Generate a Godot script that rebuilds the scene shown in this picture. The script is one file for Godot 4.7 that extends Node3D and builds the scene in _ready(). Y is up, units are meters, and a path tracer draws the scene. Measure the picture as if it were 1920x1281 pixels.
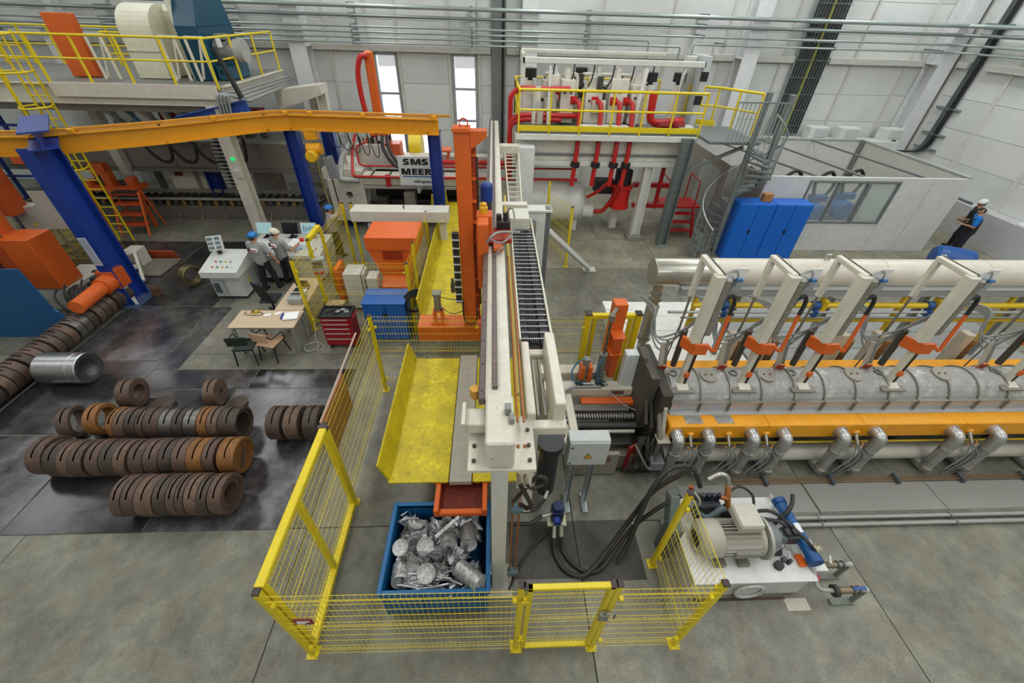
extends Node3D
# A factory hall seen from a high gallery. V(x, h, d): x to the right, h up, d away from the gallery (metres).

static func V(x: float, h: float, d: float) -> Vector3:
	return Vector3(x, h, -d)

class MB:
	var v := PackedVector3Array()
	var n := PackedVector3Array()
	var ix := PackedInt32Array()
	var marks := []
	func mark() -> void:
		marks.append([v.size(), ix.size()])
	func tri_fan(p: Array, nor: Vector3) -> void:
		var b := v.size()
		for q in p:
			v.append(q); n.append(nor)
		for i in range(1, p.size() - 1):
			ix.append(b); ix.append(b + i + 1); ix.append(b + i)
	func face(p: Array, c: Vector3) -> MB:
		# flat convex polygon whose outside looks away from c
		var nn := Vector3.ZERO
		for i in p.size():
			var a: Vector3 = p[i]
			var bb: Vector3 = p[(i + 1) % p.size()]
			nn += (a - p[0]).cross(bb - p[0])
		nn = nn.normalized()
		var m := Vector3.ZERO
		for q in p: m += q
		m /= p.size()
		if nn.dot(m - c) < 0:
			var r := p.duplicate(); r.reverse()
			tri_fan(r, -nn)
		else:
			tri_fan(p, nn)
		return self
	func box(c: Vector3, s: Vector3, rot := Basis(), bev := -1.0) -> MB:
		mark()
		var h := s * 0.5
		var mn: float = min(h.x, min(h.y, h.z))
		var b: float = bev if bev >= 0 else min(0.012, mn * 0.25)
		b = min(b, mn * 0.9)
		if b < 0.0015:
			for ax in 3:
				for sg in [-1.0, 1.0]:
					var q := []
					for k in [[-1, -1], [1, -1], [1, 1], [-1, 1]]:
						var w := Vector3()
						w[ax] = sg * h[ax]; w[(ax + 1) % 3] = k[0] * h[(ax + 1) % 3]; w[(ax + 2) % 3] = k[1] * h[(ax + 2) % 3]
						q.append(c + rot * w)
					face(q, c)
			return self
		for ax in 3:
			var a1 := (ax + 1) % 3
			var a2 := (ax + 2) % 3
			for sg in [-1.0, 1.0]:
				var q := []
				for k in [[-1, -1], [1, -1], [1, 1], [-1, 1]]:
					var w := Vector3()
					w[ax] = sg * h[ax]; w[a1] = k[0] * (h[a1] - b); w[a2] = k[1] * (h[a2] - b)
					q.append(c + rot * w)
				face(q, c)
			for s1 in [-1.0, 1.0]:
				for s2 in [-1.0, 1.0]:
					var q2 := []
					for e in [[-1, 0], [1, 0], [1, 1], [-1, 1]]:
						var w2 := Vector3()
						w2[ax] = e[0] * (h[ax] - b)
						w2[a1] = s1 * (h[a1] - (b if e[1] == 1 else 0.0))
						w2[a2] = s2 * (h[a2] - (b if e[1] == 0 else 0.0))
						q2.append(c + rot * w2)
					face(q2, c)
		for sx in [-1.0, 1.0]:
			for sy in [-1.0, 1.0]:
				for sz in [-1.0, 1.0]:
					var k3 := Vector3(sx, sy, sz)
					var q3 := []
					for ax in 3:
						var w3 := k3 * (h - Vector3(b, b, b))
						w3[ax] = k3[ax] * h[ax]
						q3.append(c + rot * w3)
					face(q3, c)
		return self
	# box between two corners given as (x,h,d)
	func bb(x0: float, h0: float, d0: float, x1: float, h1: float, d1: float, bev := -1.0) -> MB:
		return box(Vector3((x0 + x1) / 2, (h0 + h1) / 2, -(d0 + d1) / 2), Vector3(abs(x1 - x0), abs(h1 - h0), abs(d1 - d0)), Basis(), bev)
	static func frame(dir: Vector3, up := Vector3.UP) -> Basis:
		var z := dir.normalized()
		var x := up.cross(z)
		if x.length() < 0.01: x = Vector3.RIGHT.cross(z) if abs(z.x) < 0.9 else Vector3.BACK.cross(z)
		x = x.normalized()
		return Basis(x, z.cross(x), z)
	func bar(a: Vector3, b: Vector3, w: float, h := -1.0, up := Vector3.UP, bev := -1.0) -> MB:
		return box((a + b) / 2, Vector3(w, h if h > 0 else w, (b - a).length()), frame(b - a, up), bev)
	func wire(a: Vector3, b: Vector3, w: float) -> MB:
		# open square rod, no caps
		var f := frame(b - a)
		var c := (a + b) / 2
		var q := [f.x + f.y, f.y - f.x, -f.x - f.y, f.x - f.y]
		for i in 4:
			var o0: Vector3 = q[i] * w * 0.5
			var o1: Vector3 = q[(i + 1) % 4] * w * 0.5
			face([a + o0, b + o0, b + o1, a + o1], c)
		return self
	func strip(a: Array, b: Array, na: Array, nb: Array) -> void:
		# smooth band between two rings of points
		var base := v.size()
		var m := a.size()
		for i in m:
			v.append(a[i]); n.append(na[i]); v.append(b[i]); n.append(nb[i])
		for i in m - 1:
			var k := base + i * 2
			ix.append_array(PackedInt32Array([k, k + 1, k + 2, k + 1, k + 3, k + 2]))
	func cyl(a: Vector3, b: Vector3, r: float, r2 := -1.0, seg := 14, caps := true) -> MB:
		mark()
		if r2 < 0: r2 = r
		var f := frame(b - a)
		var ra := []; var rb := []; var nn := []
		var sl: float = (r - r2) / max(0.0001, (b - a).length())
		for i in seg + 1:
			var t := TAU * i / seg
			var o := f.x * cos(t) + f.y * sin(t)
			ra.append(a + o * r); rb.append(b + o * r2); nn.append((o + f.z * sl).normalized())
		strip(ra, rb, nn, nn)
		if caps:
			var m := (a + b) / 2
			if r > 0.001: face(ra.slice(0, seg), m)
			if r2 > 0.001: face(rb.slice(0, seg), m)
		return self
	static func smooth(p: Array, sub := 6) -> Array:
		var out := []
		for i in p.size() - 1:
			var p0: Vector3 = p[max(0, i - 1)]
			var p1: Vector3 = p[i]
			var p2: Vector3 = p[i + 1]
			var p3: Vector3 = p[min(p.size() - 1, i + 2)]
			for k in sub:
				var t := float(k) / sub
				out.append(0.5 * (2 * p1 + (p2 - p0) * t + (2 * p0 - 5 * p1 + 4 * p2 - p3) * t * t + (3 * p1 - p0 - 3 * p2 + p3) * t * t * t))
		out.append(p[-1])
		return out
	static func fillet(p: Array, r: float, sub := 5) -> Array:
		var out := [p[0]]
		for i in range(1, p.size() - 1):
			var a: Vector3 = p[i - 1]; var b: Vector3 = p[i]; var c: Vector3 = p[i + 1]
			var k: float = min(r, min((a - b).length() * 0.49, (c - b).length() * 0.49))
			var s := b + (a - b).normalized() * k
			var e := b + (c - b).normalized() * k
			for j in sub + 1:
				var t := float(j) / sub
				out.append(s.lerp(b, t).lerp(b.lerp(e, t), t))
		out.append(p[-1])
		return out
	func tube(p: Array, r: float, seg := 8, r2 := -1.0) -> MB:
		mark()
		var f := frame(p[1] - p[0])
		var prev := []; var pn := []
		for i in p.size():
			var d: Vector3 = (p[min(i + 1, p.size() - 1)] - p[max(i - 1, 0)]).normalized()
			if d.length() < 0.5: d = f.z
			var x := (f.x - d * f.x.dot(d)).normalized()
			f = Basis(x, d.cross(x), d)
			var rr: float = r if r2 < 0 else lerp(r, r2, float(i) / (p.size() - 1))
			var ring := []; var nn := []
			for k in seg + 1:
				var t := TAU * k / seg
				var o := f.x * cos(t) + f.y * sin(t)
				ring.append(p[i] + o * rr); nn.append(o)
			if i == 0: face(ring.slice(0, seg), p[0] + d)
			else: strip(prev, ring, pn, nn)
			if i == p.size() - 1: face(ring.slice(0, seg), p[i] - d)
			prev = ring; pn = nn
		return self
	func pipe(p: Array, r: float, fr := -1.0, seg := 10) -> MB:
		return tube(fillet(p, fr if fr > 0 else r * 3), r, seg)
	# lathe: profile of (radius, along) from one end to the other, about axis a->dir
	func lathe(prof: Array, a: Vector3, dir: Vector3, seg := 24, hard := true) -> MB:
		mark()
		var f := frame(dir)
		for i in prof.size() - 1:
			var p: Vector2 = prof[i]; var q: Vector2 = prof[i + 1]
			var t2 := q - p
			if t2.length() < 0.00001: continue
			var np := Vector2(t2.y, -t2.x).normalized()
			var n0 := np; var n1 := np
			if not hard:
				if i > 0:
					var u: Vector2 = p - prof[i - 1]
					n0 = (np + Vector2(u.y, -u.x).normalized()).normalized()
				if i < prof.size() - 2:
					var w: Vector2 = prof[i + 2] - q
					n1 = (np + Vector2(w.y, -w.x).normalized()).normalized()
			var ra := []; var rb := []; var na := []; var nb := []
			for k in seg + 1:
				var t := TAU * k / seg
				var o := f.x * cos(t) + f.y * sin(t)
				ra.append(a + o * p.x + f.z * p.y); rb.append(a + o * q.x + f.z * q.y)
				na.append(o * n0.x + f.z * n0.y); nb.append(o * n1.x + f.z * n1.y)
			strip(ra, rb, na, nb)
		return self
	func dome(c: Vector3, r: Vector3, rot := Basis(), from := -0.5, seg := 18, rows := 9) -> MB:
		mark()
		# part of an ellipsoid, from latitude from*PI up to the pole
		var prev := []; var pn := []
		for j in rows + 1:
			var la: float = PI * lerp(from, 0.5, float(j) / rows)
			var ring := []; var nn := []
			for k in seg + 1:
				var t := TAU * k / seg
				var o := Vector3(cos(la) * cos(t), sin(la), cos(la) * sin(t))
				ring.append(c + rot * (o * r)); nn.append((rot * (o / r)).normalized())
			if j > 0: strip(ring, prev, nn, pn)
			prev = ring; pn = nn
		return self
	# polygon in the xy plane of xf, extruded along +z of xf by depth
	func ext(poly: Array, xf: Transform3D, depth: float) -> MB:
		mark()
		var p2 := PackedVector2Array(poly)
		if Geometry2D.is_polygon_clockwise(p2): p2.reverse()
		var t := Geometry2D.triangulate_polygon(p2)
		var dz := xf.basis.z * depth
		var nz := xf.basis.z.normalized()
		for side in 2:
			var b := v.size()
			for q in p2:
				v.append(xf * Vector3(q.x, q.y, 0) + (dz if side == 1 else Vector3.ZERO))
				n.append(nz if side == 1 else -nz)
			for i in range(0, t.size(), 3):
				var o := [t[i], t[i + 1], t[i + 2]]
				var cw := (p2[o[1]] - p2[o[0]]).cross(p2[o[2]] - p2[o[0]]) < 0
				if (side == 1) == cw:
					ix.append(b + o[0]); ix.append(b + o[1]); ix.append(b + o[2])
				else:
					ix.append(b + o[0]); ix.append(b + o[2]); ix.append(b + o[1])
		for i in p2.size():
			var a := p2[i]; var c := p2[(i + 1) % p2.size()]
			var nn := (xf.basis * Vector3((c - a).y, -(c - a).x, 0)).normalized()
			var a3 := xf * Vector3(a.x, a.y, 0); var c3 := xf * Vector3(c.x, c.y, 0)
			tri_fan([a3, c3, c3 + dz, a3 + dz], nn)
		return self
	# profile in the (x,h) plane, extruded along depth d0..d1; or in the (d,h) plane extruded along x
	func ext_d(poly: Array, d0: float, d1: float) -> MB:
		return ext(poly, Transform3D(Basis(), Vector3(0, 0, -d1)), d1 - d0)
	func ext_x(poly: Array, x0: float, x1: float) -> MB:
		return ext(poly, Transform3D(Basis(Vector3(0, 0, -1), Vector3(0, 1, 0), Vector3(1, 0, 0)), Vector3(x0, 0, 0)), x1 - x0)
	func ext_h(poly: Array, h0: float, h1: float) -> MB:
		return ext(poly, Transform3D(Basis(Vector3(1, 0, 0), Vector3(0, 0, -1), Vector3(0, 1, 0)), Vector3(0, h0, 0)), h1 - h0)
	func ibeam(a: Vector3, b: Vector3, h: float, w: float, t := 0.02, up := Vector3.UP) -> MB:
		var x := w / 2; var y := h / 2; var s := t * 0.5
		var f := frame(b - a, up)
		return ext([Vector2(-x, -y), Vector2(x, -y), Vector2(x, -y + t), Vector2(s, -y + t), Vector2(s, y - t), Vector2(x, y - t), Vector2(x, y), Vector2(-x, y), Vector2(-x, y - t), Vector2(-s, y - t), Vector2(-s, -y + t), Vector2(-x, -y + t)], Transform3D(f, a), (b - a).length())
	func channel(a: Vector3, b: Vector3, h: float, w: float, t := 0.015, up := Vector3.UP) -> MB:
		var y := h / 2
		var f := frame(b - a, up)
		return ext([Vector2(0, -y), Vector2(w, -y), Vector2(w, -y + t), Vector2(t, -y + t), Vector2(t, y - t), Vector2(w, y - t), Vector2(w, y), Vector2(0, y)], Transform3D(f, a), (b - a).length())
	func mesh() -> ArrayMesh:
		var arr := []
		arr.resize(Mesh.ARRAY_MAX)
		arr[Mesh.ARRAY_VERTEX] = v; arr[Mesh.ARRAY_NORMAL] = n; arr[Mesh.ARRAY_INDEX] = ix
		var m := ArrayMesh.new()
		m.add_surface_from_arrays(Mesh.PRIMITIVE_TRIANGLES, arr)
		return m

var taken := {}
func numbered(called: String) -> String:
	var k: int = taken.get(called, 0)
	taken[called] = k + 1
	return called if k == 0 else "%s_%03d" % [called, k]
func T(called: String, label: String, category: String, at := Vector3.ZERO, group := "") -> Node3D:
	var o := Node3D.new()
	o.name = numbered(called)
	add_child(o)
	o.position = at
	return tag(o, label, category, group)
func tag(o: Node3D, label: String, category: String, group := "") -> Node3D:
	if label: o.set_meta("label", label)
	if category: o.set_meta("category", category)
	if group: o.set_meta("group", group)
	return o
func world_of(o: Node) -> Vector3:
	var p := Vector3.ZERO
	while o is Node3D and o != self:
		p += (o as Node3D).position
		o = o.get_parent()
	return p
# a part: the mesh is modelled in hall coordinates and hung under its thing
func P(parent: Node3D, called: String, m, material: Material, label := "") -> MeshInstance3D:
	var o := MeshInstance3D.new()
	o.mesh = m.mesh() if m is MB else m
	o.material_override = material
	if parent == self:
		o.name = numbered(called)
		add_child(o)
	else:
		o.name = called
		o.position = -world_of(parent)
		parent.add_child(o, true)
	if label: o.set_meta("label", label)
	return o
# one part for each separate piece in m
func PX(parent: Node3D, called: String, m: MB, material: Material, label := "") -> void:
	for i in m.marks.size():
		var a: Array = m.marks[i]
		var b: Array = m.marks[i + 1] if i + 1 < m.marks.size() else [m.v.size(), m.ix.size()]
		var q := MB.new()
		q.v = m.v.slice(a[0], b[0]); q.n = m.n.slice(a[0], b[0])
		var k := m.ix.slice(a[1], b[1])
		for j in k.size(): k[j] -= a[0]
		q.ix = k
		P(parent, called, q, material, label)
# small pieces too fine to pick apart, joined
func Q(parent: Node3D, called: String, m, material: Material) -> MeshInstance3D:
	var o := P(parent, called, m, material)
	o.set_meta("kind", "stuff")
	return o
# a thing that is one mesh
func one(called: String, label: String, category: String, m, material: Material, group := "") -> MeshInstance3D:
	var o := P(self, called, m, material)
	tag(o, label, category, group)
	return o
func S(called: String, m, material: Material, parent: Node3D = self) -> MeshInstance3D:
	var o := P(parent, called, m, material)
	if parent == self: o.set_meta("kind", "structure")
	return o
func copy(o: Node3D, at: Vector3, turn := 0.0, label := "") -> Node3D:
	var base := String(o.name)
	var c: Node3D = o.duplicate()
	c.name = numbered(base)
	add_child(c)
	c.position = at
	c.rotation.y = turn
	if label: c.set_meta("label", label)
	return c
func mb() -> MB:
	return MB.new()

# ---- materials -------------------------------------------------------------
var mats := {}
var tex := {}
func paint(c: String, rough := 0.45, metal := 0.0, t := "grime", scale := 0.5) -> StandardMaterial3D:
	var key := "%s|%.2f|%.2f|%s|%.2f" % [c, rough, metal, t, scale]
	if mats.has(key): return mats[key]
	var m := StandardMaterial3D.new()
	m.albedo_color = Color(c)
	m.roughness = rough
	m.metallic = metal
	if t != "":
		m.albedo_texture = tex[t]
		m.uv1_triplanar = true
		m.uv1_world_triplanar = true
		m.uv1_scale = Vector3.ONE * scale
	mats[key] = m
	return m
func noise_img(size: int, freq: float, oct: int, seed_: int, kind := FastNoiseLite.TYPE_SIMPLEX_SMOOTH, gain := 0.55) -> PackedByteArray:
	var f := FastNoiseLite.new()
	f.noise_type = kind
	f.seed = seed_
	f.frequency = freq
	f.fractal_octaves = oct
	f.fractal_gain = gain
	var im := f.get_seamless_image(size, size, false, false, 0.15)
	im.convert(Image.FORMAT_L8)
	return im.get_data()
func tex_from(size: int, fn: Callable) -> ImageTexture:
	var d := PackedByteArray()
	d.resize(size * size * 3)
	var k := 0
	for i in size * size:
		var c: Color = fn.call(i)
		d[k] = clampi(int(c.r * 255), 0, 255); d[k + 1] = clampi(int(c.g * 255), 0, 255); d[k + 2] = clampi(int(c.b * 255), 0, 255)
		k += 3
	var im := Image.create_from_data(size, size, false, Image.FORMAT_RGB8, d)
	im.generate_mipmaps()
	return ImageTexture.create_from_image(im)
func make_textures() -> void:
	var a := noise_img(512, 0.012, 5, 3)
	var b := noise_img(512, 0.06, 4, 9)
	var c := noise_img(512, 0.3, 2, 21)
	var e := noise_img(512, 0.02, 3, 40, FastNoiseLite.TYPE_CELLULAR)
	tex["grime"] = tex_from(512, func(i: int):
		var k := 0.95 + (a[i] - 128) / 255.0 * 0.07 + (b[i] - 128) / 255.0 * 0.03
		if b[i] > 200: k -= (b[i] - 200) / 255.0 * 0.5
		return Color(k, k, k * 0.985))
	tex["worn"] = tex_from(512, func(i: int):
		var k := 0.92 + (a[i] - 128) / 255.0 * 0.10 + (b[i] - 128) / 255.0 * 0.06
		if b[i] > 176 and a[i] > 120: k -= (b[i] - 176) / 255.0 * 1.3
		return Color(k, k * 0.985, k * 0.95))
	tex["rust"] = tex_from(512, func(i: int):
		var t: float = clamp((a[i] - 100) / 90.0, 0, 1)
		var u := (b[i] - 128) / 255.0
		var col := Color(0.74, 0.69, 0.66).lerp(Color(1.0, 0.88, 0.76), t * 0.6)
		if b[i] > 178: col = col.lerp(Color(1.0, 0.72, 0.42), (b[i] - 178) / 60.0)
		return col * (0.95 + u * 0.55 + (c[i] - 128) / 255.0 * 0.2))
	tex["steel"] = tex_from(512, func(i: int):
		var y := i / 512
		var k := 0.88 + (noise_row[y] - 0.5) * 0.22 + (a[i] - 128) / 255.0 * 0.14 + (c[i] - 128) / 255.0 * 0.08
		return Color(k, k, k))
	tex["alloy"] = tex_from(512, func(i: int):
		var k := 0.80 + (a[i] - 128) / 255.0 * 0.5 + (b[i] - 128) / 255.0 * 0.35
		return Color(k, k, k))
	tex["furnace"] = tex_from(512, func(i: int):
		var k := 0.80 + (b[i] - 128) / 255.0 * 0.18
		if a[i] > 150: k += (a[i] - 150) / 255.0 * 0.9 * (0.6 + (b[i] - 90) / 255.0)
		if e[i] > 190: k -= 0.12
		return Color(k, k * 0.995, k * 0.985))
	tex["yellow_worn"] = tex_from(512, func(i: int):
		var k := 0.86 + (a[i] - 128) / 255.0 * 0.22
		var col := Color(k, k * 0.985, k * 0.9)
		if b[i] > 165 and a[i] > 128: col = col.lerp(Color(1.08, 1.1, 0.55), clamp((b[i] - 165) / 40.0, 0, 1))
		elif b[i] < 78: col *= 0.9
		return col)
	# concrete: blotches, trowel marks, dark spots
	var N := 1024
	var g1 := noise_img(N, 0.004, 5, 5)
	var g2 := noise_img(N, 0.022, 5, 6)
	var g3 := noise_img(N, 0.2, 3, 7)
	var g4 := noise_img(N, 0.05, 2, 8, FastNoiseLite.TYPE_CELLULAR)
	var g5 := noise_img(N, 0.009, 3, 17)
	tex["concrete"] = tex_from(N, func(i: int):
		var k := 0.80 + (g1[i] - 128) / 255.0 * 0.22 + (g2[i] - 128) / 255.0 * 0.2 + (g3[i] - 128) / 255.0 * 0.2
		if g5[i] > 150 and g2[i] > 120: k -= (g5[i] - 150) / 255.0 * (g2[i] - 120) / 255.0 * 2.0
		if g4[i] < 22 and g2[i] > 150: k -= 0.13
		if g3[i] > 214: k += 0.07
		var w := (g5[i] - 128) / 255.0 * 0.06
		return Color(k * (1.0 + w), k, k * (0.955 - w)))
	tex["plate"] = tex_from(N, func(i: int):
		var y := (i / N) / 2
		var k := 0.76 + (g1[i] - 128) / 255.0 * 0.3 + (g2[i] - 128) / 255.0 * 0.14 + (noise_row[y] - 0.5) * 0.05 + (g5[i] - 128) / 255.0 * 0.22
		return Color(k * 1.0, k * 0.985, k * 0.95))
	tex["chequer"] = tex_from(256, func(i: int):
		var x := i % 16; var y := (i / 256) % 16
		var on := (x >= 1 and x <= 2 and y >= 1 and y <= 7) or (y >= 10 and y <= 11 and x >= 8 and x <= 14)
		return Color(1, 1, 1) if on else Color(0.86, 0.86, 0.86))
	tex["plywood"] = tex_from(512, func(i: int):
		var y := i / 512
		var k := 0.92 + (noise_row[y] - 0.5) * 0.10 + (a[(i * 3) % (512 * 512)] - 128) / 255.0 * 0.06
		return Color(k, k * 0.99, k * 0.97))
	tex["foil"] = tex["alloy"]
	var fn := FastNoiseLite.new()
	fn.frequency = 0.018
	fn.fractal_octaves = 4
	fn.seed = 77
	var nt := NoiseTexture2D.new()
	nt.width = 512; nt.height = 512; nt.seamless = true; nt.as_normal_map = true; nt.bump_strength = 5.0
	nt.noise = fn
	tex["bump"] = nt
var noise_row := PackedFloat32Array()

# ---- the scene --------------------------------------------------------------
func _ready() -> void:
	# camera: 6.6 m up on a gallery, looking 39 degrees down, 14 mm lens
	var cam = Camera3D.new()
	cam.name = "camera"
	cam.fov = rad_to_deg(2.0 * atan(640.5 / 768.234))
	cam.near = 0.05
	cam.far = 200.0
	cam.transform = Transform3D(Basis(Vector3(0.99898812, 0.02649848, 0.03633949), Vector3(0.00231254, 0.77666443, -0.62991032), Vector3(-0.04491526, 0.62935697, 0.77581726)).orthonormalized(), Vector3(0, 6.6, 0))
	add_child(cam)
	cam.current = true
	var we = WorldEnvironment.new()
	we.name = "environment"
	var env = Environment.new()
	env.background_mode = Environment.BG_SKY
	var sky = Sky.new()
	var sm = ProceduralSkyMaterial.new()
	sm.sky_top_color = Color(0.86, 0.90, 0.95)
	sm.sky_horizon_color = Color(0.95, 0.96, 0.97)
	sm.ground_bottom_color = Color(0.80, 0.80, 0.78)
	sm.ground_horizon_color = Color(0.95, 0.96, 0.97)
	sm.sun_angle_max = 0.0
	sm.sky_energy_multiplier = 2.6
	sky.sky_material = sm
	env.sky = sky
	env.tonemap_mode = Environment.TONE_MAPPER_LINEAR
	env.tonemap_exposure = 0.97
	env.sdfgi_enabled = true
	env.ssao_enabled = true
	env.ssil_enabled = true
	we.environment = env
	add_child(we)
	# daylight panels in the roof, in rows along the hall
	var rng = RandomNumberGenerator.new()
	rng.seed = 11
	for k in 512: noise_row.append(rng.randf())
	for k in 512: noise_row[k] = (noise_row[k] + noise_row[(k + 1) % 512] * 0.7) / 1.7
	make_textures()
	for x in [-19.0, -12.0, -5.0, 2.0, 9.0, 16.0]:
		for d in [-4.5, 3.5, 11.0, 17.6]:
			rooflight(x, d, {-19.0: 9.0, -12.0: 10.0, -5.0: 12.5, 2.0: 14.0, 9.0: 14.5, 16.0: 15.5}[x])
	structure()
	fence_zone()
	bin_zone()
	gantry_zone()
	furnace_zone()
	power_pack()
	rings_zone()
	left_machine()
	desk_zone()
	press_zone()
	platform_zone()
	fan_zone()
	wall_services()
	right_zone()

func rooflight(x: float, d: float, power: float) -> void:
	var t = T("rooflight_panel", "long translucent daylight panel set in the hall roof", "rooflight", V(x, 10.5, d), "roof daylight panels")
	var m = StandardMaterial3D.new()
	m.albedo_color = Color(0.9, 0.9, 0.9)
	m.emission_enabled = true
	m.emission = Color(0.95, 0.98, 1.0)
	m.emission_energy_multiplier = 0.25 * power
	P(t, "diffuser", mb().bb(x - 0.8, 10.42, d - 2.6, x + 0.8, 10.46, d + 2.6), m)
	var f = mb()
	for s in [-1, 1]:
		f.bb(x + s * 0.85 - 0.05, 10.38, d - 2.7, x + s * 0.85 + 0.05, 10.55, d + 2.7)
		f.bb(x - 0.9, 10.38, d + s * 2.65 - 0.05, x + 0.9, 10.55, d + s * 2.65 + 0.05)
	P(t, "frame", f, paint("#d0d2d0", 0.5))
	var l = AreaLight3D.new()
	l.name = "light"
	l.area_size = Vector2(1.6, 5.2)
	l.light_energy = power
	l.light_color = Color(0.985, 0.99, 1.0)
	l.area_range = 60.0
	l.area_attenuation = 2.0
	l.shadow_enabled = true
	l.rotation = Vector3(-PI / 2, 0, 0)
	t.add_child(l)
	l.position = Vector3(0, -0.12, 0)

func structure() -> void:
	var con = paint("#918f83", 0.5, 0.0, "concrete", 0.16)
	var con2 = paint("#98958a", 0.5, 0.0, "concrete", 0.145)
	var con3 = paint("#8a887d", 0.48, 0.0, "concrete", 0.175)
	var beige = paint("#aaa595", 0.55, 0.0, "concrete", 0.2)
	var fl = S("floor", mb().bb(-24, -0.5, -9, 19.5, -0.04, 20.4, 0.0), paint("#3a3936", 0.9))
	var xs = [-24.0, -20.3, -15.97, -11.65, -7.33, -3.01, 1.31, 5.62, 9.94, 14.26, 19.4]
	var ds = [-9.0, -5.28, -0.96, 3.36, 7.68, 12.0, 16.3, 20.2]
	for i in xs.size() - 1:
		for j in ds.size() - 1:
			var g = 0.006
			var mt: Material = [con, con2, con3][(i * 2 + j * 5) % 3]
			if ds[j] >= 12.0 and xs[i] > -3.1: mt = beige
			P(fl, "floor_slab", mb().bb(xs[i] + g, -0.06, ds[j] + g, xs[i + 1] - g, 0, ds[j + 1] - g, 0.004), mt)
	# steel floor plates on the left
	var st = [paint("#84848a", 0.3, 0.75, "plate", 0.21), paint("#77777b", 0.27, 0.75, "plate", 0.17), paint("#8d8d93", 0.33, 0.7, "plate", 0.24)]
	for m in st: m.roughness_texture = tex["plate"]
	var pl = [[-18, 3.34, -15.1, 5.3], [-15.08, 3.34, -12.3, 5.3], [-12.28, 3.34, -10.0, 5.0], [-9.98, 3.34, -7.74, 5.3], [-7.72, 3.34, -5.6, 6.5], [-5.58, 3.34, -3.36, 6.5],
		[-12.28, 5.02, -10.0, 7.4], [-9.98, 5.32, -7.74, 7.42], [-9.98, 7.44, -7.74, 9.7], [-9.98, 9.72, -7.74, 11.8], [-9.98, 11.82, -7.74, 13.72], [-7.72, 11.0, -6.3, 13.72],
		[-7.72, 6.52, -5.4, 7.13], [-5.38, 6.52, -3.2, 7.13], [-7.72, 7.15, -7.2, 9.65], [-12.4, 9.72, -10.0, 11.8], [-14.6, 11.82, -12.3, 13.72], [-12.28, 11.82, -10.0, 13.72], [-15.1, 9.72, -12.42, 11.8]]
	for i in pl.size():
		var q: Array = pl[i]
		P(fl, "steel_plate", mb().bb(q[0] + 0.004, -0.01, q[1] + 0.004, q[2] - 0.004, 0.012, q[3] - 0.004, 0.003), st[(i * 7) % 3])
	# dark cover plates and a chequer plate strip
	var dk = paint("#55544f", 0.45, 0.25, "plate", 0.3)
	P(fl, "cover_plate", mb().bb(0.25, -0.01, 2.5, 1.3, 0.008, 3.38, 0.002), dk)
	P(fl, "cover_plate", mb().bb(1.32, -0.01, 2.45, 2.3, 0.008, 3.38, 0.002), dk)
	for x in [3.3, 5.64, 7.96, 10.28]:
		P(fl, "chequer_plate", mb().bb(x, -0.01, 3.44, x + 2.3, 0.008, 3.98, 0.002), paint("#a19f97", 0.5, 0.15, "chequer", 2.6))
	# walls
	var wm = paint("#dcdddb", 0.6, 0.0, "grime", 0.06)
	var wm2 = paint("#d8dad9", 0.6, 0.0, "grime", 0.07)
	var wm3 = paint("#dfe0de", 0.6, 0.0, "grime", 0.05)
	var wins = [[-4.72, -3.86, 1.0, 5.12], [-1.62, -0.68, 1.6, 5.14], [-3.55, -2.35, 0.6, 2.38]]
	var ws = mb()
	# thick back wall with the three openings left free
	var cuts = [-24.0, -4.72, -3.86, -3.55, -2.35, -1.62, -0.68, 19.2]
	for i in cuts.size() - 1:
		var lo = 0.0; var hi := 0.0
		for w in wins:
			if abs(w[0] - cuts[i]) < 0.01: lo = w[2]; hi = w[3]
		if hi > 0:
			ws.bb(cuts[i], -0.1, 20.05, cuts[i + 1], lo, 20.3, 0.0)
			ws.bb(cuts[i], hi, 20.05, cuts[i + 1], 10.8, 20.3, 0.0)
		else:
			ws.bb(cuts[i], -0.1, 20.05, cuts[i + 1], 10.8, 20.3, 0.0)
	var wb = S("wall_back", ws, wm2)
	var posts = [-22.4, -19.5, -16.6, -13.6, -10.7, -7.9, -6.4, -4.85, -3.75, -1.75, -0.55, 1.33, 4.2, 7.0, 9.3, 11.9, 14.95, 17.3, 18.75]
	for i in posts.size() - 1:
		var h = 0.0
		var k = 0
		while h < 10.5:
			var top = h + 1.03
			var x0: float = posts[i] + 0.05
			var x1: float = posts[i + 1] - 0.05
			var skip = false
			for w in wins:
				if x0 < w[1] and x1 > w[0] and h < w[3] and top > w[2]: skip = true
			if not skip:
				P(wb, "wall_panel", mb().bb(x0, h + 0.006, 20.0, x1, top - 0.006, 20.06, 0.004), [wm, wm2, wm3][(i + k * 2) % 3])
			h = top; k += 1
		P(wb, "wall_post", mb().bb(posts[i] - 0.055, 0, 19.94, posts[i] + 0.055, 10.5, 20.05), paint("#cfcfc6", 0.55))
	# odd panels beside the openings
	for q in [[-4.8, -3.8, 0, 1.0], [-1.7, -0.6, 1.04, 1.6], [-3.7, -1.8, 2.4, 3.09], [-3.7, -3.56, 0, 2.38], [-2.34, -1.8, 0, 2.38], [-3.56, -2.34, 0, 0.6]]:
		P(wb, "wall_panel", mb().bb(q[0], q[2], 20.0, q[1], q[3], 20.06, 0.004), wm)
	for q in [[-24, -7.7], [-7.0, -0.1], [0.55, 1.05], [1.75, 9.8], [10.5, 12.3], [13.8, 17.9]]:
		P(wb, "girt", mb().bb(q[0], 5.2, 19.78, q[1], 5.42, 19.99), paint("#d6d6ce", 0.5))
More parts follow.
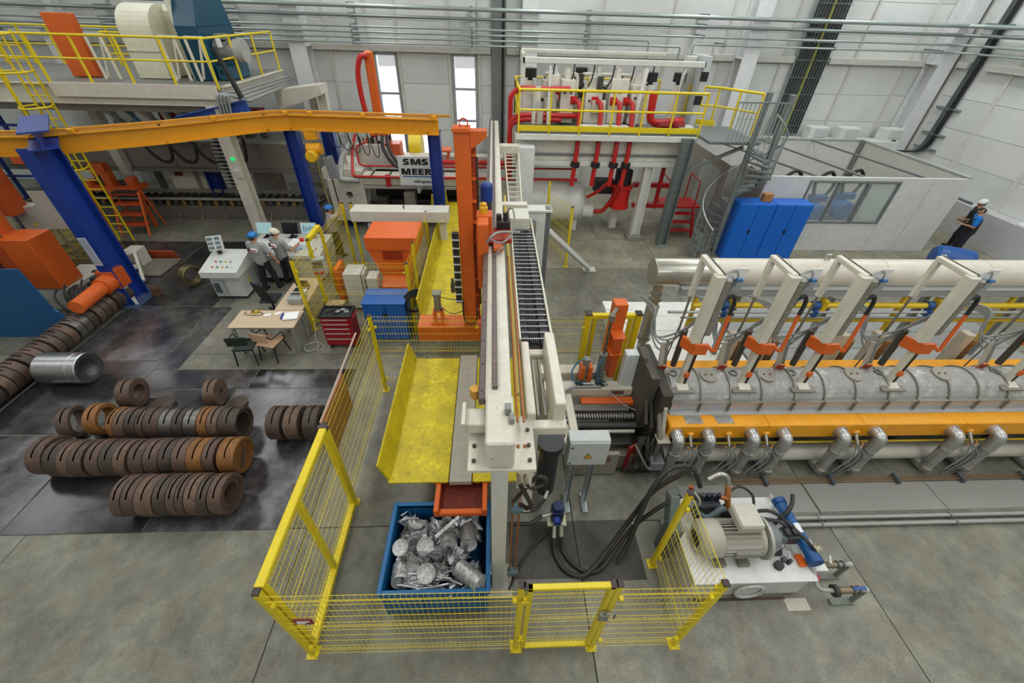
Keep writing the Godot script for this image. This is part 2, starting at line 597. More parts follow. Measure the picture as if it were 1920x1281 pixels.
	# steel columns along the wall
	for x in [-16.1, -7.35, 1.4, 10.15, 18.3]:
		var c = S("trim_%d" % (taken.get("trim", 0) + 1), mb().ibeam(V(x, 0, 19.6), V(x, 10.5, 19.6), 0.72, 0.62, 0.045, Vector3(0, 0, 1)), paint("#e4e5e6", 0.5))
		taken["trim"] = taken.get("trim", 0) + 1
		P(c, "stiffener_plate", mb().bb(x - 0.3, 5.3, 19.28, x + 0.3, 5.34, 19.95), paint("#e4e5e6", 0.5))
	# right hand wall, running towards the gallery
	var wr = S("wall_right", mb().bb(18.95, -0.1, -9, 19.3, 10.8, 20.3, 0.0), wm2)
	var dd = [-9.0, -6.0, -3.0, 0.0, 3.0, 6.0, 9.0, 11.7, 14.4, 16.95, 19.3, 20.0]
	for i in dd.size() - 1:
		for k in 9:
			var h0 = 1.2 + k * 1.03
			P(wr, "wall_panel", mb().bb(18.88, h0 + 0.006, dd[i] + 0.05, 18.96, h0 + 1.024, dd[i + 1] - 0.05, 0.004), [wm3, wm, wm2][(i + k) % 3])
		P(wr, "wall_post", mb().bb(18.8, 0, dd[i] - 0.06, 18.96, 10.5, dd[i] + 0.06), paint("#d9d9d2", 0.55))
	for q in [[-8.9, 18.0], [18.7, 19.2]]: P(wr, "girt", mb().bb(18.66, 5.25, q[0], 18.86, 5.47, q[1]), paint("#d6d6ce", 0.5))
	P(wr, "plinth", mb().bb(18.3, 0, -8.9, 18.9, 1.2, 19.9), paint("#c2c2c4", 0.6))
	S("wall_left", mb().bb(-24.3, -0.1, -9, -24, 10.8, 20.3, 0.0), wm)
	S("wall_front", mb().bb(-24.3, -0.1, -9.3, 19.3, 10.8, -9, 0.0), wm)
	S("ceiling", mb().bb(-24.3, 10.6, -9.3, 19.3, 10.9, 20.3, 0.0), paint("#d8d8d4", 0.7))
	# windows
	for wi in 3:
		var w: Array = wins[wi]
		var fr = mb()
		for x in [w[0] + 0.03, w[1] - 0.03]: fr.bb(x - 0.035, w[2], 19.96, x + 0.035, w[3], 20.3)
		for h in [w[2] + 0.03, w[3] - 0.03]: fr.bb(w[0], h - 0.03, 19.96, w[1], h + 0.03, 20.3)
		var wn = S("window_%d" % (wi + 1), fr, paint("#b8bcc2", 0.4, 0.3))
		var n: int = [3, 3, 1][wi]
		var gl = StandardMaterial3D.new()
		gl.albedo_color = Color(0.9, 0.94, 0.98, 0.12)
		gl.transparency = BaseMaterial3D.TRANSPARENCY_ALPHA
		gl.roughness = 0.05
		var hs = (w[3] - w[2]) / n
		for k in n:
			if k > 0: P(wn, "glazing_bar", mb().bb(w[0], w[2] + hs * k - 0.05, 19.98, w[1], w[2] + hs * k + 0.05, 20.2), paint("#aeb4bd", 0.4, 0.3))
			P(wn, "pane", mb().bb(w[0] + 0.06, w[2] + hs * k + 0.04, 20.1, w[1] - 0.06, w[2] + hs * (k + 1) - 0.04, 20.11, 0.0), gl)
	# the yard behind the windows
	S("floor_outside", mb().bb(-30, -0.4, 20.35, 24, -0.1, 70, 0.0), paint("#e6e4e0", 0.9, 0.0, "concrete", 0.3))

# ---- fences, scrap bin, gantry -------------------------------------------------
func fence_post(x, d, h, label):
	var y = paint("#e8cf1a", 0.42)
	var t = T("fence_post", label, "fence post", V(x, 0, d), "yellow fence posts")
	P(t, "post", mb().bb(x - 0.035, 0.01, d - 0.035, x + 0.035, h, d + 0.035), y)
	P(t, "cap", mb().bb(x - 0.037, h, d - 0.037, x + 0.037, h + 0.025, d + 0.037), paint("#3a2c2c", 0.5))
	P(t, "foot_plate", mb().bb(x - 0.075, 0.0, d - 0.07, x + 0.075, 0.012, d + 0.07), y)
	var b = mb()
	for s in [-1, 1]: b.cyl(V(x + s * 0.055, 0.01, d - 0.052), V(x + s * 0.055, 0.025, d - 0.052), 0.008, -1, 8)
	Q(t, "bolts", b, paint("#8a8a86", 0.4, 0.6))
	return t
func wire_mesh(a: Vector3, b: Vector3, h0, h1, pitch = 0.056):
	# welded wire panel with three folds
	var m = mb()
	var L = (b - a).length()
	var u = (b - a) / L
	var nn = Vector3(-u.z, 0, u.x)
	var hs = []
	var hh = h1 - h0
	var base = [0.0, 0.09, 0.105, 0.13, 0.155, 0.26, 0.36, 0.46, 0.54, 0.565, 0.59, 0.69, 0.78, 0.87, 0.935, 0.965, 1.0]
	for k in base: hs.append(h0 + hh * k)
	var off = [0, 0, 0, 0.03, 0, 0, 0, 0, 0, 0.03, 0, 0, 0, 0, 0, 0.03, 0]
	for k in hs.size():
		if k == 1: continue
		var o = nn * off[k] + Vector3(0, hs[k], 0)
		m.wire(a + o, b + o, 0.0042)
	var n = int(L / pitch)
	for i in n + 1:
		var p = a + u * (L * i / n)
		for k in hs.size() - 1:
			if off[k] == off[k + 1] and k < hs.size() - 2 and off[k + 2] == off[k + 1] and false: continue
			m.wire(p + nn * off[k] + Vector3(0, hs[k], 0), p + nn * off[k + 1] + Vector3(0, hs[k + 1], 0), 0.0032)
	return m
func fence_panel(x0, d0, x1, d1, h0, h1, label):
	var t = T("wire_fence", label, "wire fence", V((x0 + x1) / 2, h0, (d0 + d1) / 2), "yellow wire fence panels")
	Q(t, "wire_mesh", wire_mesh(V(x0, 0, d0), V(x1, 0, d1), h0, h1), paint("#e2ca20", 0.45, 0.0, ""))
	var c = mb()
	for q in [[x0, d0, x1, d1], [x1, d1, x0, d0]]:
		var v = V(q[2] - q[0], 0, q[3] - q[1]).normalized()
		for h in [h0 + 0.25, h1 - 0.25]: c.box(V(q[0], h, q[1]) + v * 0.03, Vector3(0.05, 0.05, 0.05))
	Q(t, "clamps", c, paint("#e8cf1a", 0.42))
	return t
func fence_zone():
	var y = paint("#e8cf1a", 0.42)
	fence_post(-2.36, 1.68, 2.03, "yellow corner fence post nearest the scrap bin's low front side")
	fence_post(-2.36, 3.79, 2.03, "yellow fence post between the framed gate and the panel with the brown board")
	fence_post(-2.37, 6.45, 2.0, "yellow fence post behind the yellow chute beside the red tool cabinet")
	fence_post(0.286, 1.67, 2.05, "yellow fence post carrying the hinges of the small mesh gate")
	fence_post(1.288, 1.655, 2.05, "yellow fence post carrying the latch of the small mesh gate")
	fence_post(2.415, 1.645, 2.0, "yellow corner fence post by the white oil tank's round hatch")
	fence_post(2.435, 2.67, 2.0, "yellow fence post between the grey electric motor and the black hoses")
	fence_panel(-2.32, 1.66, 0.25, 1.64, 0.08, 1.97, "yellow wire mesh panel in front of the blue scrap bin")
	fence_panel(1.33, 1.63, 2.38, 1.62, 0.08, 1.97, "yellow wire mesh panel between the gate latch and the oil tank corner")
	fence_panel(2.45, 1.68, 2.46, 2.64, 0.08, 1.97, "yellow wire mesh panel beside the grey electric motor")
	fence_panel(-2.4, 3.83, -2.4, 6.41, 0.08, 1.97, "yellow wire mesh panel with a brown board tied behind it")
	fence_panel(-2.33, 6.47, -0.3, 6.47, 0.08, 1.97, "yellow wire mesh panel crossing behind the yellow chute")
	fence_panel(0.95, 6.45, 1.82, 6.45, 0.08, 1.97, "yellow wire mesh panel crossing the grey floor beside the gantry")
	# small swing gate
	var g = T("mesh_gate", "small yellow wire mesh gate in a welded frame with latch", "gate", V(0.79, 0.1, 1.65))
	P(g, "top_rail", mb().bb(0.34, 2.0, 1.62, 1.25, 2.06, 1.68), y)
	P(g, "bottom_rail", mb().bb(0.34, 0.1, 1.62, 1.25, 0.16, 1.68), y)
	P(g, "stile", mb().bb(0.34, 0.1, 1.62, 0.4, 2.06, 1.68), y)
	P(g, "stile", mb().bb(1.19, 0.1, 1.62, 1.25, 2.06, 1.68), y)
	P(g, "corner_cap", mb().bb(1.2, 2.06, 1.61, 1.27, 2.075, 1.69), paint("#3a2c2c", 0.5))
	P(g, "corner_cap", mb().bb(0.3, 2.06, 1.61, 0.35, 2.075, 1.69), paint("#3a2c2c", 0.5))
	Q(g, "wire_mesh", wire_mesh(V(0.4, 0, 1.65), V(1.19, 0, 1.65), 0.18, 1.98), paint("#e2ca20", 0.45, 0.0, ""))
	P(g, "latch", mb().bb(1.17, 1.25, 1.56, 1.28, 1.42, 1.62).pipe([V(1.22, 1.42, 1.58), V(1.22, 1.5, 1.56), V(1.33, 1.5, 1.56), V(1.33, 1.36, 1.56)], 0.014), paint("#a9a8a2", 0.35, 0.8))
	var hg = mb()
	for h in [0.45, 1.7]: hg.cyl(V(0.325, h, 1.62), V(0.325, h + 0.14, 1.62), 0.022).box(V(0.325, h + 0.07, 1.6), Vector3(0.08, 0.06, 0.02))
	Q(g, "hinges", hg, y)
	# framed sliding gate on the left
	var f = T("framed_gate", "long yellow framed mesh gate with a middle stile and a red sign", "gate", V(-2.36, 0.05, 2.7))
	P(f, "top_rail", mb().bb(-2.41, 1.97, 1.72, -2.31, 2.05, 3.75), y)
	P(f, "bottom_rail", mb().bb(-2.41, 0.06, 1.72, -2.31, 0.15, 3.75), y)
	P(f, "stile", mb().bb(-2.4, 0.1, 2.66, -2.32, 2.0, 2.73), y)
	P(f, "stile", mb().bb(-2.4, 0.1, 1.73, -2.32, 2.0, 1.8), y)
	P(f, "stile", mb().bb(-2.4, 0.1, 3.68, -2.32, 2.0, 3.75), y)
	Q(f, "wire_mesh", wire_mesh(V(-2.36, 0, 1.8), V(-2.36, 0, 2.66), 0.16, 1.96), paint("#e2ca20", 0.45, 0.0, ""))
	Q(f, "wire_mesh", wire_mesh(V(-2.36, 0, 2.73), V(-2.36, 0, 3.68), 0.16, 1.96), paint("#e2ca20", 0.45, 0.0, ""))
	var sg = P(f, "sign", mb().bb(-2.18, 1.28, 1.62, -1.98, 1.42, 1.63, 0.0), paint("#8c2a22", 0.5), "small dark red warning sign")
	Q(sg, "lettering", mb().bb(-2.15, 1.36, 1.612, -2.01, 1.375, 1.62, 0.0).bb(-2.15, 1.31, 1.612, -2.06, 1.33, 1.62, 0.0), paint("#e8e0da", 0.5, 0, ""))
	P(f, "rubber_stop", mb().bb(-2.44, 1.98, 3.72, -2.3, 2.06, 3.78), paint("#4a4450", 0.6))
	for d in [1.85, 3.6]: P(f, "wheel", mb().cyl(V(-2.39, 0.045, d), V(-2.33, 0.045, d), 0.045, -1, 14), paint("#2a2a2a", 0.6))
	one("brown_board", "brown hardboard sheet tied behind the left mesh panel", "board", mb().bb(-2.455, 1.2, 3.86, -2.43, 1.98, 4.9), paint("#9c6742", 0.6, 0, "grime", 0.8))
	one("wooden_batten", "thin pale batten leaning along the outside of the left mesh panel", "batten", mb().bar(V(-2.47, 1.95, 3.9), V(-2.47, 2.02, 5.9), 0.03, 0.02), paint("#b9a596", 0.6))
	# yellow portal behind the shear
	var pt = T("portal_frame", "thick yellow portal frame with black caps behind the orange column", "portal frame", V(2.4, 0, 6.5))
	for x in [1.86, 2.86]:
		P(pt, "leg", mb().bb(x - 0.06, 0.012, 6.43, x + 0.06, 2.02, 6.57), y)
		P(pt, "inner_leg", mb().bb(x + (0.1 if x < 2 else -0.18), 0.05, 6.46, x + (0.18 if x < 2 else -0.1), 2.0, 6.54), paint("#d8bf18", 0.45))
		P(pt, "cap", mb().bb(x - 0.065, 2.02, 6.42, x + 0.065, 2.05, 6.58), paint("#37302e", 0.5))
		P(pt, "foot_plate", mb().bb(x - 0.1, 0, 6.4, x + 0.1, 0.012, 6.6), y)
	P(pt, "lintel", mb().bb(1.92, 1.92, 6.45, 2.8, 2.02, 6.55), y)
	Q(pt, "wire_mesh", wire_mesh(V(2.06, 0, 6.5), V(2.66, 0, 6.5), 0.1, 1.9, 0.09), paint("#e2ca20", 0.45, 0.0, ""))

func bin_zone():
	# blue tipping bin
	var blue = paint("#1467a3", 0.42, 0.0, "worn", 0.7)
	var t = T("tipping_bin", "blue steel tipping bin full of aluminium scrap behind the mesh fence", "bin", V(-0.72, 0, 2.65))
	var x0 = -1.44; var x1 = -0.09; var d0 = 2.07; var d1 = 3.24; var th = 0.02
	P(t, "side_wall", mb().bb(x0, 0.14, d0, x0 + th, 0.85, d1), blue)
	P(t, "side_wall", mb().bb(x1 - th, 0.14, d0, x1, 0.85, d1), blue)
	P(t, "front_wall", mb().bb(x0 + th, 0.14, d0, x1 - th, 0.85, d0 + th), blue)
	P(t, "back_wall", mb().bb(x0 + th, 0.14, d1 - th, x1 - th, 0.85, d1), blue)
	P(t, "bottom", mb().bb(x0, 0.12, d0, x1, 0.15, d1), blue)
	var r = mb()
	r.bb(x0 - 0.04, 0.8, d0 - 0.04, x0 + 0.02, 0.87, d1 + 0.04).bb(x1 - 0.02, 0.8, d0 - 0.04, x1 + 0.04, 0.87, d1 + 0.04)
	r.bb(x0 + 0.02, 0.8, d0 - 0.04, x1 - 0.02, 0.87, d0 + 0.02).bb(x0 + 0.02, 0.8, d1 - 0.02, x1 - 0.02, 0.87, d1 + 0.04)
	P(t, "rim", r, blue)
	for x in [-1.2, -0.34]: P(t, "fork_pocket", mb().bb(x - 0.1, 0.0, d0 + 0.05, x + 0.1, 0.12, d1 - 0.05), paint("#115a90", 0.45))
	for x in [-1.44, -0.96, -0.48, -0.12]: P(t, "rib", mb().bb(x, 0.14, d0 - 0.03, x + 0.03, 0.8, d0), blue)
	# scrap: billet butts
	var al = paint("#d3d2ce", 0.38, 0.6, "alloy", 2.2)
	var aw = paint("#e6e5e1", 0.5, 0.25, "alloy", 3.0)
	var ad = paint("#a5a19c", 0.45, 0.5, "alloy", 2.0)
	var butts = [[-1.16, 0.72, 2.94, 0.25, 0.7, -0.3, 0.115, 0.22], [-1.28, 0.74, 2.66, -0.1, 0.95, 0.25, 0.115, 0.16], [-0.95, 0.78, 2.66, 0.1, 0.9, 0.35, 0.12, 0.2],
		[-0.87, 0.79, 2.3, -0.1, 0.92, 0.3, 0.125, 0.2], [-1.24, 0.72, 2.34, 0.1, 0.3, 0.9, 0.12, 0.28], [-0.64, 0.74, 2.74, 0.1, 0.5, 0.8, 0.125, 0.26], [-0.36, 0.76, 2.8, 0.05, 0.35, 0.95, 0.12, 0.32],
		[-0.32, 0.82, 2.25, 0.7, 0.25, 0.62, 0.115, 0.42], [-1.1, 0.72, 2.46, 0.4, 0.6, 0.5, 0.11, 0.2], [-0.68, 0.68, 2.98, -0.2, 0.8, -0.2, 0.11, 0.2], [-0.92, 0.64, 2.55, 0.3, 0.9, 0.1, 0.12, 0.2], [-1.05, 0.62, 2.86, 0.9, 0.2, 0.1, 0.12, 0.25]]
	for i in butts.size():
		var b = butts[i]
		var ax = Vector3(b[3], b[4], b[5]).normalized()
		var c = V(b[0], b[1], b[2])
		var a0 = c - ax * b[7] * 0.5
		var bt = T("billet_butt", ["round aluminium billet butt with a dished white end lying in the blue bin", "stubby grey aluminium billet end lying in the blue bin"][0 if i < 4 else 1], "metal scrap", c, ["dished billet butts in the bin", "grey billet ends in the bin"][0 if i < 4 else 1])
		var rr = b[6]
		P(bt, "body", mb().lathe([Vector2(0.0, 0), Vector2(rr * 0.9, 0), Vector2(rr, 0.02), Vector2(rr, b[7] - 0.03), Vector2(rr * 0.96, b[7])], a0, ax, 22), al if i % 3 else ad)
		P(bt, "end_face", mb().lathe([Vector2(rr * 0.96, b[7]), Vector2(rr * 0.78, b[7] - 0.012), Vector2(rr * 0.7, b[7] - 0.03), Vector2(0.0, b[7] - 0.022)], a0, ax, 22, false), aw)
	# scrap: crumpled foil and strip
	var rng = RandomNumberGenerator.new()
	rng.seed = 4
	var foil = paint("#eeeeef", 0.3, 0.5, "alloy", 3.0)
	var shapes = []
	for k in 4:
		var m = mb()
		var pts = []
		for j in 26: pts.append(Vector3(rng.randfn(), rng.randfn() * 0.6, rng.randfn()).normalized() * rng.randf_range(0.05, 0.16))
		for j in 34:
			var a = pts[rng.randi() % 26]; var b = pts[rng.randi() % 26]; var c = pts[rng.randi() % 26]
			if a == b or b == c or a == c: continue
			m.face([a, b, c], Vector3.ZERO)
			m.face([a + Vector3(0, 0.003, 0), b + Vector3(0, 0.003, 0), c + Vector3(0, 0.003, 0)], Vector3(0, 1, 0))
		shapes.append(m.mesh())
	for i in 90:
		var o = MeshInstance3D.new()
		o.mesh = shapes[i % 4]
		o.material_override = foil if i % 5 else ad
		o.name = numbered("crumpled_foil")
		add_child(o)
		o.position = V(rng.randf_range(-1.28, -0.24), 0.6 + rng.randf() * 0.16, rng.randf_range(2.22, 3.08))
		o.rotation = Vector3(rng.randf() * 6, rng.randf() * 6, rng.randf() * 6)
		tag(o, "crumpled shiny aluminium sheet scrap in the blue bin", "metal scrap", "crumpled sheet scrap in the bin")
	for i in 18:
		var x = rng.randf_range(-1.2, -0.3); var d = rng.randf_range(2.16, 3.05)
		if i < 9: d = rng.randf_range(2.13, 2.3); x = rng.randf_range(-1.05, -0.75)
		var ang = rng.randf_range(-0.5, 0.5) if i < 9 else rng.randf() * PI
		var v = Vector3(cos(ang), rng.randf_range(-0.1, 0.1), sin(ang) * 0.35 if i < 9 else sin(ang))
		var L = rng.randf_range(0.2, 0.32)
		var c = V(x, 0.72 + rng.randf() * 0.06, d)
		one("metal_offcut", "bent shiny aluminium strip offcut lying in the blue bin", "metal scrap", mb().tube(MB.smooth([c - v * L, c - v * L * 0.3 + Vector3(0, 0.03, 0), c + v * L * 0.3, c + v * L], 4), 0.016, 6), foil, "aluminium strip offcuts in the bin")
	one("flat_bar", "straight flat aluminium bar lying across the scrap in the bin", "metal scrap", mb().bar(V(-0.82, 0.84, 2.76), V(-0.5, 0.94, 3.0), 0.05, 0.012), aw)

func gantry_zone():
	var w = paint("#e2dfd3", 0.45, 0.0, "worn", 0.35)
	var yel = paint("#e3cf1e", 0.5, 0.0, "yellow_worn", 0.3)
	var orange = paint("#dc6420", 0.42)
	var rail = paint("#7d6d67", 0.4, 0.4, "steel", 1.0)
	# yellow chute, near part
	var t = T("yellow_chute", "wide worn yellow sheet metal chute with pale centre bar above the scrap bin", "chute", V(-0.6, 1.0, 4.9))
	P(t, "floor_sheet", mb().bb(-1.57, 1.07, 3.46, -0.68, 1.1, 6.25, 0.004), yel)
	P(t, "side_sheet", mb().ext_d([Vector2(-1.57, 1.07), Vector2(-1.545, 1.1), Vector2(-1.66, 1.47), Vector2(-1.69, 1.46)], 3.5, 6.27), yel)
	P(t, "floor_sheet", mb().ext_h([Vector2(-0.32, 3.46), Vector2(0.36, 3.46), Vector2(0.47, 3.6), Vector2(0.47, 6.25), Vector2(-0.32, 6.25)], 1.07, 1.1), yel)
	P(t, "centre_bar", mb().bb(-0.665, 1.04, 3.44, -0.335, 1.13, 6.31, 0.006), paint("#bcb8ab", 0.5, 0.2, "worn", 1.2), "pale scratched steel bar")
	var u = mb()
	for x in [-1.5, -0.75, -0.25, 0.38]: u.bb(x - 0.03, 0.98, 3.5, x + 0.03, 1.07, 6.2)
	PX(t, "runner", u, yel)
	for q in [[-1.48, 5.9], [0.3, 5.9], [-1.48, 4.6], [0.3, 4.6]]: P(t, "leg", mb().bb(q[0] - 0.05, 0, q[1] - 0.05, q[0] + 0.05, 0.98, q[1] + 0.05), yel)
	# yellow chute, far part
	var t2 = T("yellow_chute", "long yellow sheet metal chute running away under the orange mast", "chute", V(-0.9, 1.0, 11.0))
	P(t2, "floor_sheet", mb().bb(-1.66, 1.07, 7.72, -0.1, 1.1, 14.85, 0.004), yel)
	P(t2, "side_sheet", mb().ext_d([Vector2(-1.68, 1.07), Vector2(-1.65, 1.1), Vector2(-1.69, 1.55), Vector2(-1.72, 1.55)], 7.72, 14.88), yel)
	P(t2, "centre_strip", mb().bb(-0.62, 1.1, 12.6, -0.42, 1.13, 14.8, 0.004), paint("#c8c4b4", 0.5))
	for d in [8.2, 10.5, 12.8, 14.6]:
		for x in [-1.6, -0.2]: P(t2, "leg", mb().bb(x - 0.05, 0, d - 0.05, x + 0.05, 1.07, d + 0.05), yel)
	# orange tipping trough between chute and bin
	var c = T("tipping_trough", "orange rusty steel tipping trough under the chute lip above the bin", "trough", V(-0.45, 0.88, 3.4))
	P(c, "side_plate", mb().bb(-0.86, 0.9, 3.02, -0.79, 1.06, 3.75), orange)
	P(c, "side_plate", mb().bb(-0.17, 0.9, 3.02, -0.1, 1.06, 3.75), orange)
	P(c, "bed", mb().bb(-0.79, 0.9, 3.1, -0.17, 0.94, 3.75), paint("#8a3a20", 0.6, 0.2, "rust", 1.5))
	P(c, "lip", mb().bb(-0.79, 0.9, 3.02, -0.17, 0.99, 3.1), orange)
	PX(c, "bracket", mb().bb(-0.9, 0.95, 3.5, -0.86, 1.04, 3.7).bb(-0.1, 0.95, 3.5, -0.06, 1.04, 3.7), orange)
	# the gantry: long white beam along the hall on columns
	var g = T("transfer_gantry", "long white transfer gantry beam with rails standing over the yellow chute", "gantry", V(0.05, 0, 9))
	P(g, "beam", mb().bb(-0.1, 3.1, 2.95, 0.19, 3.42, 16.8), w)
	P(g, "rail", mb().bb(-0.16, 3.36, 2.93, -0.09, 3.46, 16.8), rail, "brown guide rail with bolt heads")
	P(g, "rail", mb().bb(-0.015, 3.42, 3.1, 0.045, 3.47, 16.8), rail, "brown guide rail with bolt heads")
	var bo = mb()
	for k in 30: bo.cyl(V(-0.12, 3.46, 3.05 + k * 0.42), V(-0.12, 3.468, 3.05 + k * 0.42), 0.012, -1, 6)
	Q(g, "rail_bolts", bo, paint("#3d3836", 0.5))
	P(g, "head_block", mb().bb(-0.08, 3.12, 2.33, 0.2, 3.5, 2.95, 0.02), w)
	P(g, "base_plate", mb().bb(-0.26, 3.05, 2.32, 0.42, 3.1, 3.0), w)
	PX(g, "bracket", mb().bb(-0.3, 3.16, 2.72, -0.08, 3.3, 2.95).bb(-0.33, 3.2, 2.68, -0.29, 3.36, 2.98), w)
	P(g, "bumper", mb().cyl(V(-0.2, 3.3, 3.12), V(-0.2, 3.42, 3.12), 0.055, -1, 18), paint("#d79a3a", 0.5), "round amber rubber bumper")
	PX(g, "limit_switch", mb().bb(0.11, 3.5, 2.66, 0.17, 3.6, 2.75).bb(0.15, 3.5, 2.55, 0.2, 3.58, 2.64), paint("#8b8b88", 0.5))
	var pb = mb()
	for q in [[-0.2, 2.42], [-0.2, 2.6], [-0.2, 2.8], [0.36, 2.42], [0.36, 2.6], [0.36, 2.8]]: pb.cyl(V(q[0], 3.1, q[1]), V(q[0], 3.125, q[1]), 0.022, -1, 6)
	Q(g, "plate_bolts", pb, paint("#4b443e", 0.5, 0.4))
	P(g, "column", mb().bb(-0.03, 0.02, 2.38, 0.15, 3.05, 2.56), paint("#d4d3cc", 0.45))
	P(g, "gusset", mb().bb(-0.16, 2.9, 2.42, 0.3, 3.05, 2.54), w)
	P(g, "foot", mb().bb(-0.14, 0, 2.25, 0.26, 0.03, 2.72), paint("#bdb9ad", 0.5))
	P(g, "column", mb().bb(0.72, 0.02, 8.75, 1.16, 3.15, 9.05), paint("#dfe1e0", 0.4))
	P(g, "cable_duct", mb().bb(1.16, 0.4, 8.78, 1.28, 3.22, 9.0), paint("#6f7375", 0.5))
	P(g, "column_cap", mb().bb(0.7, 3.15, 8.72, 1.3, 3.2, 9.08), paint("#cfd0c4", 0.4))
	P(g, "conduit", mb().pipe([V(0.6, 3.0, 8.7), V(0.94, 3.0, 8.7), V(0.94, 1.6, 8.7)], 0.018, 0.08), paint("#9da1a0", 0.4, 0.5))
	P(g, "column", mb().bb(0.74, 0.02, 13.6, 1.3, 3.3, 14.1), paint("#e4e6e6", 0.4))
	P(g, "brace", mb().bar(V(1.3, 2.5, 9.3), V(3.15, 0.03, 11.9), 0.16, 0.12), paint("#e4e4e0", 0.4))
	P(g, "brace_foot", mb().bb(2.95, 0, 11.75, 3.35, 0.02, 12.05), paint("#cfcec8", 0.5))
	PX(g, "cross_arm", mb().bb(0.19, 3.12, 13.5, 0.8, 3.36, 13.8).bb(0.19, 3.1, 8.8, 0.75, 3.3, 9.0), w)
	# yellow strip rail to the right of the beam, copper tubes
	P(g, "grease_rail", mb().bb(0.235, 3.2, 3.2, 0.29, 3.26, 9.5), paint("#c9b342", 0.5))
	for x in [0.245, 0.31]: P(g, "copper_tube", mb().cyl(V(x, 3.3, 2.75), V(x, 3.3, 6.4), 0.013, -1, 8), paint("#b5713f", 0.35, 0.6))
	# right side frame: open box of white channels, carries the cable chain
	PX(g, "side_frame", mb().bb(0.36, 2.9, 2.95, 0.46, 3.2, 4.2).bb(0.66, 2.9, 2.95, 0.78, 3.35, 4.2).bb(0.3, 2.95, 2.85, 0.8, 3.08, 2.97).bb(0.36, 2.95, 4.1, 0.8, 3.05, 4.22).bb(0.19, 2.98, 2.88, 0.36, 3.06, 2.96), w)
	PX(g, "side_frame_rails", mb().bb(0.5, 2.9, 3.1, 0.53, 3.0, 4.1).bb(0.58, 2.9, 3.1, 0.61, 3.0, 4.1), paint("#a9a597", 0.5, 0.2))
	P(g, "side_post", mb().bb(0.38, 1.2, 2.9, 0.5, 2.95, 3.02), paint("#cfcec7", 0.45))
	P(g, "valve_plate", mb().bb(0.24, 2.6, 2.42, 0.4, 3.05, 2.46), w)
	# cable chain tray
	var k = T("cable_chain", "black cable carrier chain with pale crossbars beside the gantry beam", "cable chain", V(0.55, 2.9, 6.0))
	PX(k, "tray", mb().bb(0.34, 2.98, 4.25, 0.37, 3.2, 13.4).bb(0.78, 2.98, 4.25, 0.81, 3.16, 8.4), paint("#d8d4c4", 0.5))
	P(k, "chain_floor", mb().bb(0.38, 3.0, 4.25, 0.77, 3.03, 8.0), paint("#3a3a3a", 0.6))
	P(k, "belt", mb().bb(0.38, 3.04, 4.25, 0.48, 3.12, 8.0), paint("#26272a", 0.6))
	P(k, "belt", mb().bb(0.64, 3.04, 4.25, 0.76, 3.12, 8.0), paint("#26272a", 0.6))
	for i in 27: P(k, "crossbar", mb().bb(0.38, 3.13, 4.32 + i * 0.14, 0.77, 3.145, 4.336 + i * 0.14), paint("#b4b4b0", 0.4, 0.3))
	var cb = mb()
	for i in 5: cb.cyl(V(0.5 + i * 0.03, 3.08, 4.3), V(0.5 + i * 0.03, 3.08, 8.0), 0.011, -1, 6)
	Q(k, "cables", cb, paint("#3b3d42", 0.6))
	for i in 14: P(k, "upper_rung", mb().bb(0.36, 3.12, 8.6 + i * 0.36, 0.66, 3.15, 8.63 + i * 0.36), paint("#d8d4c4", 0.5))
	P(k, "side_rail", mb().bar(V(0.62, 3.15, 8.4), V(0.78, 3.15, 13.5), 0.04, 0.1), paint("#cfcab8", 0.5))
	one("junction_box", "small pale grey junction box on the gantry above the cable chain", "junction box", mb().bb(0.32, 3.16, 7.8, 0.72, 3.4, 8.35), paint("#d4d2c4", 0.45))
	# orange carriage with mast
	var m = T("transfer_carriage", "orange carriage with tall mast and clamp beam riding on the white gantry", "carriage", V(-0.5, 1.0, 7.2))
	P(m, "mast", mb().bb(-0.62, 1.3, 7.0, -0.36, 5.12, 7.22), orange)
	P(m, "mast_flange", mb().bb(-0.36, 1.4, 7.16, -0.28, 5.0, 7.2), paint("#a8401a", 0.45))
	for i in 9: P(m, "mast_rib", mb().bb(-0.36, 1.7 + i * 0.38, 7.04, -0.29, 1.72 + i * 0.38, 7.18), orange)
	P(m, "mast_rail", mb().bb(-0.29, 1.8, 7.15, -0.25, 4.7, 7.2), paint("#53443c", 0.4, 0.5))
	P(m, "mast_head", mb().ext_d([Vector2(-0.36, 5.12), Vector2(-0.1, 5.12), Vector2(-0.1, 5.03), Vector2(-0.36, 4.85)], 7.0, 7.22).bb(-0.64, 5.1, 6.96, -0.36, 5.16, 7.26), orange)
	P(m, "lifting_eye", mb().lathe([Vector2(0.055, -0.012), Vector2(0.075, -0.012), Vector2(0.075, 0.012), Vector2(0.055, 0.012), Vector2(0.055, -0.012)], V(-0.46, 5.21, 7.1), Vector3(0, 0, 1), 18), paint("#c2462a", 0.4))
	P(m, "clamp_beam", mb().bb(-1.62, 0.92, 7.02, -0.1, 1.3, 7.5), orange)
	var cb2 = mb()
	for i in 8:
		for d in [7.1, 7.4]: cb2.cyl(V(-0.95 + i * 0.11, 1.3, d), V(-0.95 + i * 0.11, 1.308, d), 0.014, -1, 6)
	Q(m, "beam_bolts", cb2, paint("#6a2c18", 0.5))
	PX(m, "stop_bracket", mb().bb(-1.28, 1.3, 7.12, -1.22, 1.62, 7.32).bb(-1.12, 1.3, 7.12, -1.06, 1.62, 7.32).bb(-1.34, 1.3, 7.1, -1.0, 1.34, 7.36).bb(-1.26, 1.58, 7.14, -1.08, 1.62, 7.3), orange)
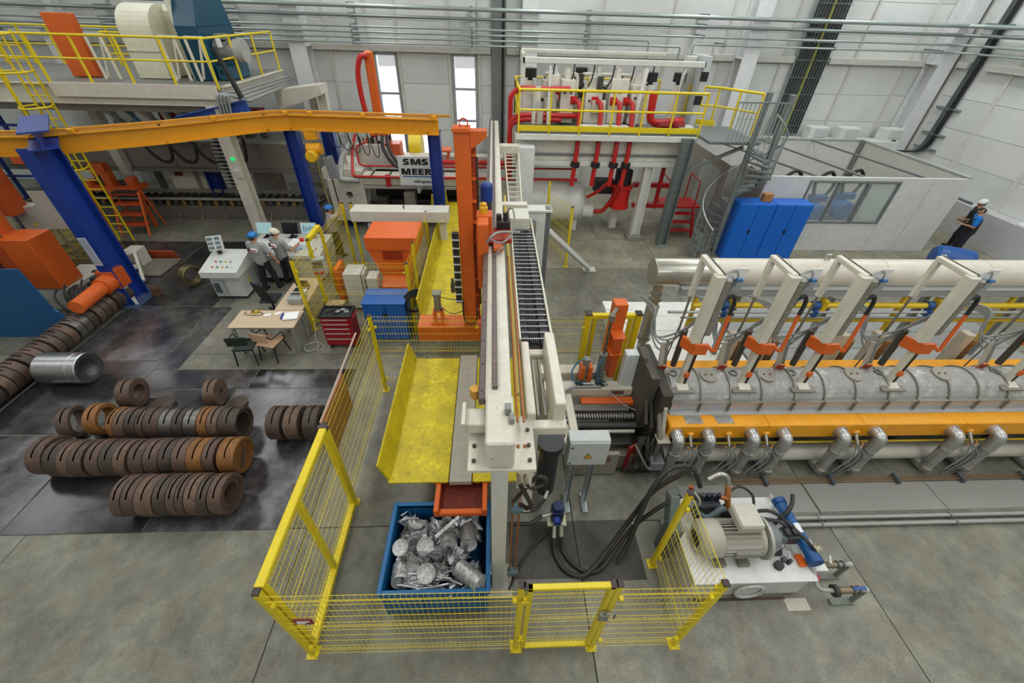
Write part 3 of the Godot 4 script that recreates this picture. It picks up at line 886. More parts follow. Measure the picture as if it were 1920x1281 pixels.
	PX(m, "stop_cylinder", mb().cyl(V(-1.17, 1.62, 7.22), V(-1.17, 2.0, 7.22), 0.075, -1, 12).bb(-1.26, 2.0, 7.13, -1.08, 2.05, 7.31), paint("#97948c", 0.35, 0.5))
	PX(m, "air_line", mb().tube(MB.smooth([V(-1.1, 1.95, 7.2), V(-0.9, 1.93, 7.15), V(-0.6, 1.95, 7.1)]), 0.01, 6).tube(MB.smooth([V(-1.1, 1.68, 7.2), V(-0.85, 1.6, 7.1), V(-0.6, 1.72, 7.05)]), 0.01, 6), paint("#55534e", 0.5))
	P(m, "hose_loop", mb().tube(MB.smooth([V(-0.62, 2.0, 6.98), V(-0.6, 1.6, 6.9), V(-0.47, 1.48, 6.88), V(-0.35, 1.6, 6.9), V(-0.34, 1.95, 6.98)]), 0.016, 8), paint("#23221f", 0.5))
	P(m, "cable_chain", mb().bb(-0.75, 1.95, 6.96, -0.63, 3.45, 7.06), paint("#26262a", 0.6))
	for i in 9: P(m, "chain_link", mb().bb(-0.76, 2.0 + i * 0.165, 6.93, -0.62, 2.02 + i * 0.165, 6.97), paint("#c9c9c6", 0.4))
	PX(m, "sensor", mb().bb(-0.84, 2.2, 6.95, -0.76, 2.4, 7.05).cyl(V(-0.8, 2.4, 7.0), V(-0.8, 2.5, 7.0), 0.025), paint("#4a4a46", 0.5))
	PX(m, "saddle", mb().bb(-0.3, 3.48, 6.5, 0.32, 3.56, 7.0).bb(-0.3, 2.7, 6.62, -0.17, 3.48, 6.95), paint("#a83a1c", 0.45))
	PX(m, "gearbox", mb().bb(-0.28, 3.56, 6.55, -0.02, 3.95, 6.82).bb(-0.26, 3.4, 6.2, -0.08, 3.95, 6.5), orange)
	P(m, "drive_motor", mb().cyl(V(-0.12, 3.62, 7.35), V(-0.12, 3.92, 7.35), 0.1, -1, 20), paint("#3a3b40", 0.4))
	P(m, "motor_cap", mb().lathe([Vector2(0.11, 0), Vector2(0.11, 0.26), Vector2(0.09, 0.3), Vector2(0, 0.31)], V(-0.12, 3.92, 7.35), Vector3.UP, 22), paint("#1a3f93", 0.4), "blue fan cover")
	P(m, "beacon", mb().lathe([Vector2(0.07, 0), Vector2(0.07, 0.1), Vector2(0.055, 0.12), Vector2(0.055, 0.16), Vector2(0, 0.19)], V(-0.16, 3.95, 6.68), Vector3.UP, 16), paint("#e7a722", 0.35), "amber rotating beacon")
	PX(m, "valve_block", mb().bb(0.05, 3.56, 6.9, 0.3, 3.7, 7.1).cyl(V(0.1, 3.7, 7.0), V(0.1, 3.8, 7.0), 0.05).cyl(V(0.22, 3.7, 6.95), V(0.22, 3.85, 6.95), 0.04), paint("#2c2c30", 0.45))
	var hz = mb()
	hz.tube(MB.smooth([V(0.2, 3.8, 7.0), V(0.33, 3.95, 6.9), V(0.35, 3.7, 6.6), V(0.15, 3.6, 6.3), V(-0.1, 3.7, 6.25)]), 0.016, 6)
	hz.tube(MB.smooth([V(-0.15, 3.5, 6.3), V(-0.05, 3.75, 6.15), V(0.1, 3.78, 6.3), V(0.45, 3.6, 6.7)]), 0.022, 6)
	hz.tube(MB.smooth([V(0.0, 3.45, 6.1), V(0.12, 3.62, 6.05), V(0.2, 3.5, 6.2)]), 0.012, 6)
	PX(m, "cable_loops", hz, paint("#9a9b9a", 0.45))
	PX(m, "shear_arm", mb().bb(0.0, 3.48, 6.2, 0.16, 3.56, 6.4).bb(-0.26, 2.7, 6.3, -0.17, 3.42, 6.7), orange)

# ---- billet furnace on the right -----------------------------------------------
func furnace_zone():
	var shell = paint("#c4c3be", 0.5, 0.1, "furnace", 0.55)
	var steel = paint("#9b9992", 0.5, 0.4, "worn", 0.8)
	var amber = paint("#f0a314", 0.4)
	var chrome = paint("#d2d0ca", 0.26, 0.7, "steel", 1.4)
	var cream = paint("#d6d2c2", 0.45)
	var orange = paint("#dc6420", 0.42)
	var grey = paint("#8d9193", 0.45, 0.2)
	var dark = paint("#4e4a44", 0.6, 0.3, "worn", 1.2)
	var XE = 13.5
	var t = T("billet_furnace", "long grey riveted billet furnace with domed shell between amber burner ducts", "furnace", V(6, 0, 5.2))
	P(t, "base_frame", mb().bb(3.1, 0.55, 4.75, XE, 0.85, 5.75), dark)
	for i in 5: PX(t, "leg", mb().bb(3.4 + i * 2.2, 0, 4.8, 3.55 + i * 2.2, 0.55, 4.95).bb(3.4 + i * 2.2, 0, 5.5, 3.55 + i * 2.2, 0.55, 5.65), dark)
	# domed shell sections between ribs
	var ribs = [3.05, 3.57, 4.09, 4.65, 5.24, 5.78, 6.35, 6.95, 7.49, 8.07, 8.62, 9.17, 9.75, 10.3, 10.9, 11.5, 12.1, 12.7, 13.5]
	for i in ribs.size() - 1:
		var prof = []
		for k in 15:
			var a = lerp(0.0, PI, k / 14.0)
			prof.append(Vector2(5.12 - cos(a) * 0.4, 1.3 + sin(a) * 0.4))
		prof.append(Vector2(5.52, 0.86)); prof.append(Vector2(4.72, 0.86))
		P(t, "shell_section", mb().ext_x(prof, ribs[i] + 0.012, ribs[i + 1] - 0.012), shell)
		P(t, "side_panel", mb().bb(ribs[i] + 0.015, 1.2, 4.69, ribs[i + 1] - 0.015, 1.42, 4.72), paint("#b9bac0", 0.35, 0.5, "grime", 1.0))
		if i > 0:
			var arc = []
			for k in 13:
				var a = lerp(0.3, PI - 0.1, k / 12.0)
				arc.append(Vector2(5.12 - cos(a) * 0.43, 1.3 + sin(a) * 0.43))
			for k in 13:
				var a = lerp(PI - 0.1, 0.3, k / 12.0)
				arc.append(Vector2(5.12 - cos(a) * 0.38, 1.3 + sin(a) * 0.38))
			P(t, "rib", mb().ext_x(arc, ribs[i] - 0.012, ribs[i] + 0.012), steel)
			P(t, "rib_foot", mb().bb(ribs[i] - 0.012, 1.2, 4.65, ribs[i] + 0.012, 1.45, 4.76), steel)
	P(t, "edge_rail", mb().bb(3.05, 1.42, 4.67, XE, 1.435, 4.75), steel)
	P(t, "lower_rail", mb().bb(3.05, 1.2, 4.6, XE, 1.225, 4.72), paint("#c0bfbd", 0.4, 0.4))
	# inspection caps on top
	for x in [3.76, 4.81, 6.41, 8.05, 10.4]:
		P(t, "inspection_cap", mb().lathe([Vector2(0.15, -0.15), Vector2(0.15, 0.05), Vector2(0, 0.05)], V(x, 1.68, 5.08), Vector3(0, 0.98, 0.15), 24), paint("#a9a69e", 0.55, 0.2, "worn", 1.5))
		var cb = mb()
		for s in [-0.06, 0.05]: cb.cyl(V(x + s, 1.72, 5.07), V(x + s, 1.742, 5.067), 0.016, -1, 8)
		Q(t, "cap_bolts", cb, paint("#6c3a2a", 0.6))
	# amber burner ducts, front in sections, and behind
	var cuts = [2.98, 4.72, 6.42, 8.28, 10.0, 11.8, XE]
	for i in cuts.size() - 1: P(t, "burner_duct", mb().bb(cuts[i] + 0.003, 0.87, 4.36, cuts[i + 1] - 0.003, 1.2, 4.68, 0.015), amber)
	P(t, "rear_duct", mb().bb(2.98, 0.87, 5.68, XE, 1.22, 6.02), amber)
	for x in [3.28, 3.82]: P(t, "data_plate", mb().bb(x, 1.2, 4.42, x + 0.3, 1.206, 4.6, 0.0), paint("#c9c6bd", 0.4, 0.5, "alloy", 4.0), "scratched bare metal plate")
	P(t, "lower_duct", mb().bb(3.2, 0.68, 4.5, XE, 0.82, 4.66), paint("#3c3d42", 0.5))
	P(t, "gas_pipe", mb().cyl(V(3.2, 0.66, 4.42), V(XE, 0.66, 4.42), 0.022, -1, 8), paint("#d8b91c", 0.4), "thin yellow gas pipe")
	P(t, "return_header", mb().cyl(V(3.1, 0.27, 4.5), V(XE, 0.27, 4.5), 0.16, -1, 20), paint("#c3bfb2", 0.4))
	# chrome elbows
	var ex = [3.12, 3.66, 4.43, 5.0, 6.03, 6.67, 8.08, 8.85, 10.2, 10.95, 12.3]
	for i in ex.size():
		var x = ex[i]
		P(t, "exhaust_elbow", mb().tube(MB.fillet([V(x, 1.04, 4.36), V(x, 1.04, 4.2), V(x, 0.72, 4.2)], 0.16, 7), 0.1, 18), chrome)
		P(t, "exhaust_pipe", mb().cyl(V(x, 0.72, 4.2), V(x, 0.2, 4.2), 0.092, -1, 18), paint("#bdbbb4", 0.32, 0.65, "steel", 1.4))
		PX(t, "pipe_collar", mb().cyl(V(x, 0.71, 4.2), V(x, 0.74, 4.2), 0.105, -1, 18).cyl(V(x, 0.17, 4.2), V(x, 0.21, 4.2), 0.105, -1, 18).cyl(V(x, 1.04, 4.365), V(x, 1.04, 4.34), 0.115, -1, 18), paint("#cfcdc6", 0.25, 0.85, ""))
		P(t, "pipe_foot", mb().tube(MB.fillet([V(x, 0.2, 4.2), V(x, 0.12, 4.2), V(x, 0.12, 4.45)], 0.1, 4), 0.1, 14), chrome)
	# igniters with cables between elbows
	for x in [3.38, 4.05, 4.72, 6.35, 8.45, 10.6]:
		P(t, "igniter", mb().cyl(V(x, 1.0, 4.37), V(x, 0.86, 4.2), 0.035, 0.02, 10), paint("#b3aca0", 0.35, 0.6))
		P(t, "igniter_flange", mb().cyl(V(x, 1.01, 4.38), V(x, 0.985, 4.34), 0.06, -1, 14), amber)
		P(t, "igniter_handle", mb().tube(MB.smooth([V(x - 0.06, 0.84, 4.22), V(x, 0.8, 4.18), V(x + 0.1, 0.82, 4.2), V(x + 0.12, 0.87, 4.24)]), 0.01, 6), paint("#c8862c", 0.4))
		for k in 3:
			var o = (k - 1) * 0.06
			P(t, "flexible_cable", mb().tube(MB.smooth([V(x + o * 0.3, 0.84, 4.18), V(x + o * 2 + 0.05, 0.62, 4.08), V(x - 0.12 + o * 2, 0.3, 4.05), V(x - 0.1 + o, 0.12, 4.08 + k * 0.03)]), 0.013, 6), paint("#7d817f", 0.5))
	# vertical lift units on the shell
	var bases = [3.25, 4.34, 5.4, 7.03, 9.25]
	for i in bases.size():
		lift_unit(bases[i], ["grey burner lift column on the furnace end by the door frame", "grey burner lift column, second along the furnace from the door frame", "grey burner lift column, third along the furnace from the door frame", "grey burner lift column, fourth along the furnace from the door frame", "grey burner lift column, fifth along the furnace from the door frame"][i], i < 4).position += Vector3(0, 0.1, 0.06)
	# big insulated pipe behind, on posts
	var bp = T("insulated_pipe", "large cream insulated exhaust pipe running behind the burner lifts", "pipe", V(7, 2.2, 7.2))
	P(bp, "barrel", mb().lathe([Vector2(0.0, 0), Vector2(0.27, 0.0), Vector2(0.285, 0.015), Vector2(0.285, 1.2)], V(3.2, 2.56, 7.2), Vector3.RIGHT, 32), paint("#b9b6ac", 0.28, 0.7, "grime", 0.4), "bare metal end section")
	P(bp, "barrel", mb().cyl(V(4.4, 2.56, 7.2), V(13.6, 2.56, 7.2), 0.285, -1, 32), paint("#d9d1c3", 0.35))
	for x in [5.9, 7.9, 10.1]: P(bp, "seam_band", mb().cyl(V(x, 2.56, 7.2), V(x + 0.02, 2.56, 7.2), 0.288, -1, 32), paint("#c2baac", 0.35))
	for x in [6.65, 9.05, 11.5]: PX(bp, "lifting_lug", mb().bb(x, 2.82, 7.18, x + 0.02, 2.98, 7.22).bb(x + 0.08, 2.82, 7.18, x + 0.1, 2.98, 7.22).bb(x + 0.02, 2.95, 7.18, x + 0.08, 2.98, 7.22), paint("#c5c4be", 0.4, 0.4))
	for x in [5.2, 7.3, 9.4, 11.6]: P(bp, "support_post", mb().bb(x - 0.06, 0, 7.14, x + 0.06, 2.3, 7.26), grey)
	P(bp, "down_pipe", mb().lathe([Vector2(0.11, 0), Vector2(0.11, 0.9), Vector2(0.14, 0.92), Vector2(0.14, 1.75), Vector2(0.1, 1.8), Vector2(0.1, 2.3)], V(3.42, 0, 7.2), Vector3.UP, 20), chrome, "bare metal down pipe")
	PX(bp, "clamp_ring", mb().cyl(V(3.42, 0.85, 7.2), V(3.42, 0.9, 7.2), 0.15, -1, 18).cyl(V(3.42, 1.9, 7.2), V(3.42, 1.96, 7.2), 0.135, -1, 18).cyl(V(3.42, 2.05, 7.2), V(3.42, 2.1, 7.2), 0.13, -1, 18), steel)
	# pipe rack behind the lifts
	var pr = T("pipe_rack", "rack of yellow gas pipes and grey conduits behind the burner lifts", "pipe rack", V(8, 0, 6.9))
	P(pr, "trunking", mb().bb(3.75, 2.2, 6.85, 13.5, 2.36, 7.0), paint("#9c9ea0", 0.45))
	P(pr, "trunking_lid", mb().bb(3.75, 2.36, 6.84, 13.5, 2.375, 7.01), paint("#b4b5b5", 0.4))
	P(pr, "gas_pipe", mb().cyl(V(4.1, 1.96, 6.9), V(13.5, 1.96, 6.9), 0.062, -1, 14), paint("#e4c11e", 0.4), "thick yellow gas pipe")
	P(pr, "gas_pipe", mb().cyl(V(4.2, 1.58, 6.9), V(13.5, 1.58, 6.9), 0.045, -1, 14), paint("#e4c11e", 0.4), "yellow gas pipe")
	P(pr, "conduit", mb().cyl(V(3.6, 1.84, 6.82), V(13.5, 1.84, 6.82), 0.032, -1, 10), paint("#b6babb", 0.35, 0.4))
	P(pr, "conduit", mb().cyl(V(3.9, 1.7, 6.82), V(13.5, 1.7, 6.82), 0.024, -1, 10), paint("#9ba0a0", 0.35, 0.4))
	P(pr, "white_channel", mb().bb(5.9, 2.38, 7.02, 13.5, 2.46, 7.16), paint("#e6e6e2", 0.4))
	for x in [4.15, 6.1, 8.6, 11.0]:
		P(pr, "frame_post", mb().bar(V(x, 0, 6.88), V(x, 2.2, 6.92), 0.08), paint("#d4b41c", 0.45))
		P(pr, "valve_body", mb().cyl(V(x + 0.55, 1.96, 6.9), V(x + 0.7, 1.96, 6.9), 0.09, -1, 14).bb(x + 0.57, 1.74, 6.76, x + 0.67, 1.9, 6.9), paint("#1f4f8f", 0.4))
		P(pr, "valve_bracket", mb().bb(x + 0.72, 1.86, 6.8, x + 0.82, 2.12, 6.98), paint("#e4c11e", 0.4))
	# sloping copper-lined ducts in the gap
	for x in [4.9, 5.6, 7.2, 8.0, 9.9]:
		one("exhaust_duct", "cream box duct dropping behind the furnace below the gas pipes", "duct", mb().bb(x - 0.09, 0.02, 6.3, x + 0.09, 1.62, 6.5), paint("#cfc5b2", 0.4, 0.1), "box ducts behind the furnace")
		one("rusty_flue", "brown metal flue pipe standing beside a box duct behind the furnace", "flue", mb().cyl(V(x + 0.22, 0.02, 6.4), V(x + 0.22, 1.45, 6.4), 0.1, -1, 14), paint("#a98a66", 0.35, 0.5, "steel", 1.0), "flues behind the furnace")
	# white cover behind the furnace
	var wc = T("white_cover", "low white panelled cover on the floor behind the furnace", "cover", V(4.4, 0, 8.0))
	for k in 4: P(wc, "panel", mb().bb(3.0, 0.02, 6.75 + k * 0.66, 5.9, 0.4, 7.4 + k * 0.66, 0.01), paint("#e6e5df", 0.4))
	P(wc, "hatch", mb().bb(3.0, 0.4, 9.0, 3.7, 0.42, 9.38), paint("#efeeea", 0.4))
	var wc2 = T("grey_cover", "low grey panelled cover on the floor behind the furnace", "cover", V(9, 0, 8.0))
	for k in 4: P(wc2, "panel", mb().bb(6.0, 0.02, 6.75 + k * 0.66, 13.0, 0.36, 7.4 + k * 0.66, 0.01), paint("#9a9c9a", 0.5))
	# copper lines and grey pipes on the floor in front
	var cp = T("copper_lines", "three thin copper pipes clipped along the floor before the furnace", "pipes", V(8, 0, 4.0))
	for k in 3: P(cp, "pipe", mb().cyl(V(4.35, 0.05, 3.98 + k * 0.035), V(13.5, 0.05, 4.02 + k * 0.035), 0.009, -1, 8), paint("#94704f", 0.4, 0.4))
	for i in 7: P(cp, "clip", mb().bb(4.9 + i * 1.25, 0.0, 3.93, 4.96 + i * 1.25, 0.1, 4.12), paint("#50565c", 0.5))
	var gp = T("floor_conduits", "two grey conduit pipes clamped side by side on the floor", "pipes", V(8, 0, 3.25))
	for d in [3.31, 3.19]: P(gp, "pipe", mb().cyl(V(4.55, 0.06, d), V(13.5, 0.06, d), 0.035, -1, 12), paint("#a2a49f", 0.4, 0.2))
	for i in 4:
		for d in [3.31, 3.19]: P(gp, "clamp", mb().cyl(V(5.45 + i * 2.35, 0.06, d), V(5.49 + i * 2.35, 0.06, d), 0.05, -1, 14).bb(5.45 + i * 2.35, 0.0, d - 0.02, 5.49 + i * 2.35, 0.04, d + 0.02), paint("#8c8e8a", 0.4, 0.4))
	door_end()
	shear_table()

func lift_unit(x, label, tall_frame):
	var cream = paint("#d6d2c2", 0.45)
	var orange = paint("#dc6420", 0.42)
	var alu = paint("#a9a498", 0.35, 0.5, "steel", 1.2)
	var dark = paint("#56504a", 0.45, 0.5)
	var d = 5.03
	var t = T("burner_lift", label, "lift column", V(x, 1.5, d), "burner lift columns on the furnace")
	P(t, "saddle_plate", mb().box(V(x - 0.02, 1.53, 5.1), Vector3(0.42, 0.03, 0.55), Basis(Vector3.RIGHT, 0.16)), paint("#8e8c84", 0.5, 0.3, "worn", 1.4))
	P(t, "foot_flange", mb().box(V(x, 1.53, 4.97), Vector3(0.2, 0.03, 0.2), Basis(Vector3.RIGHT, 0.3)), cream)
	P(t, "burner_port", mb().lathe([Vector2(0.08, 0), Vector2(0.08, 0.04), Vector2(0.05, 0.04), Vector2(0.05, 0.0)], V(x - 0.1, 1.58, 5.2), Vector3.UP, 18), paint("#76736c", 0.5, 0.4))
	P(t, "lower_post", mb().bb(x - 0.06, 1.5, d - 0.04, x + 0.02, 2.5, d + 0.05), cream)
	P(t, "guide_rod", mb().cyl(V(x + 0.05, 1.52, d - 0.02), V(x + 0.05, 2.45, d - 0.02), 0.028, -1, 10), paint("#4f4238", 0.4, 0.5))
	P(t, "burner_tube", mb().cyl(V(x - 0.12, 1.75, d + 0.22), V(x - 0.12, 2.5, d + 0.24), 0.05, -1, 12), dark)
	P(t, "rod_clamp", mb().bb(x - 0.03, 1.72, d - 0.08, x + 0.06, 1.82, d + 0.0), orange)
	# orange bracket
	P(t, "bracket", mb().ext_h([Vector2(x - 0.19, d + 0.14), Vector2(x - 0.06, d - 0.1), Vector2(x + 0.16, d - 0.1), Vector2(x + 0.16, d - 0.05), Vector2(x - 0.03, d - 0.05), Vector2(x - 0.15, d + 0.17)], 2.26, 2.46), orange)
	P(t, "arm", mb().bar(V(x + 0.16, 2.4, d - 0.06), V(x + 0.27, 2.33, d - 0.1), 0.06, 0.05), orange)
	P(t, "cable_guard", mb().bar(V(x + 0.28, 2.33, d - 0.1), V(x + 0.32, 3.0, d - 0.02), 0.05, 0.03), orange)
	P(t, "energy_chain", mb().tube(MB.smooth([V(x + 0.32, 3.0, d - 0.02), V(x + 0.33, 3.2, d), V(x + 0.27, 3.32, d), V(x + 0.17, 3.26, d)]), 0.03, 8), paint("#24262a", 0.6))
	# upper thick column with profiled cylinder
	P(t, "column", mb().bb(x - 0.12, 2.45, d - 0.06, x + 0.03, 3.66, d + 0.08), cream)
	P(t, "profile_cylinder", mb().bb(x + 0.03, 2.6, d - 0.06, x + 0.15, 3.62, d + 0.06, 0.025), alu)
	P(t, "piston_rod", mb().cyl(V(x + 0.065, 2.4, d), V(x + 0.065, 2.6, d), 0.014, -1, 8), paint("#8d8e8d", 0.3, 0.8))
	P(t, "top_arm", mb().bb(x - 0.08, 3.6, d, x + 0.01, 3.68, d + 0.62), cream)
	P(t, "top_edge", mb().bb(x + 0.01, 3.65, d, x + 0.025, 3.69, d + 0.62), paint("#59564e", 0.5))
	P(t, "rear_post", mb().bb(x - 0.08, 2.95 if tall_frame else 3.1, d + 0.54, x + 0.01, 3.6, d + 0.62), cream)
	P(t, "rear_rod", mb().cyl(V(x - 0.035, 2.2, d + 0.58), V(x - 0.035, 3.0, d + 0.58), 0.02, -1, 8), paint("#8e8c86", 0.4, 0.5))
	P(t, "rear_stay", mb().cyl(V(x - 0.07, 1.25, d + 0.62), V(x - 0.05, 2.3, d + 0.58), 0.012, -1, 6), paint("#6e6c66", 0.4, 0.5))
	# valves and hoses at the head
	P(t, "terminal_box", mb().bb(x + 0.2, 3.38, d + 0.02, x + 0.36, 3.6, d + 0.12), paint("#9ba3a8", 0.45))
	P(t, "sign_plate", mb().bb(x + 0.22, 3.62, d + 0.06, x + 0.38, 3.74, d + 0.08), paint("#e8e7e2", 0.4))
	P(t, "valve", mb().bb(x + 0.1, 3.45, d - 0.02, x + 0.19, 3.62, d + 0.06).cyl(V(x + 0.15, 3.3, d), V(x + 0.15, 3.45, d), 0.03), paint("#6d6f72", 0.4, 0.3))
	P(t, "blue_fitting", mb().cyl(V(x + 0.2, 3.6, d - 0.02), V(x + 0.28, 3.6, d - 0.02), 0.025), paint("#2667a0", 0.4))
	P(t, "blue_fitting", mb().cyl(V(x + 0.15, 3.16, d - 0.01), V(x + 0.15, 3.28, d - 0.01), 0.03), paint("#26456e", 0.4))
	for k in 3: P(t, "head_hose", mb().tube(MB.smooth([V(x + 0.02, 3.64, d - 0.03 + k * 0.02), V(x + 0.1, 3.72 + k * 0.02, d - 0.02), V(x + 0.2, 3.7, d), V(x + 0.23, 3.6 - k * 0.06, d - 0.01)]), 0.011, 6), paint("#b9bab6", 0.35, 0.4))
	for k in 4:
		var o = k * 0.04
		P(t, "hanging_hose", mb().tube(MB.smooth([V(x + 0.14, 3.2, d + 0.02), V(x + 0.05 - o, 2.75 - o * 2, d + 0.2 + o), V(x - 0.2 - o, 2.3 - o * 3, d + 0.4), V(x - 0.42 - o, 2.15 + o, d + 0.55), V(x - 0.5, 2.5 + o, d + 0.7), V(x - 0.42, 2.3, d + 1.6)]), 0.016 if k else 0.02, 6), paint("#8b8e8c", 0.5))
	# side gate on the shell behind
	P(t, "back_bracket", mb().bar(V(x - 0.28, 1.5, d + 0.28), V(x - 0.3, 2.1, d + 0.42), 0.1, 0.04), paint("#c9c3b6", 0.45, 0.1, "worn", 2.0))
	P(t, "back_shield", mb().box(V(x - 0.27, 1.62, d + 0.28), Vector3(0.14, 0.16, 0.02), Basis(Vector3.RIGHT, 0.3)), paint("#a8381c", 0.5))
	P(t, "back_cylinder", mb().cyl(V(x - 0.22, 1.7, d + 0.3), V(x - 0.25, 2.15, d + 0.42), 0.024, -1, 8), paint("#a7a5a0", 0.35, 0.6))
	return t

func door_end():
	var dark = paint("#4d4943", 0.55, 0.35, "worn", 1.0)
	var st = paint("#8a867c", 0.5, 0.4, "worn", 1.4)
	var t = T("furnace_door_frame", "dark greasy steel door frame at the furnace mouth", "door frame", V(2.8, 0, 5.1))
	P(t, "frame_plate", mb().bb(2.78, 0.02, 4.55, 2.96, 1.75, 5.9), dark)
	P(t, "door_leaf", mb().bb(2.6, 0.7, 4.75, 2.76, 1.95, 5.6), paint("#5a5850", 0.55, 0.3, "worn", 1.2))
	P(t, "guide_bar", mb().bar(V(2.62, 1.1, 4.5), V(2.62, 2.0, 5.2), 0.05), dark)
	P(t, "guide_bar", mb().bar(V(2.74, 1.0, 4.5), V(2.74, 1.9, 5.25), 0.05), dark)
	P(t, "angle_bracket", mb().ext_x([Vector2(4.3, 0.95), Vector2(4.36, 0.9), Vector2(4.8, 1.55), Vector2(4.72, 1.62), Vector2(4.52, 1.45)], 2.86, 2.92), paint("#b9b4a6", 0.5, 0.1, "worn", 1.5))
	P(t, "shelf", mb().bb(2.78, 0.94, 4.2, 3.0, 0.97, 4.4), paint("#b9b4a6", 0.5, 0.1, "worn", 1.5))
	P(t, "cylinder", mb().cyl(V(2.84, 0.96, 4.3), V(2.84, 1.5, 4.75), 0.05, -1, 12), st)
	P(t, "lower_cylinder", mb().cyl(V(2.86, 0.4, 4.3), V(2.86, 0.92, 4.3), 0.045, -1, 12), st)
	P(t, "gear_motor", mb().bb(2.75, 0.28, 4.12, 3.0, 0.5, 4.35), paint("#7f8488", 0.45))
	P(t, "red_panel", mb().box(V(2.48, 0.4, 4.35), Vector3(0.3, 0.7, 0.04), Basis(Vector3.UP, 0.5)), paint("#8e1f1c", 0.5))
	var rng = RandomNumberGenerator.new()
	rng.seed = 9
	for k in 9:
		var x = 2.5 + rng.randf() * 0.35
		P(t, "black_hose", mb().tube(MB.smooth([V(x, 0.9, 4.4), V(x + rng.randf_range(-0.2, 0.2), 0.6, 4.2), V(x + rng.randf_range(-0.25, 0.25), 0.25, 4.15 + rng.randf() * 0.1), V(x + rng.randf_range(-0.1, 0.1), 0.04, 4.25)]), 0.018, 6), paint("#2b2926", 0.55))
	P(t, "steel_hose", mb().tube(MB.smooth([V(2.45, 0.8, 4.3), V(2.6, 0.55, 4.15), V(2.75, 0.35, 4.12), V(2.86, 0.6, 4.2)]), 0.022, 8), paint("#9a968e", 0.35, 0.6))
	P(t, "sill", mb().bb(2.4, 0.02, 4.5, 2.76, 0.3, 5.8), dark)

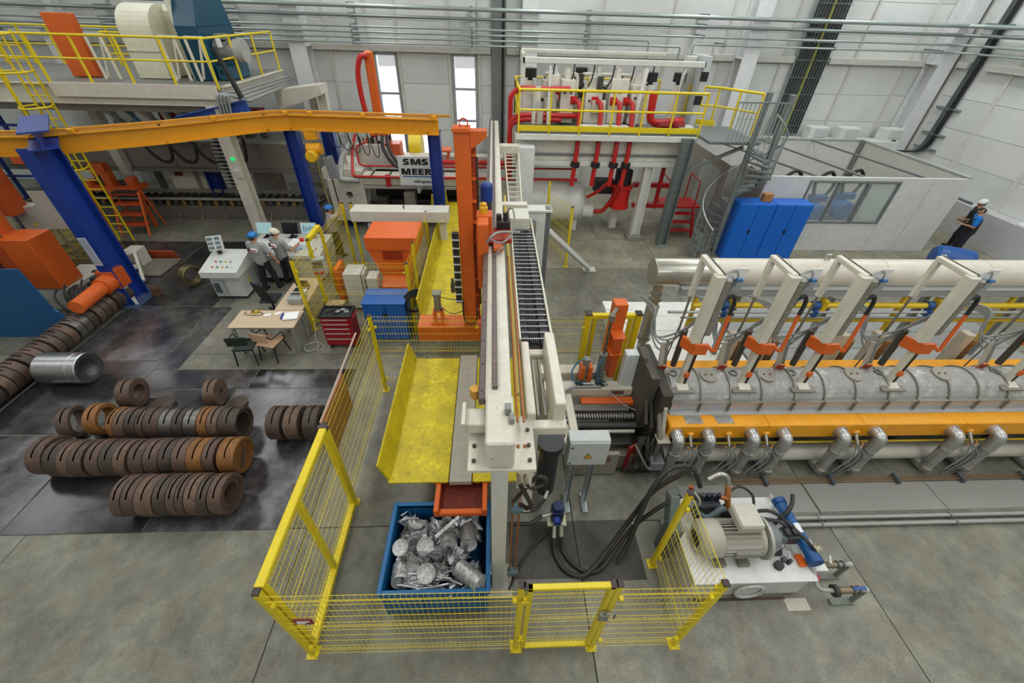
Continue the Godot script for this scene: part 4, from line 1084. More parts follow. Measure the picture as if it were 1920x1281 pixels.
func shear_table():
	var w = paint("#dad6c8", 0.45, 0.0, "worn", 0.7)
	var orange = paint("#dc6420", 0.42)
	var dark = paint("#45423d", 0.5, 0.4, "worn", 1.2)
	var t = T("hot_shear", "white hot shear table with dark rollers beside the gantry", "shear machine", V(1.8, 0, 5.2))
	P(t, "rear_beam", mb().bb(0.85, 0.95, 5.75, 2.2, 1.15, 6.0), w)
	P(t, "front_beam", mb().bb(0.95, 0.95, 5.32, 2.72, 1.13, 5.55), w)
	P(t, "cross_beam", mb().bb(1.0, 0.95, 5.55, 1.25, 1.12, 5.75), w)
	P(t, "tower", mb().bb(2.36, 1.1, 5.4, 2.6, 1.9, 5.58), paint("#d3d7d6", 0.4))
	P(t, "tower_gusset", mb().ext_d([Vector2(2.6, 1.1), Vector2(2.8, 1.1), Vector2(2.6, 1.5)], 5.4, 5.56), w)
	P(t, "orange_box", mb().bb(2.62, 1.02, 5.42, 2.92, 1.2, 5.86), paint("#ea6a22", 0.4))
	P(t, "orange_box_base", mb().bb(2.6, 0.9, 5.4, 2.94, 1.0, 5.88), paint("#c7551e", 0.4))
	P(t, "warning_label", mb().bb(2.2, 1.0, 5.31, 2.45, 1.09, 5.32, 0.0), paint("#5a5655", 0.5, 0, ""), "dark label with red oval")
	P(t, "label_oval", mb().lathe([Vector2(0.035, 0), Vector2(0.035, 0.006), Vector2(0, 0.006)], V(2.325, 1.045, 5.312), Vector3(0, 0, 1), 16), paint("#8c2030", 0.5, 0, ""))
	P(t, "orange_bar", mb().bb(1.62, 0.88, 5.12, 2.72, 0.98, 5.28), orange)
	P(t, "hood", mb().bb(1.45, 0.8, 4.98, 2.5, 0.94, 5.14), paint("#76736b", 0.45, 0.4))
	P(t, "left_plate", mb().bb(1.28, 0.4, 4.3, 1.42, 1.15, 5.2), w)
	P(t, "cheek", mb().bb(1.05, 0.75, 4.15, 1.38, 1.08, 4.75), paint("#cfccc0", 0.45, 0, "worn", 0.9))
	P(t, "rubber_ring", mb().lathe([Vector2(0.045, 0), Vector2(0.08, 0), Vector2(0.08, 0.03), Vector2(0.045, 0.03), Vector2(0.045, 0)], V(1.24, 1.08, 4.62), Vector3.UP, 20), paint("#2a2a2a", 0.6))
	# rollers: one chain roller row made of links, lower roller beds
	P(t, "roller_shaft", mb().cyl(V(1.45, 0.9, 4.86), V(2.55, 0.9, 4.86), 0.045, -1, 14), dark)
	for i in 22: P(t, "roller_link", mb().cyl(V(1.47 + i * 0.049, 0.9, 4.86), V(1.495 + i * 0.049, 0.9, 4.86), 0.06, -1, 12), paint("#8e8b83", 0.35, 0.6, ""))
	P(t, "roller_shaft", mb().cyl(V(1.45, 0.84, 4.7), V(2.55, 0.84, 4.7), 0.07, -1, 16), paint("#3d3b37", 0.45, 0.5))
	P(t, "front_rail", mb().bb(1.42, 0.8, 4.55, 2.5, 0.85, 4.6), paint("#bdb9ae", 0.4, 0.3))
	P(t, "front_lower", mb().bb(1.38, 0.1, 4.3, 2.5, 0.5, 4.5), paint("#7a766c", 0.5, 0.3, "worn", 1.0))
	P(t, "drip_tray", mb().bb(1.4, 0.62, 4.42, 2.45, 0.66, 4.9), dark)
	P(t, "front_wall", mb().bb(1.38, 0.05, 4.22, 2.2, 0.64, 4.3), paint("#9a978b", 0.5, 0.1, "worn", 1.0))
	P(t, "roll_end", mb().cyl(V(1.95, 0.55, 4.28), V(1.95, 0.55, 4.18), 0.09, -1, 18), paint("#8a6a62", 0.45, 0.4))
	PX(t, "leg", mb().bb(0.9, 0, 5.8, 1.0, 0.95, 5.95).bb(2.55, 0, 5.4, 2.65, 0.95, 5.55), w)
	# cable conduits on the front beam
	P(t, "conduit", mb().pipe([V(1.3, 1.05, 4.6), V(1.3, 1.16, 5.26), V(1.5, 1.18, 5.34), V(2.0, 1.18, 5.34)], 0.025, 0.08), paint("#8f918f", 0.4, 0.4))
	P(t, "air_spring", mb().cyl(V(1.62, 1.18, 5.42), V(1.88, 1.18, 5.42), 0.03, -1, 10), paint("#b4b3ac", 0.3, 0.6))
	P(t, "air_spring", mb().cyl(V(2.0, 1.18, 5.42), V(2.15, 1.18, 5.42), 0.03, -1, 10), paint("#b4b3ac", 0.3, 0.6))
	P(t, "thin_wire", mb().tube(MB.smooth([V(2.15, 1.12, 5.3), V(2.4, 1.0, 5.05), V(2.7, 0.95, 4.9)]), 0.006, 6), paint("#c4c2bc", 0.4))
	# upright orange column with cylinders
	var c = T("orange_lift_column", "tall orange steel column with grey hydraulic cylinder on the hot shear", "lift column", V(2.2, 1.1, 5.9))
	P(c, "column", mb().bb(2.12, 1.13, 5.85, 2.36, 2.66, 6.08), orange)
	P(c, "column_web", mb().bb(2.18, 1.13, 5.62, 2.32, 2.1, 5.85), paint("#c7551e", 0.45))
	PX(c, "web_rib", mb().bb(2.13, 1.7, 5.6, 2.36, 1.73, 5.85).bb(2.13, 2.08, 5.6, 2.36, 2.11, 5.85), orange)
	P(c, "cylinder", mb().cyl(V(2.02, 1.1, 5.62), V(2.02, 1.75, 5.62), 0.075, -1, 16), paint("#84827b", 0.4, 0.4))
	P(c, "cylinder_rod", mb().cyl(V(2.02, 1.75, 5.62), V(2.02, 2.5, 5.62), 0.025, -1, 10), paint("#7a736a", 0.3, 0.7))
	P(c, "clevis", mb().bb(1.98, 2.48, 5.58, 2.07, 2.62, 5.68).bar(V(2.03, 2.6, 5.64), V(2.18, 2.58, 5.9), 0.07, 0.06), paint("#8a8478", 0.4, 0.4))
	P(c, "second_cylinder", mb().cyl(V(1.72, 1.25, 5.6), V(1.72, 1.62, 5.6), 0.065, -1, 14).bb(1.66, 1.62, 5.54, 1.78, 1.66, 5.66), paint("#8f8d86", 0.4, 0.3))
	P(c, "second_bracket", mb().bb(1.62, 1.13, 5.5, 1.7, 1.5, 5.7).bb(1.76, 1.13, 5.5, 1.84, 1.5, 5.7).bb(1.7, 1.13, 5.66, 1.76, 1.5, 5.7), orange)
	P(c, "blue_hose", mb().tube(MB.smooth([V(1.72, 1.66, 5.6), V(1.55, 1.6, 5.55), V(1.45, 1.4, 5.5), V(1.5, 1.2, 5.45)]), 0.014, 8), paint("#1f78ad", 0.4))
	P(c, "blue_hose", mb().tube(MB.smooth([V(2.0, 1.7, 5.54), V(1.92, 1.55, 5.5), V(1.94, 1.3, 5.48), V(1.98, 1.2, 5.45)]), 0.012, 8), paint("#1f78ad", 0.4))
	for x in [1.62, 2.0]: P(c, "valve_cluster", mb().bb(x - 0.07, 1.13, 5.38, x + 0.07, 1.2, 5.5).cyl(V(x - 0.1, 1.2, 5.44), V(x + 0.1, 1.2, 5.44), 0.03, -1, 8).cyl(V(x, 1.16, 5.36), V(x, 1.26, 5.36), 0.025, -1, 8), paint("#26404a", 0.4, 0.3))
	# black accumulator cylinder
	var a = T("hydraulic_cylinder", "upright black hydraulic cylinder with bolted flange beside the gantry column", "cylinder", V(0.83, 0.3, 3.7))
	P(a, "barrel", mb().cyl(V(0.83, 0.5, 3.7), V(0.83, 1.68, 3.7), 0.15, -1, 28), paint("#2a2b2d", 0.45))
	P(a, "flange", mb().cyl(V(0.83, 1.62, 3.7), V(0.83, 1.74, 3.7), 0.2, -1, 28), paint("#232426", 0.45))
	var fb = mb()
	for k in 10: fb.cyl(V(0.83 + cos(k * 0.628) * 0.17, 1.57, 3.7 + sin(k * 0.628) * 0.17), V(0.83 + cos(k * 0.628) * 0.17, 1.63, 3.7 + sin(k * 0.628) * 0.17), 0.02, -1, 8)
	Q(a, "flange_bolts", fb, paint("#1c1c1e", 0.4))
	P(a, "top_plate", mb().bb(0.86, 1.5, 3.92, 1.1, 1.78, 4.3), w)
	P(a, "support", mb().bb(0.72, 0.0, 3.9, 0.84, 1.6, 4.05), paint("#cfccc2", 0.5))
	P(a, "bottom_cap", mb().lathe([Vector2(0.0, 0), Vector2(0.12, 0.02), Vector2(0.15, 0.06)], V(0.83, 0.44, 3.7), Vector3.UP, 28), paint("#232426", 0.45))
	# control cabinet on steel legs
	var e = T("control_cabinet", "light grey control cabinet with a yellow lightning warning sign on steel legs", "control cabinet", V(1.44, 0, 3.8))
	P(e, "body", mb().bb(1.12, 1.12, 3.72, 1.74, 1.69, 3.93), paint("#c9cfcd", 0.4))
	P(e, "door", mb().bb(1.13, 1.13, 3.695, 1.73, 1.66, 3.72), paint("#c4cac8", 0.4))
	for h in [1.18, 1.56]: P(e, "lock", mb().cyl(V(1.17, h, 3.697), V(1.17, h, 3.68), 0.016, -1, 10), paint("#3c5a4c", 0.4))
	var sn = P(e, "warning_sign", mb().ext_d([Vector2(1.37, 1.32), Vector2(1.49, 1.32), Vector2(1.43, 1.42)], 3.688, 3.694), paint("#2a2413", 0.5, 0, ""))
	P(sn, "yellow_field", mb().ext_d([Vector2(1.383, 1.328), Vector2(1.477, 1.328), Vector2(1.43, 1.405)], 3.684, 3.688), paint("#e8b81c", 0.45, 0, ""))
	P(sn, "lightning_bolt", mb().ext_d([Vector2(1.428, 1.39), Vector2(1.418, 1.36), Vector2(1.43, 1.362), Vector2(1.426, 1.335), Vector2(1.442, 1.37), Vector2(1.431, 1.368), Vector2(1.437, 1.39)], 3.681, 3.684), paint("#2a2413", 0.5, 0, ""))
	P(sn, "red_strip", mb().bb(1.37, 1.297, 3.688, 1.49, 1.308, 3.694, 0.0), paint("#b8452c", 0.5, 0, ""))
	for x in [1.22, 1.52]:
		P(e, "leg", mb().channel(V(x, 0.03, 3.72), V(x, 1.12, 3.72), 0.09, 0.05, 0.012), paint("#a8b0b4", 0.35, 0.6))
		P(e, "foot_rail", mb().bb(x - 0.03, 0.008, 3.5, x + 0.07, 0.06, 3.86), paint("#b3babd", 0.35, 0.6))
	var cb = mb()
	for k in 5: cb.tube(MB.smooth([V(1.13, 1.45 + k * 0.04, 3.78), V(1.02, 1.44 + k * 0.04, 3.74), V(0.98 - k * 0.01, 1.62, 3.9), V(1.0, 1.75, 4.3)]), 0.009, 6)
	Q(e, "cables", cb, paint("#7b7d7a", 0.5))
	# lower valve group and hoses
	var v = T("valve_group", "blue hydraulic valve block with two hose ends on a pale bracket", "valve block", V(0.98, 0.2, 3.3))
	P(v, "bracket", mb().bb(0.84, 0.3, 3.14, 1.14, 0.34, 3.36), paint("#d2cfae", 0.5))
	P(v, "body", mb().bb(0.9, 0.34, 3.18, 1.08, 0.62, 3.36), paint("#17223f", 0.45))
	P(v, "cap", mb().cyl(V(0.99, 0.62, 3.26), V(0.99, 0.72, 3.26), 0.08, -1, 14), paint("#1b2c58", 0.4))
	P(v, "cap", mb().cyl(V(0.97, 0.5, 3.17), V(0.97, 0.5, 3.08), 0.06, -1, 14), paint("#1b3a86", 0.4))
	PX(v, "hose_end", mb().cyl(V(0.94, 0.36, 3.13), V(0.93, 0.24, 3.0), 0.035, -1, 12).cyl(V(1.05, 0.36, 3.13), V(1.05, 0.24, 3.02), 0.035, -1, 12).cyl(V(0.92, 0.5, 3.25), V(0.74, 0.52, 3.2), 0.03, -1, 12).cyl(V(0.86, 0.62, 3.58), V(0.8, 0.6, 3.44), 0.03, -1, 12), paint("#b7b4aa", 0.3, 0.7, ""))
	P(v, "stand", mb().bb(0.93, 0.0, 3.22, 1.05, 0.3, 3.32), paint("#3c3a36", 0.5))
	var hose = paint("#2e2823", 0.5)
	var hoses = [["long black hydraulic hose looping over the dark floor plates to the oil tank", [V(0.93, 0.24, 3.0), V(0.94, 0.08, 2.85), V(1.05, 0.05, 2.62), V(1.28, 0.06, 2.5), V(1.5, 0.1, 2.6), V(1.78, 0.2, 2.85), V(2.1, 0.6, 3.1), V(2.35, 1.2, 3.2), V(2.75, 1.75, 3.2)], 0.034],
		["black hydraulic hose beside the long loop on the dark floor plates", [V(1.05, 0.24, 3.02), V(1.07, 0.08, 2.88), V(1.2, 0.05, 2.68), V(1.4, 0.05, 2.56), V(1.62, 0.08, 2.6), V(1.9, 0.2, 2.85), V(2.12, 0.5, 3.0), V(2.4, 0.95, 3.05), V(2.7, 1.2, 3.1)], 0.03],
		["black hose running level from the valve block towards the white gantry column", [V(0.74, 0.52, 3.2), V(0.55, 0.5, 3.1), V(0.3, 0.45, 3.12)], 0.03],
		["black hose sagging from the hydraulic cylinder's foot to the gantry column", [V(0.8, 0.6, 3.44), V(0.65, 0.55, 3.3), V(0.45, 0.52, 3.28), V(0.3, 0.6, 3.25)], 0.028],
		["thin black hose curving along the floor by the gantry column", [V(0.86, 0.1, 3.15), V(0.6, 0.06, 2.95), V(0.4, 0.05, 2.7), V(0.22, 0.05, 2.35)], 0.018]]
	for q in hoses: one("hydraulic_hose", q[0], "hose", mb().tube(MB.smooth(q[1], 8), q[2], 10), hose)
	# copper risers by the gantry column
	var r = T("copper_risers", "two vertical copper pipes with a blue clamp beside the white gantry column", "pipes", V(0.27, 0, 2.5))
	for x in [0.22, 0.3]: P(r, "pipe", mb().cyl(V(x, 0.1, 2.5), V(x, 2.2, 2.5), 0.014, -1, 8), paint("#b0703e", 0.35, 0.6))
	for h in [0.25, 2.0]: P(r, "clamp", mb().bb(0.19, h, 2.45, 0.34, h + 0.1, 2.54), paint("#5d7683", 0.5))
	for x in [0.25, 0.32]: P(r, "upper_pipe", mb().cyl(V(x, 3.12, 2.6), V(x, 2.85, 2.42), 0.016, -1, 8), paint("#b9774a", 0.4, 0.4))
	P(r, "hose_end", mb().cyl(V(0.25, 2.85, 2.42), V(0.27, 2.7, 2.42), 0.022, -1, 10), paint("#b7b4aa", 0.3, 0.7, ""))
	P(r, "hose_end", mb().cyl(V(0.32, 2.85, 2.42), V(0.34, 2.7, 2.42), 0.022, -1, 10), paint("#b7b4aa", 0.3, 0.7, ""))
	P(r, "hose", mb().tube(MB.smooth([V(0.27, 2.7, 2.42), V(0.34, 2.5, 2.42), V(0.42, 2.2, 2.45), V(0.38, 2.05, 2.5), V(0.3, 2.15, 2.5)], 6), 0.028, 8), hose)
	P(r, "hose", mb().tube(MB.smooth([V(0.34, 2.7, 2.42), V(0.42, 2.55, 2.45), V(0.55, 2.55, 2.5), V(0.56, 2.65, 2.5), V(0.46, 2.68, 2.5), V(0.34, 2.45, 2.5), V(0.22, 2.2, 2.5)], 6), 0.024, 8), hose)

# ---- hydraulic power pack ------------------------------------------------------
func power_pack():
	var white = paint("#e3e3e0", 0.4)
	var beige = paint("#b3ae9f", 0.45)
	var alu = paint("#9aa0a4", 0.35, 0.5)
	var hose = paint("#2f2e2b", 0.5)
	var t = T("oil_tank", "white rectangular oil tank with a round bolted hatch on its side", "tank", V(3.6, 0, 2.8))
	P(t, "tank_body", mb().bb(2.77, 0.03, 2.2, 4.46, 0.53, 3.38), paint("#cfcfcc", 0.45))
	P(t, "tank_top", mb().bb(2.74, 0.53, 2.16, 4.5, 0.56, 3.42), white)
	P(t, "hatch", mb().cyl(V(3.62, 0.27, 2.2), V(3.62, 0.27, 2.17), 0.19, -1, 28), paint("#c6c6c2", 0.45))
	P(t, "hatch_rim", mb().lathe([Vector2(0.17, 0), Vector2(0.21, 0), Vector2(0.21, 0.03), Vector2(0.17, 0.03), Vector2(0.17, 0)], V(3.62, 0.27, 2.165), Vector3(0, 0, 1), 28), paint("#d3d3cf", 0.45))
	var hb = mb()
	for k in 12: hb.cyl(V(3.62 + cos(k * TAU / 12) * 0.19, 0.27 + sin(k * TAU / 12) * 0.19, 2.15), V(3.62 + cos(k * TAU / 12) * 0.19, 0.27 + sin(k * TAU / 12) * 0.19, 2.13), 0.012, -1, 6)
	Q(t, "hatch_bolts", hb, paint("#8f8f8a", 0.4, 0.5))
	PX(t, "lifting_ear", mb().bb(2.76, 0.56, 3.34, 2.78, 0.66, 3.42).bb(4.44, 0.56, 3.34, 4.46, 0.66, 3.42), white)
	P(t, "breather_cap", mb().cyl(V(4.02, 0.56, 2.36), V(4.02, 0.63, 2.36), 0.06, -1, 18), paint("#2b2c2e", 0.5))
	P(t, "level_switch", mb().cyl(V(4.14, 0.56, 2.44), V(4.14, 0.63, 2.44), 0.035, -1, 12), paint("#56585a", 0.5))
	P(t, "level_switch", mb().cyl(V(4.19, 0.56, 2.4), V(4.19, 0.66, 2.4), 0.028, -1, 12), paint("#2c2f36", 0.5))
	P(t, "sensor_box", mb().bb(4.33, 0.56, 2.34, 4.42, 0.63, 2.5), paint("#ef6c1b", 0.4), "small orange sensor box")
	for k in 3: P(t, "sensor_cable", mb().tube(MB.smooth([V(4.3, 0.6, 2.78), V(4.24, 0.62, 2.62 - k * 0.02), V(4.15 + k * 0.07, 0.64, 2.55), V(4.14 + k * 0.07, 0.62, 2.45)]), 0.006, 6), paint("#8f7d76", 0.5))
	P(t, "side_stand", mb().bb(2.56, 0.0, 2.75, 2.74, 0.85, 3.0), paint("#5f6a66", 0.5))
	P(t, "side_stand_top", mb().box(V(2.62, 0.95, 3.05), Vector3(0.14, 0.5, 0.2), Basis(Vector3.RIGHT, -0.5)), paint("#6b7672", 0.45))
	P(t, "edge_strip", mb().bb(2.9, 0.0, 2.13, 4.25, 0.02, 2.16), paint("#4e3a36", 0.5))
	# motor
	var m = T("electric_motor", "large beige electric motor with cooling fins lying on the white oil tank", "motor", V(3.4, 0.56, 2.7))
	var c = 0.84; var d = 2.66
	P(m, "fan_cover", mb().lathe([Vector2(0.08, -0.01), Vector2(0.17, 0.0), Vector2(0.245, 0.05), Vector2(0.26, 0.12), Vector2(0.26, 0.3), Vector2(0.245, 0.31)], V(2.86, c, d), Vector3.RIGHT, 32, false), beige)
	P(m, "fan_grille", mb().cyl(V(2.85, c, d), V(2.87, c, d), 0.12, -1, 20), paint("#3b3935", 0.6))
	P(m, "body", mb().cyl(V(3.16, c, d), V(3.72, c, d), 0.21, -1, 32), paint("#7d796e", 0.5))
	for k in 26:
		var a = k * TAU / 26
		P(m, "fin", mb().box(V(3.43, c + cos(a) * 0.225, d - sin(a) * 0.225), Vector3(0.52, 0.075, 0.011), Basis(Vector3.RIGHT, -a)), paint("#a09c90", 0.45))
	P(m, "end_shield", mb().lathe([Vector2(0.23, 0), Vector2(0.25, 0.02), Vector2(0.25, 0.07), Vector2(0.2, 0.09)], V(3.68, c, d), Vector3.RIGHT, 32), beige)
	P(m, "flange_ring", mb().lathe([Vector2(0.2, 0), Vector2(0.3, 0), Vector2(0.3, 0.04), Vector2(0.2, 0.04)], V(3.78, c, d), Vector3.RIGHT, 36), paint("#b7b5ad", 0.4, 0.2))
	P(m, "bell_housing", mb().lathe([Vector2(0.27, 0.0), Vector2(0.24, 0.06), Vector2(0.19, 0.17), Vector2(0.1, 0.2), Vector2(0, 0.2)], V(3.82, c, d), Vector3.RIGHT, 32), alu)
	P(m, "terminal_box", mb().bb(3.36, 1.08, 2.6, 3.7, 1.22, 2.95, 0.02), paint("#bdb9ab", 0.45))
	P(m, "terminal_lid", mb().bb(3.37, 1.22, 2.61, 3.69, 1.245, 2.94, 0.02), paint("#c9c5b7", 0.4))
	PX(m, "foot", mb().bb(3.1, 0.56, 2.36, 3.26, 0.64, 2.5).bb(3.44, 0.56, 2.36, 3.6, 0.64, 2.5).bb(3.1, 0.56, 2.82, 3.26, 0.64, 2.96).bb(3.44, 0.56, 2.82, 3.6, 0.64, 2.96), paint("#7d7a70", 0.5))
	P(m, "gear_box", mb().bb(3.3, 0.8, 2.38, 3.66, 0.92, 2.46), paint("#8a867b", 0.5))
	# pump
	var p = T("pump", "black hydraulic pump with triangular stand at the motor's shaft end", "pump", V(4.15, 0.56, 2.68))
	P(p, "pump_body", mb().cyl(V(4.02, c, d), V(4.14, c, d), 0.1, -1, 18), paint("#6d7276", 0.4, 0.4))
	P(p, "pump_block", mb().bb(4.12, 0.74, 2.58, 4.34, 0.92, 2.76), paint("#2f3034", 0.45))
	P(p, "stand", mb().ext_d([Vector2(3.98, 0.56), Vector2(4.16, 0.56), Vector2(4.08, 0.74)], 2.5, 2.56), paint("#3a3c40", 0.5))
	PX(p, "valve", mb().bb(4.1, 0.92, 2.6, 4.18, 1.0, 2.7).bb(4.22, 0.92, 2.62, 4.3, 0.98, 2.7), paint("#24262b", 0.45))
	# second pump group behind, orange suction tee
	var q = T("valve_manifold", "dark hydraulic valve manifold with brass fittings behind the electric motor", "manifold", V(3.3, 0.56, 3.15))
	P(q, "block", mb().bb(3.08, 0.56, 3.08, 3.42, 0.9, 3.32), paint("#33363d", 0.45))
	for k in 4: P(q, "solenoid", mb().cyl(V(3.13 + k * 0.08, 0.9, 3.2), V(3.13 + k * 0.08, 1.05, 3.2), 0.033, -1, 12), paint("#1f2740" if k % 2 else "#3a3c40", 0.45))
	P(q, "brass_fitting", mb().cyl(V(3.0, 0.95, 3.25), V(2.95, 1.12, 3.3), 0.035, -1, 12), paint("#a2562f", 0.4, 0.4))
	P(q, "flange", mb().cyl(V(3.56, 0.62, 3.1), V(3.62, 0.74, 3.12), 0.12, -1, 16), paint("#2c2c2f", 0.5))
	P(q, "suction_tee", mb().tube([V(3.58, 0.7, 3.1), V(3.55, 0.9, 3.2), V(3.52, 1.12, 3.3)], 0.045, 12).cyl(V(3.55, 0.92, 3.2), V(3.42, 0.95, 3.22), 0.04, -1, 12), paint("#c07a42", 0.45, 0.2), "copper coloured suction tee")
	P(q, "steel_elbow", mb().tube(MB.smooth([V(3.52, 1.12, 3.3), V(3.48, 1.26, 3.36), V(3.36, 1.3, 3.38), V(3.22, 1.2, 3.36)], 6), 0.035, 12), paint("#b9b7ae", 0.3, 0.7, ""))
	P(q, "grey_hose", mb().tube(MB.smooth([V(2.7, 0.9, 2.95), V(2.78, 1.1, 3.0), V(2.92, 1.08, 3.05), V(3.0, 0.9, 3.02), V(3.15, 0.85, 2.95), V(3.32, 0.98, 3.0), V(3.42, 0.9, 3.05)], 7), 0.045, 12), paint("#5a6468", 0.5))
	P(q, "coil_hose", mb().tube(MB.smooth([V(2.9, 0.9, 3.2), V(2.95, 1.12, 3.2), V(3.05, 1.0, 3.1), V(2.98, 0.85, 3.1), V(2.9, 0.95, 3.12)], 6), 0.016, 8), paint("#b9b5a8", 0.45))
	# cooler
	var k2 = T("oil_cooler", "blue tubular oil cooler standing along the tank's far edge", "cooler", V(4.5, 0.2, 2.8))
	P(k2, "shell", mb().cyl(V(4.46, 0.72, 3.2), V(4.48, 0.72, 2.42), 0.085, -1, 22), paint("#1d5d9c", 0.4))
	PX(k2, "end_cap", mb().cyl(V(4.46, 0.72, 3.2), V(4.46, 0.72, 3.28), 0.1, -1, 22).cyl(V(4.48, 0.72, 2.42), V(4.48, 0.72, 2.32), 0.105, -1, 22), paint("#1c4f8c", 0.4))
	P(k2, "label_plate", mb().bb(4.42, 0.806, 2.72, 4.5, 0.812, 2.86, 0.0), paint("#dfe3e6", 0.4, 0, ""))
	P(k2, "support", mb().bb(4.42, 0.56, 2.7, 4.5, 0.64, 2.8), paint("#dcdcd8", 0.45))
	P(k2, "mount_plate", mb().bb(4.52, 0.5, 2.3, 4.75, 0.53, 2.75), white)
	P(k2, "inlet", mb().lathe([Vector2(0.05, 0), Vector2(0.07, 0.01), Vector2(0.07, 0.04), Vector2(0.04, 0.05), Vector2(0.04, 0.09)], V(4.55, 0.74, 2.5), Vector3(0.8, 0.6, 0), 14), paint("#c4c0a6", 0.4, 0.4))
	# cooling water pipework on stands
	for wv in [[2.42, "upper cooling water pipe with brass valve on a bent grey stand beside the tank", 0.0], [2.08, "lower cooling water pipe with black flange on a bent grey stand by the floor joint", 0.02]]:
		var dd = wv[0]
		var x0 = 4.72; var x1 = 5.2
		var w = T("water_pipe", wv[1], "pipe", V(5.0, 0, dd))
		P(w, "pipe", mb().pipe([V(4.5, 0.62, 2.38), V(4.5, 0.44, dd + 0.02), V(x0, 0.42, dd), V(x1, 0.42, dd)], 0.032, 0.09), paint("#a9ada6", 0.4, 0.3))
		P(w, "end_elbow", mb().dome(V(x1, 0.42, dd), Vector3(0.045, 0.045, 0.045), Basis(), -0.5), paint("#b4b8b0", 0.4, 0.3))
		P(w, "valve_body", mb().cyl(V(x0 + 0.08, 0.42, dd), V(x0 + 0.26, 0.42, dd), 0.045, -1, 12), paint("#8d7c62", 0.4, 0.5))
		P(w, "valve_ring", mb().cyl(V(x0 + 0.28, 0.42, dd), V(x0 + 0.31, 0.42, dd), 0.055, -1, 12), paint("#6d6f6a", 0.4, 0.4))
		P(w, "valve_ring", mb().cyl(V(x0 + 0.36, 0.42, dd), V(x0 + 0.39, 0.42, dd), 0.055, -1, 12), paint("#6d6f6a", 0.4, 0.4))
		P(w, "stand_post", mb().bar(V(x1, 0.4, dd), V(x1, 0.04, dd), 0.06, 0.04), paint("#7d847c", 0.45))
		P(w, "stand_base", mb().bb(x1 - 0.32, 0.0, dd - 0.05, x1 + 0.03, 0.04, dd + 0.03), paint("#7d847c", 0.45))
		if dd < 2.2:
			P(w, "blue_lever", mb().bb(x0 + 0.27, 0.47, dd - 0.02, x0 + 0.45, 0.485, dd + 0.02), paint("#2c4f9a", 0.4))
			P(w, "black_flange", mb().cyl(V(x0 + 0.0, 0.42, dd), V(x0 + 0.06, 0.42, dd), 0.08, -1, 14), paint("#34322f", 0.5))
		else:
			P(w, "hand_lever", mb().cyl(V(x0 + 0.14, 0.46, dd), V(x0 + 0.14, 0.52, dd), 0.02, -1, 8).bar(V(x0 + 0.14, 0.52, dd), V(x0 + 0.17, 0.54, dd + 0.08), 0.025, 0.012), paint("#cfccc4", 0.4, 0.3))
			P(w, "red_knob", mb().bb(4.53, 0.42, 2.2, 4.6, 0.5, 2.27), paint("#b3262a", 0.45))
	one("floor_pad", "square pale patch of fresh mortar on the floor beside the oil tank", "floor patch", mb().bb(4.22, 0.0, 1.98, 4.56, 0.006, 2.14, 0.001), paint("#d8d4cb", 0.7, 0, "worn", 2.0))
	# hoses over the pump
	var hz = [["black hose arching from the manifold over the pump to the blue cooler", [V(3.7, 0.95, 2.95), V(3.95, 1.1, 2.9), V(4.2, 0.98, 2.8), V(4.4, 0.9, 2.55), V(4.52, 0.78, 2.46)], 0.026],
		["black hose beside the arching hose ending at the pump block", [V(3.68, 0.88, 2.98), V(3.9, 0.98, 2.85), V(4.1, 1.0, 2.78), V(4.18, 0.94, 2.7)], 0.024],
		["short black hose curving from the manifold to a fitting on the white tank top", [V(3.45, 0.95, 3.2), V(3.75, 1.0, 3.35), V(4.0, 0.85, 3.3), V(4.1, 0.58, 3.22)], 0.02],
		["grey hose crossing over the blue cooler", [V(4.6, 0.9, 3.25), V(4.45, 0.88, 3.05), V(4.22, 0.62, 2.92)], 0.03],
		["heavy black hose arching high from the manifold towards the furnace mouth", [V(3.1, 1.1, 3.3), V(2.9, 1.45, 3.4), V(2.55, 1.5, 3.35), V(2.3, 1.2, 3.2), V(2.15, 0.7, 3.0), V(2.05, 0.3, 2.85), V(1.9, 0.06, 2.7)], 0.036]]
	for e in hz: one("hydraulic_hose", e[0], "hose", mb().tube(MB.smooth(e[1], 7), e[2], 10), hose)

